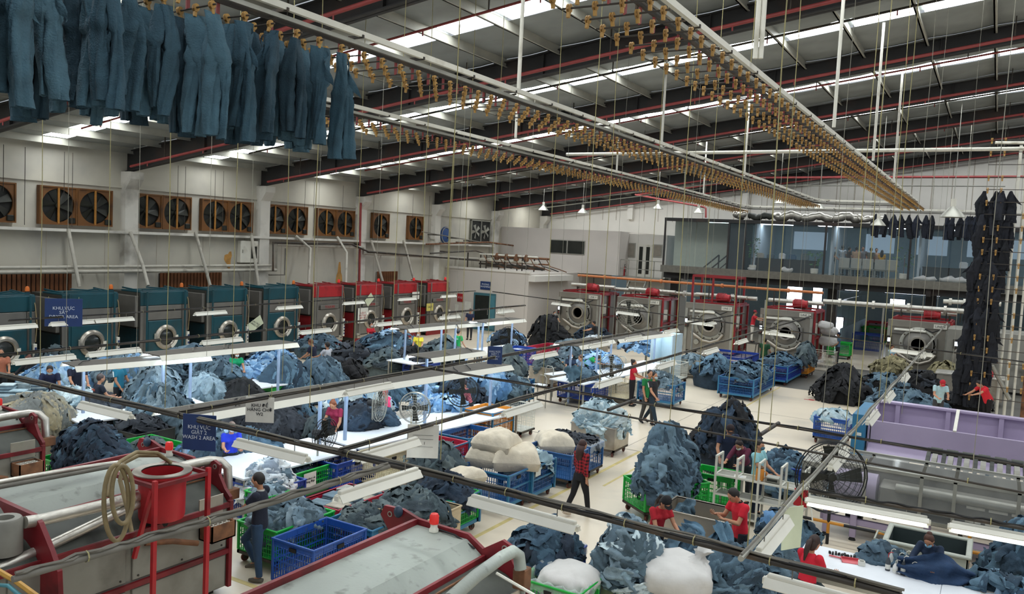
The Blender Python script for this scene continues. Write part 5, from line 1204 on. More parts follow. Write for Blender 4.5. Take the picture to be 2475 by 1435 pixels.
# hanging signs
def hang_sign(px, py, z, w, h, body, size, m, ink, label, rz, tilt=0.0, top=None, on=None):
    p = G(px, py, z)
    if on: q = on_rail(on[0], on[1], px, ZR); v = AY(px, py, q.y); p = Vector((q.x, q.y, v.z)); top = max(.05, q.z-v.z-h/2)
    t = thing('hanging_sign', label, 'sign', p, rz)
    MB().box((0, 0, 0), (w, .015, h), ch=.003).build('board', m, t)
    if body: lettering(body, size, ink, t, (0, -.011, 0))
    for s in (-1, 1): MB().cyl((s*w*.4, 0, h/2), (s*w*.4, 0, h/2+(top or .12)), .006, n=5).build('cord', m_rope, t)
    return t
hang_sign(483, 1045, 2.42, .50, .52, 'KHU VỰC\nGIẶT 2\nWASH 2 AREA', .078, m_signblue, m_inkwhite, 'blue wash area sign hung below the front rail', .42, on=(A0, A1))
hang_sign(628, 990, 2.55, .46, .42, 'KHU ĐỂ\nHÀNG CHỜ\nW2', .075, m_paper, m_ink, 'white waiting goods sign hung at the long canopy', .55, top=.2)
hang_sign(1022, 1066, 2.5, .46, .50, '─────\n─────\n   I\n─────', .06, m_paper, m_ink, 'white printed sheet hung from the rail above the red crate', .6)
hang_sign(1194, 858, 2.55, .34, .42, 'KHU VỰC\nGIẶT 1\nWASH 1\nAREA', .06, m_signblue, m_inkwhite, 'blue sign hung above the small lamp canopy', .6, on=(R30, R31))
hang_sign(153, 755, 2.55, .9, .75, 'KHU VỰC\nSẤY\nDRYER AREA', .12, m_signblue, m_inkwhite, 'blue drying area sign before the second dryer', .9, on=(R90, R91))
hang_sign(1915, 1275, 2.35, .3, .5, None, 0, m_pale, m_ink, 'pale green paper hung from the rail beside the white rack', 1.0, top=.3)
# ---------------------------------------------------------------- thin hanging wires and ropes between roof and rails
def wire(px, py0, py1, depth_z, m, r, lab, grp, X=None):
    """rope seen at photo column px: foot at row py1 on height depth_z, up to the roof"""
    p = G(px, py1, depth_z); top = zp(p.x)+.02
    n = 6; pts = [(p.x+.012*math.sin(k*2.1+px), p.y, depth_z+(top-depth_z)*k/n) for k in range(n+1)]
    tag(MB().tube(pts, r, 5).build('hanging_rope', m, None), lab, 'rope', grp)
YEL = [(97, 905, 2.75), (258, 905, 2.3), (400, 985, 2.75), (560, 900, 2.75), (683, 920, 2.75), (748, 985, 2.75), (855, 850, 2.75), (945, 900, 2.75), (1010, 880, 2.75), (1063, 1110, 2.75), (1076, 860, 2.75), (1111, 880, 2.75), (1178, 870, 2.75), (1312, 935, 2.75), (1400, 990, 2.75), (1447, 940, 2.75), (1560, 905, 2.75), (1808, 1340, 2.6), (2042, 1060, 2.75), (2066, 1100, 2.75), (2124, 960, 2.75), (2135, 1020, 2.75), (1690, 900, 2.75), (1620, 1020, 2.75), (1752, 1060, 2.75), (1860, 1040, 2.75)]
for px, py, z in YEL: wire(px, 0, py, z, m_rope, .0065, 'yellowed rope hanging from the roof down to the lamp rails', 'yellowed ropes')
GRY = [(160, 870, 2.75), (330, 850, 2.75), (500, 860, 2.75), (600, 830, 2.75), (760, 820, 2.75), (905, 800, 2.75), (1100, 810, 2.75), (1215, 800, 2.75), (1265, 780, 2.75), (1350, 800, 2.75), (1480, 830, 2.75), (1530, 780, 2.75), (1650, 860, 2.75), (1780, 850, 2.75), (1935, 770, 2.75), (2180, 1000, 2.75), (2215, 930, 2.75), (2300, 900, 2.75), (1990, 1000, 2.75), (2350, 1140, 2.75), (1900, 760, 2.75), (1400, 745, 2.75), (1600, 720, 3.2), (1700, 700, 3.4), (1850, 690, 3.4), (2090, 800, 3), (2250, 770, 3), (2010, 700, 3.4)]
for px, py, z in GRY: wire(px, 0, py, z, m_ropegrey, .005, 'thin grey wire hanging from the roof down to the lamp rails', 'thin grey wires')
# fine wires of the back bays and fan pulls on the left wall
for i in range(26):
    x = -16+i*.75+random.uniform(-.25, .25); y = random.choice([46, 47, 44.5, 43])+random.uniform(-.3, .3)
    tag(MB().tube([(x, y, ZK+.1 if i % 3 else 3.3), (x+random.uniform(-.1, .1), y, zp(x)+.02)], .009, 4).build('hanging_rope', m_ropegrey), 'fine wire hanging before the white back wall', 'rope', 'fine wires before the back wall')
for i, px in enumerate((8, 60, 155, 175, 430, 448, 520, 540, 738, 760, 830, 905, 1000, 1040)):
    p = AX(px, 450, XW+.4); tag(MB().tube([(p.x, p.y, 5.2 if i % 2 else 6.3), (p.x, p.y, zr(p.x)+.4)], .012, 4).build('hanging_rope', m_darkpipe), 'dark cord hanging in front of the exhaust fan wall', 'rope', 'cords before the fan wall')
# ---------------------------------------------------------------- plastic crates, trolleys, carts
CCOL = {'green': '#12a83c', 'blue': '#1f4f9e', 'navy': '#1b3f96', 'steelblue': '#27588f', 'red': '#b3203a', 'orange': '#d98a1e', 'beige': '#cbbf9e', 'white': '#cfcfc4', 'wood': '#cdb994', 'steel': '#9c9587', 'teal': '#2d6f96'}
def lattice(mb, p, q, z0, z1, nx, nz, th, band):
    """slotted crate wall from p to q (2d), between z0 and z1"""
    p, q = Vector((*p, 0)), Vector((*q, 0))
    for i in range(nx+1):
        c = p.lerp(q, i/nx); w = th*(1.6 if i in (0, nx) else (1.3 if i % 4 == 0 else .75))
        d_ = (q-p).normalized()*w/2
        mb.bar(c+Vector((0, 0, z0)), c+Vector((0, 0, z1)), th*.7, w) if abs((q-p).y) < abs((q-p).x) else mb.bar(c+Vector((0, 0, z0)), c+Vector((0, 0, z1)), w, th*.7)
    for k in range(nz+1):
        z = z0+(z1-z0)*k/nz; h = th*(2.2 if k in (0, nz) else (2.0 if k == nz//2 else .8))
        mb.bar(p+Vector((0, 0, z)), q+Vector((0, 0, z)), th*.8, h)
    mb.bar(p+Vector((0, 0, z1-band/2)), q+Vector((0, 0, z1-band/2)), th*.6, band)
wheel_me = MB().lathe([(.025, -.02), (.06, -.022), (.065, -.012), (.065, .012), (.06, .022), (.025, .02)], 12, axis='x').mesh('wheel', 40)
wheel_me.materials.append(mat('caster_wheel', '#5b2f26', rough=.6, var=.2))
fork_me = MB().b2((-.035, -.03, .05), (-.028, .03, .14)).b2((.028, -.03, .05), (.035, .03, .14)).b2((-.04, -.04, .14), (.04, .04, .15)).mesh('fork'); fork_me.materials.append(m_darkpipe)
def caster(par, x, y, rz=0.0):
    w = obj('caster', fork_me, par, loc=(x, y, 0), rz=rz); obj('wheel', wheel_me, w, loc=(0, 0, .066))
def crate(B, label, col='blue', L=None, R=None, wx=.86, ly=1.18, h=.70, kind='base', full=False, wall='lattice', cat='crate', name='crate', base=None, rot=False):
    b = G(B[0], B[1], h)
    if rot:
        l, r = G(*L, h), G(*R, h); u, v = l-b, r-b; a = (math.atan2(v.y, v.x)-PI/2+math.atan2(u.y, u.x)-PI)/2 if math.atan2(u.y, u.x) > 0 else (math.atan2(v.y, v.x)-PI/2+math.atan2(u.y, u.x)+PI)/2
        c = (l+r)/2; t = crate_at(c.x, c.y, u.length, v.length, h, label, col, kind, wall, cat, name); t.rotation_euler[2] = a; return t
    if L: wx = max(.3, (G(L[0], L[1], h)-b).length)
    if R: ly = max(.3, (G(R[0], R[1], h)-b).length)
    cx, cy = b.x-wx/2, b.y+ly/2
    return crate_at(cx, cy, wx, ly, h, label, col, kind, wall, cat, name)
def crate_at(cx, cy, wx, ly, h, label, col='blue', kind='base', wall='lattice', cat='crate', name='crate', z0=0.0, group=None):
    t = thing(name, label, cat, (cx, cy, z0), 0, group)
    c = srgb(CCOL.get(col, col)); x, y = wx/2, ly/2
    lift = {'floor': .01, 'base': .20, 'frame': .22, 'stack': .01}[kind]
    mp = m_plastic
    X, Y = x-.02, y-.02
    MB().b2((-X, -Y, lift), (X, Y, lift+.02)).build('bottom', mp, t, color=c)
    if wall == 'lattice':
        for nm, p, q, L_ in (('wall_panel', (-X, -Y), (X, -Y), wx), ('wall_panel', (X, -Y), (X, Y), ly), ('wall_panel', (X, Y), (-X, Y), wx), ('wall_panel', (-X, Y), (-X, -Y), ly)):
            mb = MB(); lattice(mb, p, q, lift+.01, h-.02, max(6, int(L_/.055)), 6, .012, .09); mb.build(nm, mp, t, color=c)
    elif wall == 'wire':
        for p, q, L_ in (((-X, -Y), (X, -Y), wx), ((X, -Y), (X, Y), ly), ((X, Y), (-X, Y), wx), ((-X, Y), (-X, -Y), ly)):
            mb = MB(); lattice(mb, p, q, lift+.01, h-.02, max(5, int(L_/.075)), 9, .007, .012); mb.build('wire_panel', m_paint, t, color=c)
    else:
        mm = {'steel': m_stain, 'wood': mat('pale_plywood', '#c9b592', rough=.7, var=.1, scale=3, stretch=(1, 1, 8)), 'solid': mp}[wall]
        for lo, hi in (((-x, -y, lift), (x, -y+.02, h)), ((-x, y-.02, lift), (x, y, h)), ((-x, -y+.02, lift), (-x+.02, y-.02, h)), ((x-.02, -y+.02, lift), (x, y-.02, h))):
            MB().b2(lo, hi, .004).build('wall_panel', mm, t, color=c)
    rm = mp if wall in ('lattice', 'solid', 'wire') else mm
    for lo, hi in (((-x-.015, -y-.015, h-.03), (x+.015, -y+.02, h)), ((-x-.015, y-.02, h-.03), (x+.015, y+.015, h)), ((-x-.015, -y+.02, h-.03), (-x+.02, y-.02, h)), ((x-.02, -y+.02, h-.03), (x+.015, y-.02, h))):
        MB().b2(lo, hi, .006).build('rim', rm, t, color=c)
    if wall in ('lattice', 'solid'):
        for sx in (-1, 1):
            for sy in (-1, 1): MB().box((sx*(x-.015), sy*(y-.015), (lift+h)/2), (.045, .045, h-lift-.02), ch=.01).build('corner_post', mp, t, color=c)
        MB().b2((-.07, -y-.005, h-.14), (.07, -y+.02, h-.08)).build('handle_slot', m_dark, t); MB().b2((x-.02, -.07, h-.14), (x+.006, .07, h-.08)).build('handle_slot', m_dark, t)
    if kind in ('base', 'frame'):
        fm = m_blueframe if kind == 'frame' else m_darkpipe
        for lo, hi in (((-x, -y, .15), (x, -y+.05, lift)), ((-x, y-.05, .15), (x, y, lift)), ((-x, -y, .15), (-x+.05, y, lift)), ((x-.05, -y, .15), (x, y, lift))): MB().b2(lo, hi).build('base_rail', fm, t)
        for sx in (-1, 1):
            for sy in (-1, 1): caster(t, sx*(x-.08), sy*(y-.1), random.uniform(-.8, .8))
        if kind == 'frame':
            for sx in (-1, 1):
                for sy in (-1, 1): MB().box((sx*(x+.012), sy*(y+.012), (.16+h)/2), (.045, .045, h-.14)).build('frame_post', m_blueframe, t)
            for z in ((lift+h)/2, h-.015):
                MB().b2((-x, -y-.03, z-.015), (x, -y-.015, z+.015)).build('frame_rail', m_blueframe, t); MB().b2((x+.015, -y, z-.015), (x+.03, y, z+.015)).build('frame_rail', m_blueframe, t)
    return t
CR_ = {}
def C(key, *a, **k):
    t = crate(*a, **k); bb = [c for c in t.children if c.name.startswith('bottom')][0].bound_box
    CR_[key] = (t.location.x, t.location.y, bb[6][0]*2, bb[6][1]*2, k.get('h', .70)); return t
C('blue_empty', (758, 1330), 'empty blue slotted crate beside the standing man', 'blue', L=(655, 1299), R=(888, 1277), h=.70, kind='floor')
C('green_man', (668, 1285), 'green slotted crate of grey denim in front of the standing man', 'green', L=(594, 1250), R=(815, 1235), h=.70)
C('blue_denim', (900, 1282), 'blue crate of grey denim between the empty blue crate and the wooden bin', 'teal', L=(796, 1250), R=(1018, 1253), h=.62, kind='floor')
C('wood_bin', (1030, 1258), 'pale wooden bin of dark denim', 'wood', L=(894, 1216), R=(1103, 1217), h=.80, wall='wood', kind='floor')
C('green_dark', (1096, 1212), 'green slotted trolley on a blue frame holding dark jeans and a cream bag', 'green', wx=.95, R=(1157, 1184), h=.75, kind='frame')
C('red_tray', (818, 1232), 'red tray of neatly folded grey jeans', 'red', L=(739, 1203), R=(940, 1191), h=.62, kind='floor', wall='solid')
C('green_sign', (697, 1150), 'green slotted crate with a white paper sign', 'green', L=(650, 1126), R=(812, 1121), h=.72)
C('blue_sign', (815, 1122), 'blue slotted crate behind the green crate with the paper sign', 'navy', L=(745, 1101), R=(910, 1092), h=.75)
C('beige', (912, 1108), 'beige lattice crate beside the blue crate', 'beige', wx=.7, R=(966, 1078), h=.78)
C('red', (1060, 1090), 'red slotted crate on a blue frame below the printed sheet', 'red', L=(974, 1076), R=(1126, 1065), h=.85, kind='frame')
C('blue_open', (1134, 1060), 'open blue crate beside the red crate', 'steelblue', L=(1066, 1043), R=(1212, 1039), h=.80, kind='frame')
C('blue_sacks', (1230, 1150), 'large blue trolley loaded with cream sacks', 'steelblue', L=(1108, 1125), R=(1286, 1130), h=.80, kind='frame')
C('blue_pale', (1288, 1129), 'blue trolley of pale jeans behind the cream sacks', 'steelblue', wx=.8, R=(1341, 1106), h=.80, kind='frame')
C('blue_bag', (1382, 1101), 'blue crate holding a half open cream bag', 'steelblue', L=(1259, 1080), R=(1404, 1080), h=.78)
C('blue_black', (1427, 1080), 'blue crate lined with film holding black garments', 'steelblue', L=(1298, 1056), R=(1444, 1063), h=.78)
C('steel_cart', (1487, 1036), 'stainless steel cart heaped with pale blue jeans', 'steel', L=(1374, 1021), R=(1512, 1020), h=.78, wall='steel', name='steel_cart', cat='cart')
C('orange_tall', (1191, 999), 'tall orange crate on a blue frame', 'orange', L=(1127, 986), R=(1249, 986), h=.90, kind='frame')
C('orange_low', (1096, 1027), 'low orange crate beside the white table edge', 'orange', L=(1046, 1006), R=(1167, 1008), h=.75)
C('cage_a', (1262, 985), 'wire cage trolley behind the tall orange crate', 'white', wx=.6, ly=.8, h=.9, wall='wire', cat='cage', name='wire_cage')
C('blue_aisle', (1433, 929), 'blue slotted trolley at the edge of the bright floor', 'navy', L=(1342, 919), R=(1446, 915), h=.78)
C('cage_b', (1515, 925), 'beige wire cage beside the red-shirted worker', 'beige', wx=.9, ly=.9, h=.80, wall='wire', cat='cage', name='wire_cage')
C('navy_red', (1630, 932), 'dark blue trolley of jeans before the red-shirted worker', 'steelblue', L=(1537, 925), R=(1640, 921), h=.80, kind='frame')
C('cage_c', (1645, 880), 'white wire cage near the stainless bins', 'white', wx=1.0, ly=1.0, h=.85, wall='wire', cat='cage', name='wire_cage')
C('steel_bin', (1690, 872), 'stainless bin draped with cloth beside the white wire cage', 'steel', wx=.9, ly=1.0, h=.80, wall='steel', name='steel_cart', cat='cart')
C('blue_big', (1822, 918), 'blue framed trolley piled with blue jeans on the bright floor', 'steelblue', L=(1743, 906), R=(1862, 893), h=.82, kind='frame')
C('blue_dark', (1904, 886), 'blue trolley of jeans standing on the dark floor', 'navy', L=(1833, 874), R=(1938, 866), h=.82, kind='frame')
C('orange_far', (1955, 872), 'orange crate of grey jeans standing on the dark floor', 'orange', wx=.55, R=(1971, 864), h=.80)
C('blue_far', (1800, 866), 'empty blue crate behind the piled trolley', 'navy', L=(1757, 851), R=(1823, 852), h=.75)
C('green_far', (2055, 830), 'green crate standing in the far aisle', 'green', wx=1.15, ly=.8, h=.9)
C('green_heap', (1562, 1181), 'green crate under the tall blue-grey jeans heap', 'green', L=(1518, 1150), R=(1705, 1163), h=.72, rot=True)
C('green_rack', (1768, 1156), 'green crate standing behind the white rack', 'green', L=(1684, 1132), R=(1800, 1140), h=.80)
C('blue_right', (1935, 1135), 'blue crate of jeans behind the white rack', 'navy', L=(1838, 1113), R=(1969, 1112), h=.75)
C('blue_purple', (2048, 1016), 'blue slotted crate of pale jeans beside the purple machine', 'blue', L=(1970, 1003), ly=1.1, h=.80)
C('blue_liner', (1342, 1368), 'blue crate with a film liner holding navy jeans', 'navy', L=(1223, 1327), R=(1436, 1322), h=.72, kind='floor')
C('green_liner', (1400, 1437), 'green crate with a film liner holding a white sack', 'green', L=(1276, 1383), R=(1453, 1398), h=.66, kind='floor')
C('steel_front', (1555, 1412), 'stainless cart under the pale grey-blue jeans', 'steel', L=(1428, 1385), ly=1.0, h=.62, wall='steel', name='steel_cart', cat='cart')
C('steel_red', (1770, 1265), 'stainless cart between the two red-shirted workers', 'steel', L=(1632, 1212), ly=.9, h=.85, wall='steel', name='steel_cart', cat='cart')
C('green_left', (350, 1097), 'green slotted crate left of the wash area sign', 'green', L=(282, 1066), R=(458, 1072), h=.72)
C('green_navy', (240, 1150), 'green slotted crate under the navy jeans heap', 'green', L=(85, 1105), ly=1.0, h=.66)
C('green_mid', (655, 938), 'green slotted crate at the end of the work tables', 'green', L=(588, 926), ly=1.0, h=.72)
C('red_mid', (622, 880), 'red crate under the lamp canopy behind the green-shirted worker', 'red', wx=.9, ly=1.1, h=.75)
C('red_far', (1320, 842), 'red slotted crate beside the far blue crate', 'red', wx=.95, ly=1.9, h=.95)
C('blue_far2', (1262, 846), 'blue slotted crate beside the far red crate', 'navy', wx=1.0, ly=1.2, h=.95)
C('orange_mid', (1350, 876), 'orange crate before the pale denim heap', 'orange', wx=1.0, ly=1.2, h=.72)
C('navy_stack', (1250, 925), 'dark blue framed trolley under the green-grey heap', 'steelblue', wx=1.4, ly=1.1, h=.85, kind='frame')
C('blue_tbl', (1025, 882), 'blue crate behind the long lamp canopy', 'navy', wx=1.0, ly=1.0, h=.75)
C('green_tub', (650, 1200), 'green crate of blue-grey jeans behind the standing man', 'green', L=(575, 1190), R=(690, 1182), h=.70, kind='floor')
C('blue_white', (645, 1186), 'blue crate under the pale white jeans heap', 'navy', L=(535, 1162), ly=1.0, h=.68, kind='floor')
C('dark_bin', (1945, 1445), 'dark steel bin under the crumpled jeans beside the white table', '#3a3c3d', wx=1.15, ly=1.0, h=.45, wall='solid', kind='floor', cat='bin', name='steel_bin')
C('steel_left', (1215, 905), 'stainless cart with grey jeans beside the far work tables', 'steel', wx=.8, ly=1.0, h=.8, wall='steel', name='steel_cart', cat='cart')
C('steel_cart_far', (1330, 890), 'stainless cart with crumpled grey jeans behind the blue trolley', 'steel', wx=.9, ly=1.3, h=.8, wall='steel', name='steel_cart', cat='cart')
C('black_bin', (330, 1050), 'dark steel bin between the navy heap and the draped jeans', '#2e3030', L=(230, 1035), ly=1.0, h=.75, wall='solid', kind='floor', cat='bin', name='steel_bin')
for i, (px, py, col, w, h) in enumerate(((2100, 828, 'navy', 1.6, 1.0), (2118, 806, 'green', 1.5, 1.0), (2075, 800, 'green', 1.2, .9), (2123, 793, 'red', 1.2, 1.3))):
    p = G(px, py+h*20, 0); crate_at(p.x-w/2+.6, min(p.y, 59)+.6, w, 1.0, h, ['dark blue crate stored in the rear aisle', 'green crate stored behind the dark blue crate of the rear aisle', 'lower green crate stored in the rear aisle', 'red crate stored at the end of the rear aisle'][i], col, 'floor')
# paper signs on crates
def paper_on(key, side, dx, z, w, h, body, size, label):
    cx, cy, wx, ly, hh = CR_[key]; t = thing('paper_sign', label, 'sign', (cx+wx/2+.05 if side == 'x' else cx+dx, cy+dx if side == 'x' else cy-ly/2-.05, z), PI/2 if side == 'x' else 0)
    MB().box((0, 0, 0), (w, .006, h)).build('sheet', m_paper, t)
    if body: lettering(body, size, m_ink, t, (0, -.006, 0))
paper_on('green_sign', 'x', -.05, .52, .34, .30, 'Product ok\nHàng Đạt', .065, 'white sheet with black lettering fixed to the green crate')
paper_on('blue_sign', 'x', .3, .5, .28, .3, None, 0, 'white sheet fixed to the blue crate behind')
paper_on('blue_pale', 'x', -.3, .66, .22, .16, None, 0, 'small white label on the trolley of pale jeans')
# film liners
for key, lab in (('blue_liner', 'clear film liner folded over the rim of the blue crate'), ('green_liner', 'clear film liner hanging over the rim of the green crate'), ('blue_black', 'clear film liner around the black garments')):
    cx, cy, wx, ly, h = CR_[key]; n = 60; A = np.zeros((5, n+1, 3))
    for k in range(n+1):
        f = k/n*4; s = int(f) % 4; u = f-int(f)
        p = [(-1+2*u, -1), (1, -1+2*u), (1-2*u, 1), (-1, 1-2*u)][s]; j = .02*math.sin(k*1.9)
        for i, (sc, z) in enumerate(((.93, h-.25), (.95, h-.03), (1.0, h+.03+j), (1.06, h+.0+j), (1.08, h-.10-.05*abs(math.sin(k*.7))))):
            A[i, k] = (cx+p[0]*wx/2*sc, cy+p[1]*ly/2*sc+j*.5, z)
    tag(MB().grid(A).build('film_liner', m_film, None, smooth=180), lab, 'liner')
# work tables below the canopies
def table(p0, p1, z, W, label, dy=0.0, legs=True):
    a, b = G(*p0, 2.05), G(*p1, 2.05); d_ = b-a; L = d_.length; rz = math.atan2(d_.y, d_.x)
    t = thing('work_table', label, 'table', (a.x, a.y, 0), rz)
    MB().b2((0, dy, z-.04), (L, dy+W, z), .006).build('table_top', m_table, t)
    n = max(2, int(L/1.8)+1)
    for k in range(n):
        for y in (dy+.06, dy+W-.06): x = .08+(L-.16)*k/(n-1); MB().b2((x-.025, y-.025, 0), (x+.025, y+.025, z-.04)).build('leg', m_steel, t)
    MB().b2((.05, dy+W/2-.02, .2), (L-.05, dy+W/2+.02, .24)).build('stretcher', m_steel, t)
    return t
table((180, 888), (508, 862), .80, 1.3, 'long white work table by the second dryer', -.3)
table((385, 855), (718, 823), .80, 1.3, 'long white work table by the fourth dryer', -.3)
table((560, 992), (835, 944), .82, 1.5, 'long white work table under the near half of the long canopy', -.4)
table((845, 942), (1235, 884), .82, 1.5, 'long white work table under the far half of the long canopy', -.4)
table((985, 797), (1268, 772), .82, 1.3, 'white work table below the small far canopies', -.3)
table((1398, 838), (1618, 806), .82, 1.4, 'white work table beside the beige wire cage', -.3)
# ---------------------------------------------------------------- heaps of jeans
NAVY = ['#22303f', '#1c2836', '#2b3b4b', '#27384a', '#33485a', '#1a222d']
BLUE = ['#405a6c', '#364e60', '#4e6a7c', '#2f4557', '#587588', '#293c4c']
BRIGHT = ['#6f97bd', '#7da6cb', '#5b86b0', '#8fb3d2', '#4c77a3', '#9bb9d3']
GREYB = ['#5a6f7c', '#667b88', '#4e626c', '#738893', '#43555f', '#7d909a']
PALE = ['#a9bec6', '#b9cbd0', '#98b0ba', '#c4d2d4', '#8aa4b0']
WHITE = ['#c3cbd0', '#d0d6d8', '#b2bcc4', '#8e9cab', '#dadddd']
DGREEN = ['#46555a', '#3c4a50', '#525f62', '#38434a', '#5f6b6c']
BLACK = ['#101113', '#161719', '#0d0e10', '#1c1d20', '#222225']
CHAR = ['#2d3239', '#353a42', '#24282f', '#3e444c']
KHAKI = ['#7d7657', '#8c8464', '#6b654a', '#979070']
TAN = ['#8d8a7c', '#9b9684', '#7c7a70', '#a39a80', '#6f7472']
SLATE = ['#4d6474', '#455b6b', '#58707f', '#3b505f', '#627a88', '#344653']
def dcol(pal, r):
    c = np.array(srgb(pal[r.randint(len(pal))])); return tuple(np.clip(c*r.uniform(.80, 1.22), 0, 1))
def garment(P, e1, e2, C_, R_, lump, r, L, W, lay, m=15, k=8, drop=.35, A=.04, cone=.6):
    u = np.linspace(-L/2, L/2, m)[:, None]*np.ones((1, k)); v = np.linspace(-1, 1, k)[None]*np.ones((m, 1))
    un = u/(L/2); wob = W/2*(1-.25*np.abs(un)**2+.12*np.sin(un*4+r.uniform(0, 6)))
    bend = r.uniform(-.3, .3)*L*un**2*.5
    vv = v*wob+bend
    Q = P+u[..., None]*e1+vv[..., None]*e2; q = (Q-C_)/R_
    low = q[..., 2] < 0; qs = q.copy()
    nrm = np.linalg.norm(q, axis=-1, keepdims=True); S = q/np.maximum(nrm, 1e-6)
    rim = np.sqrt(q[..., 0]**2+q[..., 1]**2)+1e-6
    S2 = np.stack([q[..., 0]/rim, q[..., 1]/rim, np.maximum(q[..., 2], -drop/R_[2])], -1)
    S = np.where(low[..., None], S2, S)
    rho = np.clip(np.sqrt(S[..., 0]**2+S[..., 1]**2), 0, 1); S = np.stack([S[..., 0], S[..., 1], np.where(S[..., 2] > 0, cone*(1-rho**1.35)+(1-cone)*S[..., 2], S[..., 2])], -1)
    lf = 1+sum(a*np.sin(S@w_+p_) for a, w_, p_ in lump)
    N = S/R_; N[..., 2] = np.maximum(N[..., 2], 0); N /= np.linalg.norm(N, axis=-1, keepdims=True)+1e-9
    al = r.uniform(0, PI); p = r.uniform(0, 6, 6)
    k1 = r.uniform(17, 32); k2 = r.uniform(30, 55)
    ph = k1*(u*math.sin(al)*.55+vv*math.cos(al))+p[0]+1.1*np.sin(6*u+p[1])+.8*np.sin(9*vv+p[2])
    f = A*(1-np.abs(np.sin(ph)))**1.0+A*.5*(1-np.abs(np.sin(k2*(vv*math.cos(al+1)+u*math.sin(al+1)*.6)+p[3]+np.sin(7*u+p[4]))))
    edge = np.maximum(np.abs(un), np.abs(v)); taper = 1-np.clip((edge-.7)/.3, 0, 1)**2*.45
    tilt = r.uniform(-.05, .06)*un+r.uniform(-.05, .05)*v; flut = np.clip((edge-.55)/.45, 0, 1)**2*(.035*np.sin(k1*.8*(u+vv*1.7)+p[5])+.02*np.sin(k2*(u-vv)+p[1]))
    off = lay+(.03+f)*taper+np.maximum(tilt, -lay-.01)+flut
    return C_+S*R_*lf[..., None]+N*off[..., None]
NIND = [0]
def heap(label, c, z0, rx, ry, H, n, pal, indiv=0, group=None, radial=False, size=(.62, .21), A=.058, cone=.42, drop=.3, name='jeans_heap', cat='jeans heap', seed=None, gname='piled_jeans', pal2=None, core=True, skirt=None):
    r = np.random.RandomState(abs(hash((round(c[0], 2), round(c[1], 2), n))) % 99999 if seed is None else seed)
    C_ = np.array([c[0], c[1], z0]); R_ = np.array([rx, ry, H])
    lump = [(r.uniform(.03, .06), r.uniform(-5, 5, 3), r.uniform(0, 6)) for _ in range(4)]+[(r.uniform(.02, .04), r.uniform(-11, 11, 3), r.uniform(0, 6)) for _ in range(3)]
    st = MB(); ind = []; near = c[1] < 21
    if core:
        th = np.linspace(0, PI/2, 9); phs = np.linspace(0, 2*PI, 21); A_ = np.zeros((9, 21, 3))
        S = np.stack([np.sin(th)[:, None]*np.cos(phs)[None], np.sin(th)[:, None]*np.sin(phs)[None], np.cos(th)[:, None]*np.ones((1, 21))], -1)
        rho = np.sin(th)[:, None]*np.ones((1, 21)); S[..., 2] = cone*(1-rho**1.35)+(1-cone)*S[..., 2]
        lf = 1+sum(a*np.sin(S@w_+p_) for a, w_, p_ in lump)
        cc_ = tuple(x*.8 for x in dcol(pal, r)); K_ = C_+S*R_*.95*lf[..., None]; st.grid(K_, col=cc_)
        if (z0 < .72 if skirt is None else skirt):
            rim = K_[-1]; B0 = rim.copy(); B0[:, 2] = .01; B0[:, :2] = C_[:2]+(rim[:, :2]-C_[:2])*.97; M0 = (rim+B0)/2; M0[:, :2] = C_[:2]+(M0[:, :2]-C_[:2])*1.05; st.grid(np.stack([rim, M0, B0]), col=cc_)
    n = int(n*(1.7 if near else 1.5)); indiv = int(indiv*1.0)
    for i in range(n):
        ph = r.uniform(0, 2*PI); cz = r.uniform(0.0, 1.0)**.85; s = math.sqrt(max(0, 1-cz*cz)); d_ = np.array([s*math.cos(ph), s*math.sin(ph), cz])
        lf = 1+sum(a*np.sin(d_@w_+p_) for a, w_, p_ in lump); P = C_+d_*R_*lf
        N = d_/R_; N /= np.linalg.norm(N)
        dn = np.array([0, 0, -1.])-N*(-N[2]); 
        if np.linalg.norm(dn) < .15: dn = np.cross(N, [1., .3, 0])
        dn /= np.linalg.norm(dn); sd = np.cross(N, dn); a = r.normal(0, .35) if radial else r.uniform(0, 2*PI)
        e1 = dn*math.cos(a)+sd*math.sin(a); e2 = np.cross(N, e1)
        L = size[0]*r.uniform(.6, 1.2); W = size[1]*r.uniform(.6, 1.3); lay = r.uniform(0, .10)
        g_ = garment(P, e1, e2, C_, R_, lump, r, L, W, lay, drop=drop, A=A, cone=cone, m=18 if near else 11, k=9 if near else 6)
        col = dcol(pal2 if pal2 and r.rand() < .22 else pal, r)
        if i >= n-indiv: ind.append((g_, col))
        else: st.grid(g_, col=col)
    o = st.build(name, m_cloth, None, smooth=180); stuff(o); tag(o, label, cat)
    for g_, col in ind:
        cc = g_.reshape(-1, 3).mean(0); mb = MB().grid(g_-cc, col=col)
        q = mb.build(gname, m_cloth, None, smooth=180, loc=Vector(cc)); tag(q, 'crumpled jeans lying on the '+(group or label), 'jeans', 'crumpled jeans on the '+(group or label))
        NIND[0] += 1
    return o
def in_crate(key, label, H, n, pal, over=1.0, dz=-.12, **k):
    cx, cy, wx, ly, h = CR_[key]; k.setdefault('skirt', False)
    return heap(label, (cx, cy), h+dz, wx/2*over*.94, ly/2*over*.94, H, n, pal, **k)
def at(px, py, z): p = G(px, py, z); return (p.x, p.y)
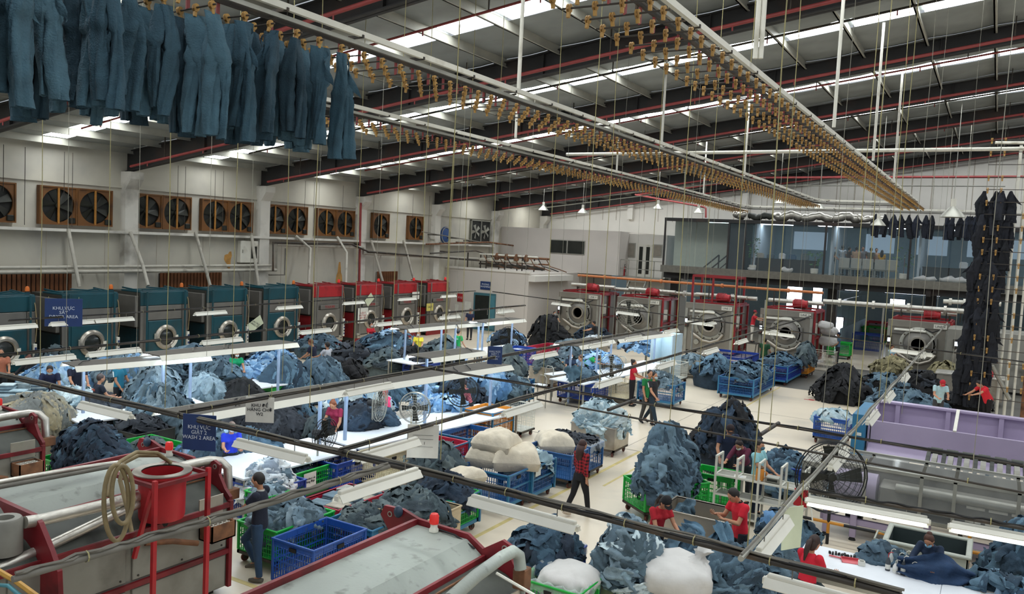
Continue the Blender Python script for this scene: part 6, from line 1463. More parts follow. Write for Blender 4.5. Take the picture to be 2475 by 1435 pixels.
# contents of crates (nearest first)
in_crate('green_man', 'heap of grey-blue denim in the green crate by the man', .26, 46, GREYB, indiv=16, group='grey-blue denim in the green crate by the man')
in_crate('blue_denim', 'loose grey denim in the blue crate beside the wooden bin', .14, 30, DGREEN, indiv=6, group='grey denim in the blue crate', dz=-.12)
in_crate('wood_bin', 'dark green-grey denim in the pale wooden bin', .24, 40, DGREEN, indiv=14, group='dark denim in the wooden bin')
in_crate('green_dark', 'dark navy jeans spilling over the green trolley', .30, 44, NAVY, over=1.12, indiv=14, group='dark jeans on the green trolley')
in_crate('green_sign', 'navy jeans in the green crate with the paper sign', .10, 18, NAVY, over=.7, drop=.05, indiv=6, group='navy jeans in the green crate with the sign', dz=-.22)
in_crate('green_tub', 'blue-grey jeans in the green crate behind the man', .08, 24, GREYB, over=.8, drop=.05, indiv=8, group='blue-grey jeans behind the man')
in_crate('blue_white', 'heap of pale whitish jeans beside the long table', .38, 60, WHITE, over=.86, indiv=24, group='pale whitish jeans heap', pal2=GREYB)
in_crate('blue_liner', 'navy jeans heaped in the lined blue crate', .42, 60, BLUE, indiv=26, group='navy heap in the lined blue crate', pal2=NAVY)
in_crate('steel_front', 'tall heap of pale grey-blue jeans on the front steel cart', .78, 90, GREYB, over=1.25, indiv=36, group='pale grey-blue heap on the front cart', pal2=PALE)
in_crate('dark_bin', 'crumpled blue-grey jeans heap beside the white table', .55, 80, SLATE, over=1.1, indiv=30, group='crumpled heap beside the white table', pal2=GREYB)
heap('heap of dark blue jeans behind the white sack', at(1655, 1365, .5), .3, .5, .5, .55, 46, BLUE, indiv=16, group='dark blue heap behind the white sack')
heap('heap of mid-blue jeans between the red-shirted workers', at(1755, 1395, .5), .25, .7, .6, .62, 70, SLATE, indiv=26, group='mid-blue heap by the red-shirted workers')
in_crate('green_heap', 'tall heap of blue-grey jeans rising out of the green crate', 1.05, 110, SLATE, over=1.2, indiv=46, group='tall blue-grey heap in the green crate', radial=True, drop=.45)
heap('tall heap of dark blue-black jeans behind the navy-shirted man', at(1752, 1130, 0), .35, .85, .9, 1.25, 90, NAVY, indiv=20, group='tall dark heap behind the navy-shirted man', pal2=BLACK, radial=True, drop=.5)
in_crate('steel_cart', 'dome of pale blue jeans on the stainless cart', .72, 80, PALE, over=1.08, indiv=26, group='pale dome on the stainless cart')
in_crate('blue_pale', 'pale jeans in the trolley behind the sacks', .15, 22, PALE)
in_crate('blue_black', 'black garments in the lined blue crate', .12, 22, CHAR, name='garment_heap', cat='garment heap')
in_crate('red', 'dark green-black jeans heaped before the red crate', .1, 20, DGREEN, dz=-.3)
heap('heap of dark green-black jeans in front of the red crate', at(1048, 1150, .6), .55, .5, .55, .55, 50, DGREEN, indiv=10, group='dark heap in front of the red crate')
in_crate('navy_red', 'grey-blue jeans in the trolley by the red-shirted worker', .32, 36, GREYB)
in_crate('blue_aisle', 'blue-green jeans held over the blue trolley at the bright floor', .45, 30, SLATE, over=.8)
in_crate('blue_big', 'blue jeans piled on the framed trolley', .45, 60, BLUE, over=1.08)
in_crate('blue_dark', 'blue jeans piled on the trolley on the dark floor', .32, 46, BLUE, over=1.05)
in_crate('orange_far', 'grey jeans piled over the orange crate on the dark floor', .75, 46, DGREEN, over=1.35, radial=True)
in_crate('steel_bin', 'pale cloth and jeans on the stainless bin', .2, 26, GREYB, over=1.05, drop=.6, pal2=PALE)
heap('jeans heaped on a low cart behind the piled trolley', at(1728, 905, .5), .5, .75, .9, .65, 56, BLUE, radial=True, drop=.5)
in_crate('blue_right', 'blue jeans in the crate behind the white rack', .22, 34, BLUE)
in_crate('blue_purple', 'pale jeans in the crate beside the purple machine', .18, 26, PALE)
in_crate('green_left', 'dark jeans in the green crate left of the wash sign', .12, 16, DGREEN, over=.55, dz=-.15, drop=.05, size=(.45, .18))
in_crate('green_navy', 'large dome of navy jeans with small pale tags', .85, 120, NAVY, over=1.02, indiv=30, group='navy dome', pal2=BLUE, radial=True, drop=.4)
in_crate('black_bin', 'dark garments in the dark steel bin', .25, 24, CHAR)
in_crate('orange_mid', 'grey jeans in the orange crate', .12, 18, GREYB)
in_crate('steel_left', 'crumpled grey jeans on the cart by the far work tables', .3, 26, GREYB)
in_crate('steel_cart_far', 'crumpled grey jeans on the cart behind the blue trolley', .35, 30, DGREEN)
in_crate('navy_stack', 'tall green-grey jeans heap on the dark blue trolley', 1.0, 56, DGREEN, over=1.0, radial=True)
in_crate('red_mid', 'dark jeans in the red crate under the canopy', .3, 26, NAVY)
in_crate('blue_tbl', 'brown and black garments on the blue crate', .3, 24, CHAR, name='garment_heap', cat='garment heap')
# loose heaps, left part of the hall
for lab, px, py, zz, rx, ry, H, n, pal, kw in (
    ('tan and grey jeans draped in the bin behind the front washer', 75, 1050, .6, 1.0, 1.0, .75, 60, TAN, dict(radial=True, drop=.6, size=(1.0, .3))),
    ('grey-blue jeans draped over the bin by the wash area sign', 385, 1042, .6, .95, .8, .85, 70, GREYB, dict(radial=True, drop=.7, size=(1.0, .3), pal2=BLUE)),
    ('mound of light grey-blue jeans draped like a bell', 375, 985, .6, .75, .75, .95, 46, GREYB, dict(radial=True, drop=.6, size=(1.1, .3))),
    ('bundle of grey jeans laid over the rail end', 490, 985, .6, .75, .7, .65, 40, GREYB, dict(radial=True, size=(1.1, .28), drop=.5)),
    ('bundle of black jeans beside the grey bundle', 580, 985, .6, .7, .6, .55, 36, BLACK, dict(radial=True, size=(1.1, .28), drop=.5)),
    ('bundle of slate jeans on the work table edge', 520, 930, .8, .9, .6, .4, 36, SLATE, dict(radial=True, size=(.9, .3))),
    ('light blue jeans hanging over the table by the navy-shirted men', 130, 960, .6, .75, .9, .9, 46, BRIGHT, dict(radial=True, drop=.8, size=(1.2, .28), pal2=PALE)),
    ('grey jeans heap on the table behind the seated man', 300, 930, .8, 1.4, 1.0, .65, 60, GREYB, dict(radial=True, size=(1.1, .3), drop=.6, pal2=BRIGHT)),
    ('grey-green folded jeans before the first dryers', 135, 912, .5, .8, .8, .7, 40, DGREEN, dict()),
    ('dark blue jeans heap under the canopy of the fourth dryer', 472, 912, .6, 1.7, 1.3, 1.0, 90, SLATE, dict(pal2=NAVY)),
    ('bright blue jeans spread on the table of the green-shirted worker', 620, 925, .8, .9, .9, .35, 46, BRIGHT, dict()),
    ('draped bundle of blue jeans at the table end', 690, 955, .5, .8, .8, .95, 56, BLUE, dict(radial=True, size=(1.2, .3), drop=.5)),
    ('draped bundle of dark blue jeans by the hanging rope', 778, 945, .5, .9, .8, .95, 56, SLATE, dict(radial=True, size=(1.2, .3), drop=.5)),
    ('bundle of black jeans beside the rope', 845, 925, .5, .6, .6, .6, 26, BLACK, dict(radial=True)),
    ('bright blue jeans before the table bundles', 660, 905, .8, .8, .8, .6, 36, BRIGHT, dict()),
    ('wide heap of mid-blue jeans before the third red dryer', 940, 868, .3, 1.9, 1.6, 1.15, 90, BLUE, dict(pal2=BRIGHT)),
    ('brown-black garment heap before the red dryers', 850, 885, .4, .9, .9, .8, 40, CHAR, dict(pal2=BLACK)),
    ('grey-green jeans heap before the mid-blue heap', 940, 895, .4, 1.0, .9, .75, 46, DGREEN, dict()),
    ('dark garments beside the grey-green heap', 1000, 885, .6, .7, .8, .5, 30, BLACK, dict()),
    ('dark green-grey jeans mound beside the yellow-shirted worker', 1070, 872, .4, 1.1, 1.0, .95, 50, DGREEN, dict()),
    ('dark blue jeans before the teal dryer base', 770, 850, .4, 1.1, 1.0, .7, 40, SLATE, dict()),
    ('dark jeans heap beside the far red crate', 1225, 838, .6, 1.0, 1.0, .6, 36, NAVY, dict(pal2=BRIGHT)),
    ('bright blue jeans pile on the table by the standing fan', 1175, 958, .75, .8, .8, .75, 50, BRIGHT, dict(radial=True, size=(1.0, .28), drop=.5)),
    ('dark blue bundle behind the standing fan', 1120, 990, .6, .9, .8, .6, 40, NAVY, dict(radial=True)),
    ('dark slate jeans on the table end by the navy trolley', 1225, 960, .7, .7, .7, .45, 36, SLATE, dict()),
    ('bright blue jeans pile below the small right canopy', 1450, 905, .78, .9, .9, .55, 46, BRIGHT, dict()),
    ('pale grey denim heap before the stainless basin', 1380, 870, .4, 1.2, 1.1, .8, 50, GREYB, dict()),
    ('navy jeans inside the pale blue booth', 1565, 862, .75, 1.3, .9, .35, 40, BRIGHT, dict(pal2=NAVY)),
    ('large pile of charcoal jeans beneath the long canopy', 650, 1062, .35, 1.25, 1.2, .95, 90, CHAR, dict(radial=True, size=(1.0, .32))),
    ('blue jeans draped off the long table beside the charcoal pile', 726, 1050, .5, .45, .6, .6, 30, BLUE, dict(radial=True, drop=.5, size=(1.0, .22))),
    ('pile of pale ice-blue jeans beside the pink-shirted worker', 862, 1020, .8, .8, 1.2, .6, 56, PALE, dict(radial=True, size=(1.2, .3), drop=.6, pal2=BRIGHT)),
    ('navy jeans laid across the white table', 870, 1052, .83, .8, .9, .42, 46, NAVY, dict(size=(1.2, .25))),
    ('grey jeans bundle hung over the table corner fan', 788, 1070, .5, .45, .5, .7, 26, DGREEN, dict(radial=True, drop=.6, size=(1.0, .2))),
    ('slate blue jeans bundle behind the pink-shirted worker', 940, 985, .8, .8, .8, .55, 40, BLUE, dict(radial=True)),
    ('blue jeans stacked before the far canopy post', 1020, 965, .8, .9, .8, .5, 40, BLUE, dict(pal2=BRIGHT)),
    ('light blue jeans lying on the white table end', 1060, 1010, .83, .9, .7, .22, 36, BRIGHT, dict(pal2=PALE)),
    ('dark folded jeans heap beside the blue-shirted worker', 515, 1130, .4, .7, .7, .75, 50, SLATE, dict(pal2=BRIGHT, radial=True)),
    ('blue jeans on the near end of the long table', 590, 1115, .75, .7, .7, .3, 36, BLUE, dict()),
    ('charcoal jeans beyond the dark steel bin', 250, 1020, .6, .8, .7, .45, 30, CHAR, dict()),
    ('pale blue jeans beside the tan pile', 175, 1005, .7, .7, .6, .4, 30, PALE, dict())):
    heap(lab, at(px, py, zz*.6), zz, rx*.9, ry*.9, H*.85, n, pal, **kw)
# right part of the hall
for lab, px, py, zz, rx, ry, H, n, pal, kw in (
    ('heap of black jeans at the edge of the dark floor', 2035, 965, .1, 1.0, 1.1, 1.35, 80, BLACK, dict(radial=True)),
    ('heap of mixed slate jeans between the black heaps', 2125, 955, .1, 1.2, 1.2, 1.0, 70, SLATE, dict(pal2=BLACK)),
    ('heap of black jeans before the washer beyond the aisle', 2225, 955, .1, 1.3, 1.3, 1.05, 70, BLACK, dict(pal2=CHAR)),
    ('khaki garments topping the slate heap', 2150, 905, .65, .75, .7, .45, 30, KHAKI, dict(name='garment_heap', cat='garment heap')),
    ('khaki garments topping the black heap', 2278, 930, .5, .65, .7, .85, 36, KHAKI, dict(radial=True, name='garment_heap', cat='garment heap')),
    ('dark blue jeans heap before the purple machine', 2190, 985, .3, 1.3, .8, .5, 40, SLATE, dict()),
    ('dark jeans in the bin of the red-shirted man', 2330, 985, .5, .9, .7, .3, 30, BLACK, dict()),
    ('blue jeans spilling beside the white rack', 1915, 1180, .2, .8, .8, .6, 36, BLUE, dict(pal2=SLATE)),
    ('blue jeans under the pale green paper', 1900, 1330, .4, .5, .5, .5, 30, BLUE, dict(pal2=BRIGHT, indiv=8, group='blue jeans under the pale green paper')),
    ('dark blue jeans at the corner of the white table', 2130, 1405, .72, .32, .3, .22, 18, SLATE, dict(indiv=6, group='dark blue jeans at the table corner')),
    ('black garments heaped by the white room corner', 1235, 790, .3, 1.3, 1.0, .9, 36, BLACK, dict(name='garment_heap', cat='garment heap')),
    ('tall heap of black garments before the first grey washer', 1322, 832, .3, 1.3, .9, 1.5, 60, BLACK, dict(radial=True, name='garment_heap', cat='garment heap')),
    ('dark garments before the second grey washer', 1432, 826, .4, 1.1, .8, .7, 36, NAVY, dict(name='garment_heap', cat='garment heap'))):
    heap(lab, at(px, py, zz*.6), zz, rx*.9, ry*.9, H*.85, n, pal, **kw)
# folded jeans in stacks
slab = MB(); slab.box((0, 0, .02), (.36, .30, .038), ch=.016); slab.tube([(-.17, -.15, .02), (.17, -.15, .02)], .019, 6)
fold_me = slab.mesh('folded_jeans', 60); fold_me.materials.append(m_denim)
def fold_stack(x, y, z, n, pal, lab, grp, rz=0.0):
    for k in range(n):
        o = obj('folded_jeans', fold_me, None, dcol(pal, RN), (x+random.uniform(-.02, .02), y+random.uniform(-.02, .02), z+k*.039), rz+random.uniform(-.12, .12)); tag(o, lab, 'jeans', grp)
for i, (px, py) in enumerate(((12, 985), (45, 975), (75, 985), (105, 990), (20, 955), (60, 950), (95, 965))):
    p = G(px, py, .8); fold_stack(p.x, p.y, .8, 8+i % 4, PALE+GREYB[:3], 'light blue folded jeans stacked on the table beyond the front washer', 'folded jeans on the left table', .8)
p = G(50, 985, .8); t = thing('work_table', 'work table carrying the light blue folded stacks', 'table', (p.x, p.y, 0), .1)
MB().b2((-1.6, -.75, .74), (1.4, .9, .78), .005).build('table_top', m_table, t)
for sx in (-1.5, 1.3):
    for sy in (-.68, .82): MB().b2((sx-.03, sy-.03, 0), (sx+.03, sy+.03, .74)).build('leg', m_steel, t)
cx, cy, wx, ly, h = CR_['red_tray']
for ix in range(2):
    for iy in range(4): fold_stack(cx-.2+ix*.4, cy-ly/2+.25+iy*.36, h-.24, 5+(ix+iy) % 3, GREYB+['#9a9a92', '#b1aa9c'], 'grey folded jeans lying in the red tray', 'folded jeans in the red tray', .1)
# sacks
def sack(px, py, z, sx, sy, sz, lab, m=None, rz=0.0, neck=False):
    p = G(px, py, z); mb = MB(); r = np.random.RandomState(int(px)); ph = r.uniform(0, 6, 8); n, m_ = 34, 20; pw = lambda c, e: math.copysign(abs(c)**e, c)
    if m is None:
        g = 22
        for sg in (1, -1):
            A_ = np.zeros((g, g, 3))
            for i in range(g):
                for k in range(g):
                    x = -1+2*i/(g-1); y = -1+2*k/(g-1); h = (max(0, 1-x**4)**.5)*(max(0, 1-y**4)**.5); cr = abs(x*y); ed = max(abs(x), abs(y))
                    wr = .10*math.sin(13*x+ph[0])*ed**3*(1-x*x+.2)+.10*math.sin(12*y+ph[1])*ed**3*(1-y*y+.2)+.05*math.sin(7*(x+y)+ph[2])*(.3+cr)+.05*math.sin(6*(x-y)+ph[3])
                    sh = 1-.10*(1-abs(y)**2)*(abs(x) > .98)
                    A_[i, k] = (sx*x*(1-.10*(1-y*y)*ed**4), sy*y*(1-.10*(1-x*x)*ed**4), sz*(.36+(.62*h*(1+wr) if sg > 0 else -.36*min(1, h*2.2)))+.03*math.sin(3*x+2*y+ph[4])*sg*h)
            if sg < 0: A_ = A_[::-1]
            mb.grid(A_)
    else:
        A_ = np.zeros((m_+1, n+1, 3))
        for i in range(m_+1):
            b_ = -PI/2+PI*i/m_
            for k in range(n+1):
                a_ = 2*PI*k/n; cb_ = abs(math.cos(b_))**.62; x = cb_*pw(math.cos(a_), .62); y = cb_*pw(math.sin(a_), .62); zz = pw(math.sin(b_), .8)
                cr = abs(x*y); wr = .035*math.sin(9*x+7*y+ph[0]+3*zz)+.03*math.sin(15*y-6*x+ph[1])*(.4+cr)+.05*abs(math.sin(8*x+ph[2]+5*y*y+4*zz))*(.4+cr)
                A_[i, k] = (sx*x*(1+wr), sy*y*(1+wr), max(0, sz*(.5+.52*zz*(1-.3*cr)*(1+.14*math.sin(3*x+ph[3])*math.cos(2.5*y+ph[4])+wr))))
        mb.grid(A_)
    t = thing('cloth_sack', lab, 'sack', (p.x, p.y, z), rz); mb.build('sack_body', m or m_sack, t, smooth=180)
    if neck:
        nb = MB(); n = 16; A_ = np.zeros((5, n+1, 3))
        for i in range(5):
            for k in range(n+1):
                a = 2*PI*k/n; rr = (.20, .12, .07, .09, .13)[i]*(1+.25*math.sin(5*a+i)); A_[i, k] = (sx*.55+.03*i+rr*math.cos(a), rr*math.sin(a), sz*.88+.05*i)
        nb.grid(A_).build('sack_neck', m or m_sack, t, smooth=180)
    return t
sack(1185, 1120, .72, .46, .40, .46, 'cream cloth sack lying lowest on the blue trolley', rz=.2)
sack(1245, 1128, .72, .52, .42, .50, 'large creased cream sack at the front of the blue trolley', rz=.6)
sack(1200, 1085, 1.06, .46, .38, .42, 'cream cloth sack lying on top of the others', rz=.1)
sack(1340, 1085, .62, .44, .36, .42, 'half open cream bag in the blue crate', rz=.7)
sack(1128, 1160, .80, .34, .26, .24, 'cream bag lying on the dark jeans of the green trolley', rz=1.2)
sack(1375, 1425, .45, .40, .42, .36, 'white sack in the lined green crate', m_sackw)
sack(1625, 1425, .42, .55, .5, .52, 'big white plastic sack in front of the blue heap', m_sackw, .4, True)
for i, (px, py, z, s) in enumerate(((2000, 835, .9, .5), (2003, 810, 1.45, .42), (1995, 795, 1.85, .35))): sack(px, py, z, s, s*.9, s*1.1, ['white film sack lowest in the far aisle stack', 'white film sack in the middle of the far aisle stack', 'white film sack on top of the far aisle stack'][i], m_sackw)
crate_at(G(1998, 850, .9).x-.1, G(1998, 850, .9).y+.2, 1.0, 1.0, .9, 'steel cage under the white film sacks', 'steel', 'floor', 'wire', 'cage', 'wire_cage')
print('individual piled jeans', NIND[0])
# ---------------------------------------------------------------- belly washers in the foreground
def beacon(par, x, y, z, m=None, s=1.0):
    b = MB().lathe([(.06*s, 0), (.06*s, .03*s), (.045*s, .05*s), (.045*s, .1*s)], 14, (x, y, z)).build('beacon_base', m_white, par, smooth=40)
    MB().lathe([(.055*s, .1*s), (.06*s, .12*s), (.058*s, .2*s), (.045*s, .225*s), (0, .23*s)], 16, (x, y, z)).build('beacon_lens', m or m_beaconred, b, smooth=40)
def belly_washer(X0, Y0, label, L=5.0, full=True):
    t = thing('belly_washer', label, 'washing machine', (X0, Y0, 0))
    MB().prism([(-.03, .1), (-.03, 1.38), (-2.35, 1.38), (-2.35, .1)], 'y', -L, -.04).build('body', m_greydirty, t)
    MB().b2((-2.2, -L+.1, 0), (-.15, -.2, .1)).build('plinth', m_black, t)
    MB().prism([(-.06, 1.38), (-.14, 1.46), (-.32, 1.56), (-.66, 1.66), (-1.95, 1.66), (-2.15, 1.55), (-2.25, 1.38)], 'y', -L, -.06).build('drum_shell', m_drumdark, t, smooth=50)
    MB().prism([(-.64, 1.64), (-.67, 1.70), (-.89, 1.85), (-1.65, 1.86), (-1.95, 1.72), (-1.95, 1.64)], 'y', -L, -.06).build('roof_panel', m_greypaint, t)
    MB().bar((-.64, -L, 1.68), (-.64, -.05, 1.68), .04, .07).build('roof_trim', m_maroon, t)
    MB().bar((-.55, -L, 1.64), (-.55, -.05, 1.64), .02, .02).build('trim_rod', m_rusty, t)
    MB().bar((-1.68, -L, 1.885), (-1.68, -.05, 1.885), .05, .09).build('roof_flange', m_maroon, t)
    # red end plate with lifting ears
    ep = MB().prism([(-.02, .9), (-.02, 1.46), (-.14, 1.56), (-.28, 1.76), (-.26, 1.90), (-.40, 1.95), (-.67, 1.78), (-.89, 1.91), (-1.65, 1.93), (-1.9, 2.0), (-2.20, 1.99), (-2.26, 1.86), (-2.05, 1.6), (-2.3, 1.3), (-2.3, .9)], 'y', -.05, 0).build('end_plate', m_maroon, t)
    for x, z in ((-.36, 1.86), (-2.10, 1.90)): MB().lathe([(.025, -.06), (.038, -.06), (.038, .01), (.025, .01)], 12, (x, 0, z), 'y', cap=False).build('lifting_eye', m_steel, ep)
    MB().sphere((-1.93, -.10, 1.98), (.06, .06, .08), 12, 8).build('blue_cap', mat('blue_knob', '#2a3f52', rough=.4, var=.1), t, smooth=60)
    beacon(t, -1.35, -.12, 1.86, s=1.0)
    MB().tube([(-1.35, -.06, 1.88), (-1.05, -.10, 1.88), (-.75, -.10, 1.78)], .012, 5).build('beacon_cable', m_black, t, smooth=60)
    # side plates, rails, bolts on the face toward the aisle
    for k, (a, b) in enumerate(((-4.9, -3.35), (-3.25, -1.75), (-1.65, -.12))):
        if -a > L: continue
        MB().b2((-.03, a, .72), (0.0, b, 1.31), .008).build('side_plate', m_greydirty, t); MB().b2((-.03, a, .12), (0.0, b, .60), .008).build('side_plate', m_greydirty, t)
        for y in (a+.08, (a+b)/2, b-.08):
            for z in (.77, 1.26): MB().cyl((-.0, y, z), (.012, y, z), .014, n=6).build('bolt', m_darkpipe, t)
    for z in (.66, 1.36): MB().bar((.01, -L, z), (.01, -.04, z), .05, .07).build('side_rail', m_maroon, t)
    MB().bar((.01, -.06, .1), (.01, -.06, 1.42), .06).build('corner_post', m_maroon, t)
    # elbow pipe at the far corner
    if full: MB().tube([(-.75, -1.0, 1.84), (-.62, -.30, 1.90), (-.52, -.02, 1.92), (-.42, .10, 1.90), (-.34, .17, 1.80), (-.32, .18, 1.45)], .07, 10).build('elbow_pipe', m_silver, t, smooth=60)
    MB().b2((-.44, .06, 1.32), (-.20, .30, 1.48), .01).build('valve_block', m_rusty, t)
    # sample box with lid and grid
    bx = MB(); x0, x1, y0, y1, z0, z1 = .02, .30, -.62, -.20, .98, 1.22
    for lo, hi in (((x0, y0, z0), (x1, y0+.02, z1)), ((x0, y1-.02, z0), (x1, y1, z1)), ((x0, y0, z0), (x0+.02, y1, z1)), ((x1-.02, y0, z0), (x1, y1, z1)), ((x0, y0, z0), (x1, y1, z0+.02))): bx.b2(lo, hi)
    sb = bx.build('sample_box', m_rusty, t)
    g_ = MB()
    for k in range(5): g_.bar((x0+.02, y0+.05+k*.08, z1-.03), (x1-.02, y0+.05+k*.08, z1-.03), .012)
    for k in range(4): g_.bar((x0+.04+k*.066, y0+.02, z1-.03), (x0+.04+k*.066, y1-.02, z1-.03), .012)
    g_.build('grid', m_white, sb)
    MB().b2((x0-.02, y0, z1+.02), (x0, y1, z1+.34), .004).build('lid', m_stain, sb)
    MB().tube([(.04, -1.5, 1.2), (.10, -1.1, 1.12), (.16, -.75, 1.0)], .04, 8).build('drain_pipe', m_rusty, t, smooth=60)
    return t
X1, Y1 = -9.6, 8.3
belly_washer(X1, Y1, 'belly washer with grey roof carrying the red bucket')
pb = Vector((X1+.16, Y1-.4, 1.2)); q0 = G(68, 1118, 1.2); belly_washer(q0.x-.16, q0.y+.4, 'belly washer farther down the row, partly out of view')
belly_washer(-4.40, 8.22, 'belly washer with a broad grey roof beside the lined crates', full=False)
# silver pipes and the red plate next to the bucket
t = thing('lagged_pipe_set', 'silver lagged pipes lying along the washer that carries the bucket', 'pipe', (0, 0, 0))
for pts, r in ((((60, 1262), (100, 1256), (245, 1222), (345, 1196)), .075), (((-20, 1380), (116, 1320), (281, 1241), (345, 1212)), .065)):
    MB().tube([AX(px, py, X1-.15) for px, py in pts], r, 12).build('pipe', m_silver, t, smooth=60)
t = thing('grey_hose_pair', 'pair of dusty grey hoses resting along the roof of the bucket washer', 'hose', (0, 0, 0))
MB().tube([AX(px, py, X1-1.2) for px, py in ((-30, 1170), (80, 1150), (200, 1130), (285, 1118))], .035, 8).build('hose', m_silver, t, smooth=60)
MB().tube([AX(px, py, X1-1.15) for px, py in ((-30, 1182), (80, 1162), (200, 1140), (285, 1124))], .030, 8).build('hose', m_cable, t, smooth=60)
rp = thing('red_end_plate', 'dark red steel end plate with a dusty round tank beside the silver pipes', 'steel plate', (0, 0, 0)); yp = 5.45
poly = [AY(px, py, yp) for px, py in ((-60, 1175), (0, 1205), (85, 1243), (100, 1262), (128, 1330), (145, 1380), (150, 1500), (-60, 1500))]
MB().prism([(p.x, p.z) for p in poly], 'y', yp-.03, yp+.03).build('plate', m_maroon, rp)
c = AY(12, 1280, yp-.3); MB().lathe([(.19, -.28), (.19, .12), (.17, .15), (.10, .15), (.09, .02), (0, .02)], 20, c).build('tank', m_greydirty, rp, smooth=40)
# red bucket on its stand, with the coiled hose
cb = AX(392, 1190, X1-.05); bk = thing('red_bucket', 'large red chemical bucket on a red steel stand above the washer', 'bucket', (cb.x, cb.y, 0)); z = cb.z
MB().lathe([(.0, z-.34), (.29, z-.34), (.30, z-.30), (.31, z+.24), (.38, z+.27), (.38, z+.30), (.27, z+.30), (.27, z-.28), (0, z-.28)], 28).build('bucket_shell', m_redbright, bk, smooth=35)
MB().lathe([(.27, z+.305), (.385, z+.305), (.385, z+.32), (.27, z+.32)], 28, cap=False).build('rim', m_stain, bk)
MB().cyl((0, 0, z-.46), (0, 0, z-.34), .09, .12).build('outlet', m_black, bk)
fr = [(-.42, -.42), (.42, -.42), (.42, .42), (-.42, .42)]
for a, b in zip(fr, fr[1:]+fr[:1]): MB().bar((*a, z+.26), (*b, z+.26), .05).build('top_frame', m_maroon, bk)
for a in ((.42, -.42), (.42, .42)): MB().bar((*a, 0), (*a, z+.34), .055).build('leg', m_redbright, bk)
MB().bar((.1, -.48, z-.75), (.36, -.42, z+.2), .05).build('brace', m_redbright, bk)
h = thing('tan_hose', 'coiled tan rubber hose looped over the red bucket stand', 'hose', (0, 0, 0)); HX = X1+.42
def loop(cx, cy, rx, ry, dx, ph=0):
    n = 26; return [AX(cx+rx*math.cos(2*PI*k/n+ph)+.0, cy+ry*math.sin(2*PI*k/n+ph), HX+dx+.03*math.sin(3*PI*k/n)) for k in range(n)]
MB().tube(loop(281, 1215, 30, 92, .0), .028, 8, closed=True).build('hose_coil', m_hose, h, smooth=60)
MB().tube(loop(296, 1195, 26, 70, .05, .4), .028, 8, closed=True).build('hose_coil', m_hose, h, smooth=60)
MB().tube([AX(px, py, HX-.1-.12*k) for k, (px, py) in enumerate(((318, 1285), (308, 1230), (290, 1160), (300, 1118), (335, 1100), (385, 1100), (420, 1122), (432, 1150)))], .028, 8).build('hose_arch', m_hose, h, smooth=60)
MB().tube([AX(px, py, HX-.05-.12*k) for k, (px, py) in enumerate(((262, 1200), (270, 1150), (290, 1115), (330, 1092), (380, 1094), (412, 1118)))], .026, 8).build('hose_arch', m_hose, h, smooth=60)
# thick grey pipe rising beside the broad roof, with rod
t = thing('grey_elbow_pipe', 'thick mottled grey pipe bending down beside the broad roof washer', 'pipe', (0, 0, 0))
MB().tube([G(1085, 1450, 2.05), G(1150, 1392, 2.05), G(1212, 1347, 2.05), G(1240, 1332, 2.04), G(1254, 1342, 1.97), G(1258, 1375, 1.82)], .07, 12).build('pipe', m_greypaint, t, smooth=60)
p = G(1262, 1385, 1.72); MB().box((p.x, p.y, p.z-.05), (.16, .16, .24), ch=.01).build('flange_block', m_rusty, t)
MB().cyl((p.x, p.y, 0), (p.x, p.y, p.z-.1), .05, n=10).build('riser', m_greypaint, t)
MB().tube([G(1200, 1385, 1.75), G(1290, 1437, 1.65), G(1330, 1470, 1.6)], .018, 6).build('rod', m_white, t)
t = thing('yellow_bracket', 'yellow steel bracket with a teal hose at the near corner', 'bracket', (0, 0, 0)); yy = 4.6
MB().tube([AY(px, py, yy) for px, py in ((-20, 1370), (40, 1405), (95, 1445))], .03, 6).build('bracket', mat('bracket_yellow', '#b98a35', rough=.5, var=.2), t); MB().tube([AY(px, py, yy-.05) for px, py in ((-20, 1412), (20, 1415), (50, 1440))], .022, 8).build('teal_hose', mat('teal_hose', '#4a8a96', rough=.5, var=.1), t, smooth=60)
# ---------------------------------------------------------------- purple machine, guard cabinet, white table, rack, right side
pm = thing('purple_trough', 'long purple machine trough with ribbed inside wall', 'machine', (0, 0, 0)); xL = G(2118, 985, 1.85).x; xR = 5.0; yBk = G(2300, 992, 1.95).y; yFr = 20.7
MB().b2((xL, yBk, .9), (xR, yBk+.06, 1.95), .01).build('back_wall', m_purple, pm)
MB().b2((xL, yFr, 1.18), (xR, yFr+.06, 1.72), .01).build('front_wall', m_purple, pm)
MB().prism([(yFr, 1.18), (yFr-.35, .98), (yFr-.33, .95), (yFr+.06, 1.15)], 'x', xL, xR).build('front_lip', m_purple, pm)
MB().prism([(yFr, .95), (yBk+.06, .85), (yBk+.06, 1.95), (yBk-.15, 1.95), (yFr, 1.72)], 'x', xL-.04, xL+.03).build('end_wall', m_purple, pm)
MB().b2((xL, yFr, .95), (xR, yBk, 1.0)).build('trough_floor', m_purple, pm)
MB().b2((xL-.03, yBk-.12, 1.93), (xR, yBk+.1, 1.99), .01).build('top_rail', m_purple, pm)
for k in range(6): x = xL+.45+k*1.1; MB().b2((x-.05, yBk-.1, 1.0), (x+.05, yBk, 1.95)).build('rib', m_purple, pm)
MB().bar((xL+1.75, yBk-.05, 1.98), (xL+1.75, yFr, 1.72), .07, .05).build('cross_tube', m_white, pm)
for k in range(3): x = xL+.3+k*2.2; MB().b2((x-.08, yFr+.2, 0), (x+.08, yFr+.36, .95)).build('leg', m_blueframe, pm); MB().b2((x-.08, yBk-.2, 0), (x+.08, yBk-.04, .9)).build('leg', m_blueframe, pm)
bp = thing('blue_end_cabinet', 'blue steel end cabinet of the purple trough machine', 'cabinet', (xL-.22, (yFr+yBk)/2, 0))
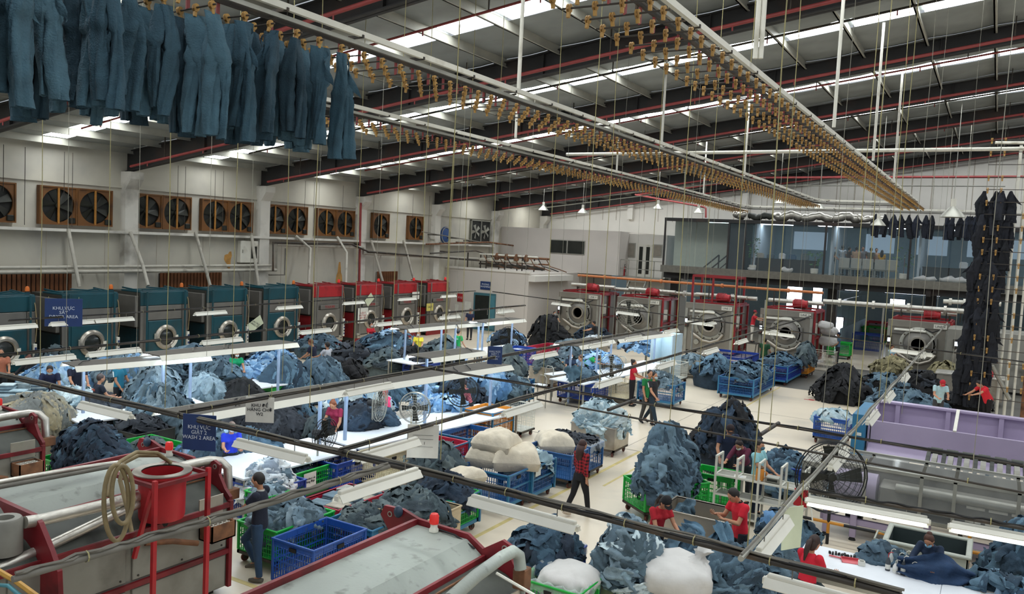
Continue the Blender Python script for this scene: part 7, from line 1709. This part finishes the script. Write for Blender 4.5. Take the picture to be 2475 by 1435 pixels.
MB().b2((-.14, -.95, .05), (.15, .95, 1.85), .01).build('cabinet', m_blueframe, bp); MB().b2((-.13, -.9, 0), (.13, .9, .06)).build('plinth', m_black, bp); MB().b2((-.155, -.8, .4), (-.14, -.1, 1.7)).build('door', m_blueframe, bp); MB().b2((-.02, -.965, 1.35), (.08, -.95, 1.42)).build('label_plate', m_paper, bp)
# roller conveyor
rc = thing('roller_rack', 'dusty grey rack of rollers and brackets under the purple trough', 'conveyor', (0, 0, 0)); xa = G(2230, 1105, 1.05).x; yr = 19.2
for y in (yr-.6, yr+.6): MB().bar((xa-1.0, y, .95), (xR, y, .95), .08, .10).build('side_beam', m_darkpipe, rc)
MB().cyl((xa-1.0, yr-.62, 1.02), (xR, yr-.62, 1.02), .035, n=8).build('front_tube', m_steel, rc)
br = MB().prism([(1.0, .26), (-.6, -.06), (-.6, .02), (1.0, .36)], 'x', -.04, .04).mesh('bracket'); br.materials.append(m_drumdark)
rl = MB().cyl((0, 0, 0), (.22, 0, 0), .075, n=12).mesh('roller', 40); rl.materials.append(m_drumdark)
hd = MB().prism([(-.5, -.04), (.3, .10), (.25, .24), (-.1, .22)], 'x', -.05, .05).mesh('guide'); hd.materials.append(m_greydirty)
for k in range(16):
    x = xa+.15+k*.30
    if x > xR: break
    obj('bracket', br, rc, loc=(x, yr, 1.02)); obj('roller', rl, rc, loc=(x+.04, yr+.75, 1.38)); obj('guide', hd, rc, loc=(x+.14, yr+.2, 1.14)); 
for k in range(5): x = xa-.7+k*1.6; MB().b2((x-.04, yr-.6, 0), (x+.04, yr-.52, .92)).build('leg', m_darkpipe, rc)
MB().b2((xa-.9, yr-.1, .85), (xa-.2, yr+.5, 1.12), .01).build('hopper_plate', m_steel, rc)
# guard cabinet with aluminium frame and clear panels
gc = thing('guard_cabinet', 'aluminium framed guard cabinet with clear panels over purple rolls', 'machine', (0, 0, 0)); x0, y0, y1, z0, z1 = G(1988, 1113, 1.5).x, 16.85, 18.1, .66, 1.5; x1 = 4.0
pan = [x0, x0+.78, x0+1.75, x0+2.3, x0+3.3, x1-1.0, x1]
for x in pan:
    for y in (y0, y1): MB().b2((x-.03, y-.03, z0), (x+.03, y+.03, z1)).build('frame_post', m_steel, gc)
for y in (y0, y1):
    for z in (z0, z1): MB().b2((x0, y-.03, z-.03), (x1, y+.03, z+.03)).build('frame_rail', m_steel, gc)
for x in (x0, x1): MB().b2((x-.03, y0, z1-.03), (x+.03, y1, z1+.03)).build('frame_rail', m_steel, gc)
for a, b in zip(pan[:-1], pan[1:]):
    MB().b2((a+.03, y0-.005, z0+.03), (b-.03, y0+.005, z1-.03)).build('clear_panel', m_acrylic, gc); MB().b2((a+.03, y0+.03, z1-.005), (b-.03, y1-.03, z1+.005)).build('clear_panel', m_acrylic, gc)
MB().b2((x0-.4, y0+.05, .75), (x0-.03, y1-.2, 1.42), .01).build('control_box', m_steel, gc); MB().b2((x0-.33, y0+.035, 1.0), (x0-.1, y0+.052, 1.3)).build('dark_display', m_glassdark, gc); MB().b2((x0-.16, y0+.03, 1.02), (x0-.11, y0+.036, 1.12)).build('white_tag', m_paper, gc)
MB().cyl((x0+.15, y0+.6, .95), (x0+.95, y0+.6, .95), .30, n=24).build('purple_roll', m_purple, gc, smooth=40)
MB().b2((x0+1.0, y0+.35, .70), (x1-.1, y0+1.0, 1.10), .03).build('inner_housing', m_greydirty, gc)
MB().b2((x0+.05, y1-.12, .7), (x1-.05, y1-.08, 1.45)).build('inner_back', m_greydirty, gc)
MB().cyl((x0+1.3, y0+.3, 1.12), (x1-.2, y0+.3, 1.12), .09, n=16).build('steel_roll', m_steel, gc, smooth=40)
MB().b2((x0, y0+.05, z0-.06), (x1, y1, z0)).build('bed', m_darkpipe, gc)
for k in range(7): MB().b2((x0+2.5+k*.32, y0+.1, .78), (x0+2.75+k*.32, y0+.16, .84)).build('pale_bar', m_white, gc)
for k in range(5): MB().b2((x0+2.5+k*.36, y0+.3, .98), (x0+2.8+k*.36, y0+.36, 1.03)).build('pale_bar', m_white, gc)
for dx in (.12, .62, 1.9, 3.2, 4.6): MB().b2((x0+dx-.06, y0+.05, .06), (x0+dx+.06, y0+.17, z0-.05), .01).build('leg', m_purple, gc); MB().cyl((x0+dx, y0+.11, 0), (x0+dx, y0+.11, .08), .07, .03, n=12).build('foot', m_black, gc)
MB().b2((x0, y0+.1, .3), (x1, y0+.2, .42), .01).build('base_rail', m_purple, gc)
MB().cyl((x0+.45, y0+.35, .45), (x0+.75, y0+.35, .45), .14, n=16).build('motor', m_black, gc, smooth=40)
# black and yellow guard rail
gr_ = thing('guard_rail', 'black and yellow striped guard rail before the guard cabinet', 'rail', (0, 0, 0)); m_y = mat('guard_yellow', '#c9872a', rough=.5, var=.1); ya = y0-.45
def striped(p, q, n, nm='rail'):
    p, q = Vector(p), Vector(q)
    for k in range(n): MB().tube([p.lerp(q, k/n), p.lerp(q, (k+1)/n)], .03, 8).build(nm, m_y if k % 2 else m_black, gr_, smooth=60)
striped((x0-.6, ya, .42), (x1-.5, ya, .42), 12)
for x in (x0+.25, x0+2.6): striped((x, ya, 0), (x, ya, .85), 4, 'post')
# tub
tb = thing('rolling_tub', 'grey white rolling tub with dark inside behind the masked worker', 'tub', (-.66, 15.35, 0)); m_tub = mat('tub_grey', '#a9ada2', rough=.5, var=.06)
for lo, hi in (((-.62, -.5, .15), (.62, -.46, .78)), ((-.62, .46, .15), (.62, .5, .78)), ((-.62, -.5, .15), (-.58, .5, .78)), ((.58, -.5, .15), (.62, .5, .78))): MB().b2(lo, hi, .01).build('tub_wall', m_tub, tb)
for lo, hi in (((-.66, -.54, .76), (.66, -.45, .81)), ((-.66, .45, .76), (.66, .54, .81)), ((-.66, -.45, .76), (-.57, .45, .81)), ((.57, -.45, .76), (.66, .45, .81))): MB().b2(lo, hi, .015).build('rim', m_tub, tb)
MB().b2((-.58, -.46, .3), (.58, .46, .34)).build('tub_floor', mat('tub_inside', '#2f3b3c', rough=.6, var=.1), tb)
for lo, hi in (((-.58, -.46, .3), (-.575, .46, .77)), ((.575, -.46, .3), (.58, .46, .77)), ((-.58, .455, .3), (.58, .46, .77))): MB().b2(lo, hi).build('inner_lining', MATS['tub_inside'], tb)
MB().tube([(-.66, -.3, .7), (-.8, -.3, .72), (-.8, .2, .72), (-.66, .2, .7)], .018, 6).build('handle', m_tub, tb, smooth=60)
for sx in (-.5, .5):
    for sy in (-.38, .38): caster(tb, sx, sy)
# white table with bottles and tools
wt = thing('white_table', 'long white topped table in the front right corner', 'table', (0, 0, 0)); tx0, tx1, ty0, ty1 = -2.36, 2.2, 12.55, 13.85
MB().b2((tx0, ty0, .76), (-.35, ty1, .80), .006).build('table_top', m_table, wt); MB().b2((-.345, ty0, .76), (tx1, ty1, .80), .006).build('table_top', m_table, wt)
MB().b2((tx0+.03, ty0+.03, .68), (tx1, ty0+.07, .76)).build('apron', m_steel, wt)
for x in (tx0+.08, -.4, 1.8):
    for y in (ty0+.08, ty1-.08): MB().b2((x-.025, y-.025, 0), (x+.025, y+.025, .76)).build('leg', m_steel, wt)
bl = [(2145, 1372, '#40464b', .24), (2152, 1360, '#c9ccc9', .22), (2163, 1378, '#d8d8d4', .17), (2172, 1366, '#b9b7b0', .20), (2182, 1382, '#33373c', .24), (2188, 1365, '#5d6266', .22), (2203, 1385, '#3a4045', .18)]
for i, (px, py, c, hgt_) in enumerate(bl):
    p = G(px, py+6, .80); t = thing('dropper_bottle', ['grey dropper bottle with a red tip on the white table', 'pale squeeze bottle at the back of the bottle cluster', 'short white squeeze bottle at the front of the cluster', 'beige squeeze bottle in the middle of the cluster', 'tall black bottle with a white label in the cluster', 'grey bottle with a yellow tip at the back of the cluster', 'small dark bottle with a long bent spout'][i], 'bottle', (p.x, p.y, .8))
    MB().lathe([(0, 0), (.034, 0), (.036, .01), (.036, hgt_*.6), (.02, hgt_*.78), (.015, hgt_*.85)], 14).build('bottle_body', m_paint, t, smooth=40, color=srgb(c))
    MB().lathe([(.037, .03), (.037, hgt_*.42)], 14, cap=False).build('paper_label', m_paper, t); MB().tube([(0, 0, hgt_*.85), (0, 0, hgt_*1.1), (.03, 0, hgt_*1.22), (.06, 0, hgt_*1.2)], .006, 6).build('spout', m_redbright if i == 0 else m_white, t, smooth=60)
def on_table(px, py): p = G(px, py, .8); return (p.x, p.y, .801)
t = thing('tool_strip', 'row of small black tools on the white table', 'tools', on_table(2035, 1343), .1)
for k in range(9): MB().box((-.18+k*.045, random.uniform(-.02, .02), .02), (.03, .05+.02*(k % 3), .04), random.uniform(-.4, .4), .004).build('tool', m_black, t)
t = thing('red_dustpan', 'pinkish red dustpan lying on the white table', 'dustpan', on_table(2055, 1357), .25)
mr = mat('dustpan_red', '#c9525a', rough=.4, var=.05)
MB().b2((-.13, -.09, 0), (.13, .09, .008)).b2((-.13, .08, 0), (.13, .09, .04)).b2((-.13, -.09, 0), (-.122, .09, .03)).b2((.122, -.09, 0), (.13, .09, .03)).build('pan', mr, t); MB().bar((-.13, .05, .02), (-.30, .10, .02), .03, .015).build('handle', mr, t)
t = thing('small_card_box', 'small beige box beside the red dustpan', 'box', on_table(2082, 1366), .2); MB().b2((-.05, -.04, 0), (.05, .04, .07), .004).build('box', m_paper, t); MB().b2((-.03, -.03, .07), (.03, .03, .085)).build('flap', m_steel, t)
t = thing('white_stickers', 'loose white paper labels spread on the white table', 'labels', on_table(2245, 1392), 0)
for k in range(9): MB().box((random.uniform(-.28, .28), random.uniform(-.1, .1), .001+.0012*k), (.09, .06, .001), random.uniform(0, 3)).build('label_sheet', m_paper, t)
t = thing('small_dropper', 'small clear dropper bottle standing alone on the white table', 'bottle', on_table(2298, 1398)); MB().lathe([(0, 0), (.025, 0), (.025, .07), (.008, .10), (.006, .14), (0, .14)], 10).build('bottle_body', m_white, t, smooth=40); MB().lathe([(.027, .015), (.027, .045)], 10, cap=False).build('paper_label', m_signblue, t)
t = thing('table_paper', 'white sheet lying at the far end of the white table', 'paper', on_table(2400, 1437), .2); MB().b2((-.15, -.1, 0), (.15, .1, .002)).build('sheet', m_paper, t); MB().b2((-.1, -.05, .002), (.1, .05, .003)).build('print', m_inkwhite, t)
heap('rolled dark blue jeans on the far end of the white table', at(2395, 1410, .85), .80, .26, .20, .16, 16, BLUE, indiv=8, group='far end of the white table', size=(.35, .12), A=.03, drop=.0)
heap('rolled light blue jeans beside the dark ones on the white table', at(2440, 1418, .85), .77, .26, .18, .13, 14, BLUE, indiv=8, group='white table beside the dark roll', size=(.35, .12), A=.03, drop=.0, pal2=BRIGHT)
heap('tall pile of dark denim at the far edge of the white table', at(2470, 1400, .5), .1, .5, .5, 1.35, 60, BLUE, radial=True, drop=.1)
# white shelf rack
rk = thing('white_rack', 'white framed pigeonhole rack with clear side panels', 'rack', (-4.66, 16.45, 0), -.02); n = 4; w = 1.75/n; m_rk = mat('rack_white', '#d3d2c6', rough=.5, var=.05)
for k in range(n+1):
    for y in (0, .42): MB().b2((k*w-.02, y-.02, 0), (k*w+.02, y+.02, 1.32)).build('post', m_rk, rk)
    for z in (.12, .52, .92, 1.30): MB().b2((k*w-.018, .02, z-.018), (k*w+.018, .40, z+.018)).build('side_bar', m_rk, rk)
    MB().b2((k*w-.004, .03, .95), (k*w+.004, .39, 1.27)).build('side_pane', m_acrylic, rk)
for z in (.12, .52, .92):
    for y in (0, .42): MB().b2((0, y-.018, z-.018), (1.75, y+.018, z+.018)).build('front_bar', m_rk, rk)
    for k in range(n): MB().b2((k*w+.02, .02, z-.01), ((k+1)*w-.02, .40, z)).build('shelf', m_steel, rk)
p = (-4.66+.85, 16.62, .92); t = thing('orange_jug', 'orange plastic water jug with a lid on the white rack', 'jug', p); mo_ = mat('jug_orange', '#d68a33', rough=.3, var=.08)
MB().lathe([(0, 0), (.075, 0), (.085, .03), (.08, .22), (.065, .25)], 18).build('jug_body', mo_, t, smooth=40); MB().lathe([(.07, .25), (.075, .27), (.04, .30), (0, .30)], 18).build('lid', m_orange, t, smooth=40); MB().tube([(.08, 0, .2), (.13, 0, .19), (.13, 0, .08), (.08, 0, .06)], .01, 6).build('handle', mo_, t)
t = thing('loose_sheet', 'white sheet of paper lying on the white rack', 'paper', (-4.2, 16.62, .922), .2); MB().b2((-.12, -.1, 0), (.12, .1, .002)).build('sheet', m_paper, t); MB().b2((-.08, -.06, .002), (.06, .02, .0025)).build('print', m_inkwhite, t)
t = thing('grey_scale', 'grey electronic box behind the white rack', 'box', (-3.55, 16.66, .92)); MB().b2((-.14, -.1, 0), (.14, .1, .12), .015).build('case', m_steel, t); MB().b2((-.1, -.105, .03), (.1, -.099, .08)).build('display', m_glassdark, t)
t = thing('red_sheet', 'red plastic folder hung on the end of the white rack', 'folder', (-2.95, 16.40, .62), -.1); MB().b2((-.13, -.012, 0), (.13, .0, .34), .004).build('cover', m_redbright, t); MB().b2((-.02, -.016, .32), (.02, .006, .36)).build('clip', m_steel, t)
# broom leaning at the rack end
t = thing('broom', 'broom with a pale stick leaning beside the white rack', 'broom', (-2.55, 15.9, 0)); MB().cyl((0, 0, .12), (-.25, .35, 1.15), .014, n=6).build('stick', m_white, t); MB().b2((-.13, -.04, 0), (.13, .04, .14), .02).build('head', m_rusty, t)
# round caged fan hung at the pale rail
def caged_fan(name, label, c, r, face, mm=None, pole=None, rings=6, spokes=26, blades=4, dark=True):
    """fan with wire guard; face = yaw of its axis (local -Y)"""
    t = thing(name, label, 'fan', (c[0], c[1], 0), face); z = c[2]; M_ = mm or m_mesh
    g_ = MB()
    for y, k in ((-.09, 1), (.07, 1)):
        for i in range(1, rings+1):
            rr = r*i/rings; dep = y*(1-.55*(i/rings)**2); g_.tube([(rr*math.cos(2*PI*q/26), dep, z+rr*math.sin(2*PI*q/26)) for q in range(26)], .004 if i < rings else .010, 4, closed=True)
        for s_ in range(spokes):
            a = 2*PI*s_/spokes; g_.tube([(.05*math.cos(a), y, z+.05*math.sin(a)), (r*.6*math.cos(a), y*.8, z+r*.6*math.sin(a)), (r*math.cos(a), y*.45, z+r*math.sin(a))], .003, 3, cap=False)
    stuff(g_.build('guard', M_, t)); b = MB()
    for k in range(blades):
        a = 2*PI*k/blades; u = Vector((math.cos(a), 0, math.sin(a))); w_ = Vector((-math.sin(a), 0, math.cos(a))); o_ = Vector((0, 0, z))
        b.add([o_+u*.05+w_*.03, o_+u*r*.85+w_*r*.28+Vector((0, .03, 0)), o_+u*r*.88-w_*r*.12+Vector((0, -.04, 0)), o_+u*.05-w_*.04+Vector((0, -.03, 0))], [(0, 1, 2, 3)])
    b.build('fan_blades', m_fandark if dark else m_greypaint, t); MB().cyl((0, -.05, z), (0, .05, z), .06, n=14).build('hub', m_fandark, t, smooth=40); MB().cyl((0, .07, z), (0, .30, z), .09, .07, n=14).build('motor', m_black, t, smooth=40)
    if pole == 'stand':
        MB().cyl((0, .18, .03), (0, .18, z-.05), .022, n=8).build('pole', m_steel, t); MB().lathe([(.0, 0), (.24, 0), (.24, .02), (.05, .05), (0, .05)], 18, (0, .18, 0)).build('base', m_black, t, smooth=40)
    elif pole: MB().tube([(0, .25, z), (0, .3, z+.15), (pole[0], pole[1], pole[2])], .025, 8).build('mount_arm', m_darkpipe, t, smooth=60)
    return t
p = on_rail(R60, R61, 2025, ZR); caged_fan('rail_fan', 'large black caged fan hung on the pale rail before the purple machine', (p.x-.05, p.y-.1, ZR-.42), .52, .6, pole=(0, .15, ZR))
caged_fan('standing_fan', 'black caged standing fan before the pink-shirted worker', tuple(G(1118, 945, 1.45)), .42, .7, pole='stand')
caged_fan('standing_fan', 'grey caged standing fan at the far half of the long table', tuple(G(1003, 985, 1.35)), .38, .4, pole='stand', mm=m_steel)
caged_fan('standing_fan', 'grey standing fan turned edge-on beside the pink-shirted worker', tuple(G(918, 975, 1.45)), .42, 1.9, pole='stand', mm=m_steel)
caged_fan('standing_fan', 'tall black standing fan at the near table end', tuple(G(785, 1050, 1.3)), .34, 1.6, pole='stand')
caged_fan('standing_fan', 'caged fan turned to the blue heap beside the orange trolleys', tuple(G(1478, 885, 1.35)), .42, .2, pole='stand', mm=m_steel)
caged_fan('standing_fan', 'large pale caged fan before the second grey washer', tuple(AY(1520, 755, 41.0)), .72, .6, pole='stand', mm=m_steel)
caged_fan('standing_fan', 'round caged fan before the black garments by the room corner', tuple(G(1230, 815, 1.0)), .5, .5, pole='stand')
# lifting conveyor tower of dark jeans at the right edge
YT = 33.0; tw = thing('jeans_tower', 'rusty and white lifting frame that carries dark jeans up to the roof', 'conveyor', (0, 0, 0)); xt = AY(2432, 600, YT).x
for dx, m, r in ((.15, m_white, .05), (.38, m_white, .05), (.62, m_white, .04), (.95, m_rusty, .10)): MB().tube([(xt+dx, YT, 0), (xt+dx+.02, YT, 9.6)], r, 8).build('upright', m, tw, smooth=60)
MB().tube([(xt-.1, YT-.3, 2.0), (xt+.5, YT-.2, .9)], .07, 8).build('brace', m_steel, tw)
for k in range(22): z = .9+k*.42; MB().b2((xt-.75, YT-.62, z-.012), (xt+1.2, YT-.60, z+.012)).build('rung', m_darkpipe, tw)
for k in range(22):
    z = .9+k*.42
    for dx in (-.7, -.3, .4, .8):
        if (k+int(dx*10)) % 4 == 0: continue
        c_ = obj('clip', clip_me, tw, loc=(xt+dx, YT-.62, z)); c_.scale = (1.5, 1.5, 1.5)
for k in range(17):
    z = 8.0-k*.40
    for j, dx in enumerate((-.75, -.5, -.25, .05)):
        if j == 3 and k % 2: continue
        o = obj('hanging_jeans', HJ[(k*3+j) % 9], None, srgb(['#14171f', '#10131a', '#1a1d26'][(k+j) % 3]), (xt+dx-.02*k+random.uniform(-.05, .05), YT-.45+random.uniform(-.15, .1), z), random.uniform(-.7, .7)); o.scale = (1.25, 1.4, 1.0)
        tag(o, 'black jeans hanging on the lifting tower', 'jeans', 'jeans on the lifting tower')
tag(MB().tube([(xt-.6, YT-.8, 9.6), (xt+1.4, YT-.4, 9.6)], .05, 8).build('cross_tube', m_white), 'white tube at the head of the lifting tower', 'tube')
# machines under the tower
t = thing('steel_tank', 'stainless tank with a red tray beside the jeans tower', 'tank', (AY(2345, 940, 37).x, 37.0, 0)); MB().b2((-1.2, -.5, .2), (1.1, .6, 1.05), .01).build('tank_body', m_stain, t); MB().b2((-1.25, -.55, 1.05), (1.15, .65, 1.12), .01).build('rim', m_silver, t)
for sx in (-1, .9):
    for sy in (-.4, .5): MB().b2((sx-.04, sy-.04, 0), (sx+.04, sy+.04, .2)).build('leg', m_steel, t)
MB().b2((-.5, -.3, 1.12), (.75, .3, 1.32), .05).build('red_tray', m_redbright, t)
for x in (-.55, .3): MB().bar((x, -.4, 1.12), (x, -.4, 2.1), .04).build('upright', m_steel, t)
# ---------------------------------------------------------------- smaller things of the middle and far hall
t = thing('pale_booth', 'open booth with brightly lit pale blue panels behind the work table', 'booth', (0, 0, 0)); a = G(1590, 868, .8); b = G(1640, 862, .8); m_booth = mat('booth_panel', '#c5d9e2', rough=.4, var=.04)
MB().b2((a.x-.2, a.y+.9, 0), (b.x+.3, a.y+.95, 1.9), .005).build('back_panel', m_booth, t); MB().b2((b.x+.28, a.y-.3, 0), (b.x+.33, a.y+.95, 1.9), .005).build('side_panel', m_booth, t); MB().b2((a.x-.25, a.y-.3, 0), (a.x-.2, a.y+.95, 1.9), .005).build('side_panel', m_booth, t)
MB().b2((a.x-.2, a.y-.2, .74), (b.x+.28, a.y+.9, .78)).build('shelf', m_stain, t)
MB().cyl((a.x-.1, a.y+.3, 1.85), (b.x+.2, a.y+.3, 1.85), .02, n=8).build('tube', m_tube_bright, t); MB().b2((a.x-.2, a.y+.2, 1.87), (b.x+.28, a.y+.4, 1.9)).build('lamp_housing', m_white, t)
def basin(px, py, r, h, label, m=None, cat='basin'):
    p = G(px, py, h); t = thing('round_basin', label, cat, (p.x, p.y, 0)); m = m or m_stain
    MB().lathe([(.0, .05), (r*.92, .05), (r, .1), (r, h-.03), (r*1.05, h), (r*.97, h), (r*.93, h-.05), (r*.9, .15), (0, .12)], 26).build('basin_shell', m, t, smooth=40); MB().lathe([(r*1.0, h-.02), (r*1.07, h-.01), (r*1.07, h+.015), (r*1.0, h+.015)], 26, cap=False).build('rim', m_silver, t)
    for k in range(3): a = 2.1*k; MB().cyl((r*.7*math.cos(a), r*.7*math.sin(a), 0), (r*.7*math.cos(a), r*.7*math.sin(a), .08), .04, n=8).build('foot', m_black, t)
    return t
basin(1440, 824, .62, .8, 'round stainless basin full of pale garments before the second grey washer')
basin(1715, 852, .55, .85, 'round stainless extractor drum beside the empty blue crate')
mo2 = mat('tub_orange', '#cf7a55', rough=.5, var=.08)
basin(1340, 815, .5, .6, 'wide orange plastic tub before the black garments', mo2, 'tub'); basin(1345, 832, .4, .5, 'teal plastic drum below the orange tub', m_teal, 'tub')
heap('pale garments in the round stainless basin', at(1440, 824, .8), .74, .5, .5, .18, 20, WHITE, name='garment_heap', cat='garment heap')
# step ladder under the person between the washers
p = [o for o in bpy.data.objects if o.name.startswith('person') and 'white trousers' in o.get('label', '')][0].location
t = thing('step_platform', 'dark steel step platform under the person in white trousers', 'platform', (p.x, p.y, 0))
MB().b2((-.35, -.3, .90), (.35, .3, .945)).build('tread', m_darkpipe, t); MB().b2((-.35, -.6, .45), (.35, -.3, .49)).build('tread', m_darkpipe, t)
for sx in (-.32, .32):
    MB().bar((sx, -.6, 0), (sx, -.28, .92), .04).build('rail', m_darkpipe, t); MB().bar((sx, .28, 0), (sx, .28, .92), .04).build('rail', m_darkpipe, t)
# ladder-like white frame before the washers, small white shelves
for i, (px, py, w) in enumerate(((1350, 900, 1.2), (1490, 880, .9), (1290, 930, 1.0))):
    p = G(px, py, .8); t = thing('side_shelf', ['white fold-out shelf on legs near the bright heap', 'white fold-out shelf beside the right canopy post', 'white fold-out shelf beside the dark blue trolley'][i], 'shelf', (p.x, p.y, 0), 1.4)
    MB().b2((-w/2, -.2, .76), (w/2, .2, .79), .005).build('shelf_board', m_table, t)
    for sx in (-w/2+.05, w/2-.05): MB().tube([(sx, -.18, 0), (sx, -.18, 1.0), (sx, -.1, 1.08), (sx, .1, 1.08), (sx, .18, 1.0), (sx, .18, 0)], .018, 6).build('leg_hoop', m_steel, t, smooth=60)
# long rods of the far bays
for i, (px, py0) in enumerate(((1443, 800), (1560, 790), (1668, 770), (1840, 770), (2125, 900))):
    p = G(px, 880, 0); tag(MB().tube([(p.x, p.y, 0), (p.x, p.y, 3.2)], .05, 8).build('steel_post', m_steel, None, smooth=60), ['pale steel post before the first grey washer', 'pale steel post before the second grey washer', 'pale steel post beside the white wire cage', 'pale steel post beside the empty blue crate', 'pale steel post beside the black heap'][i], 'post')
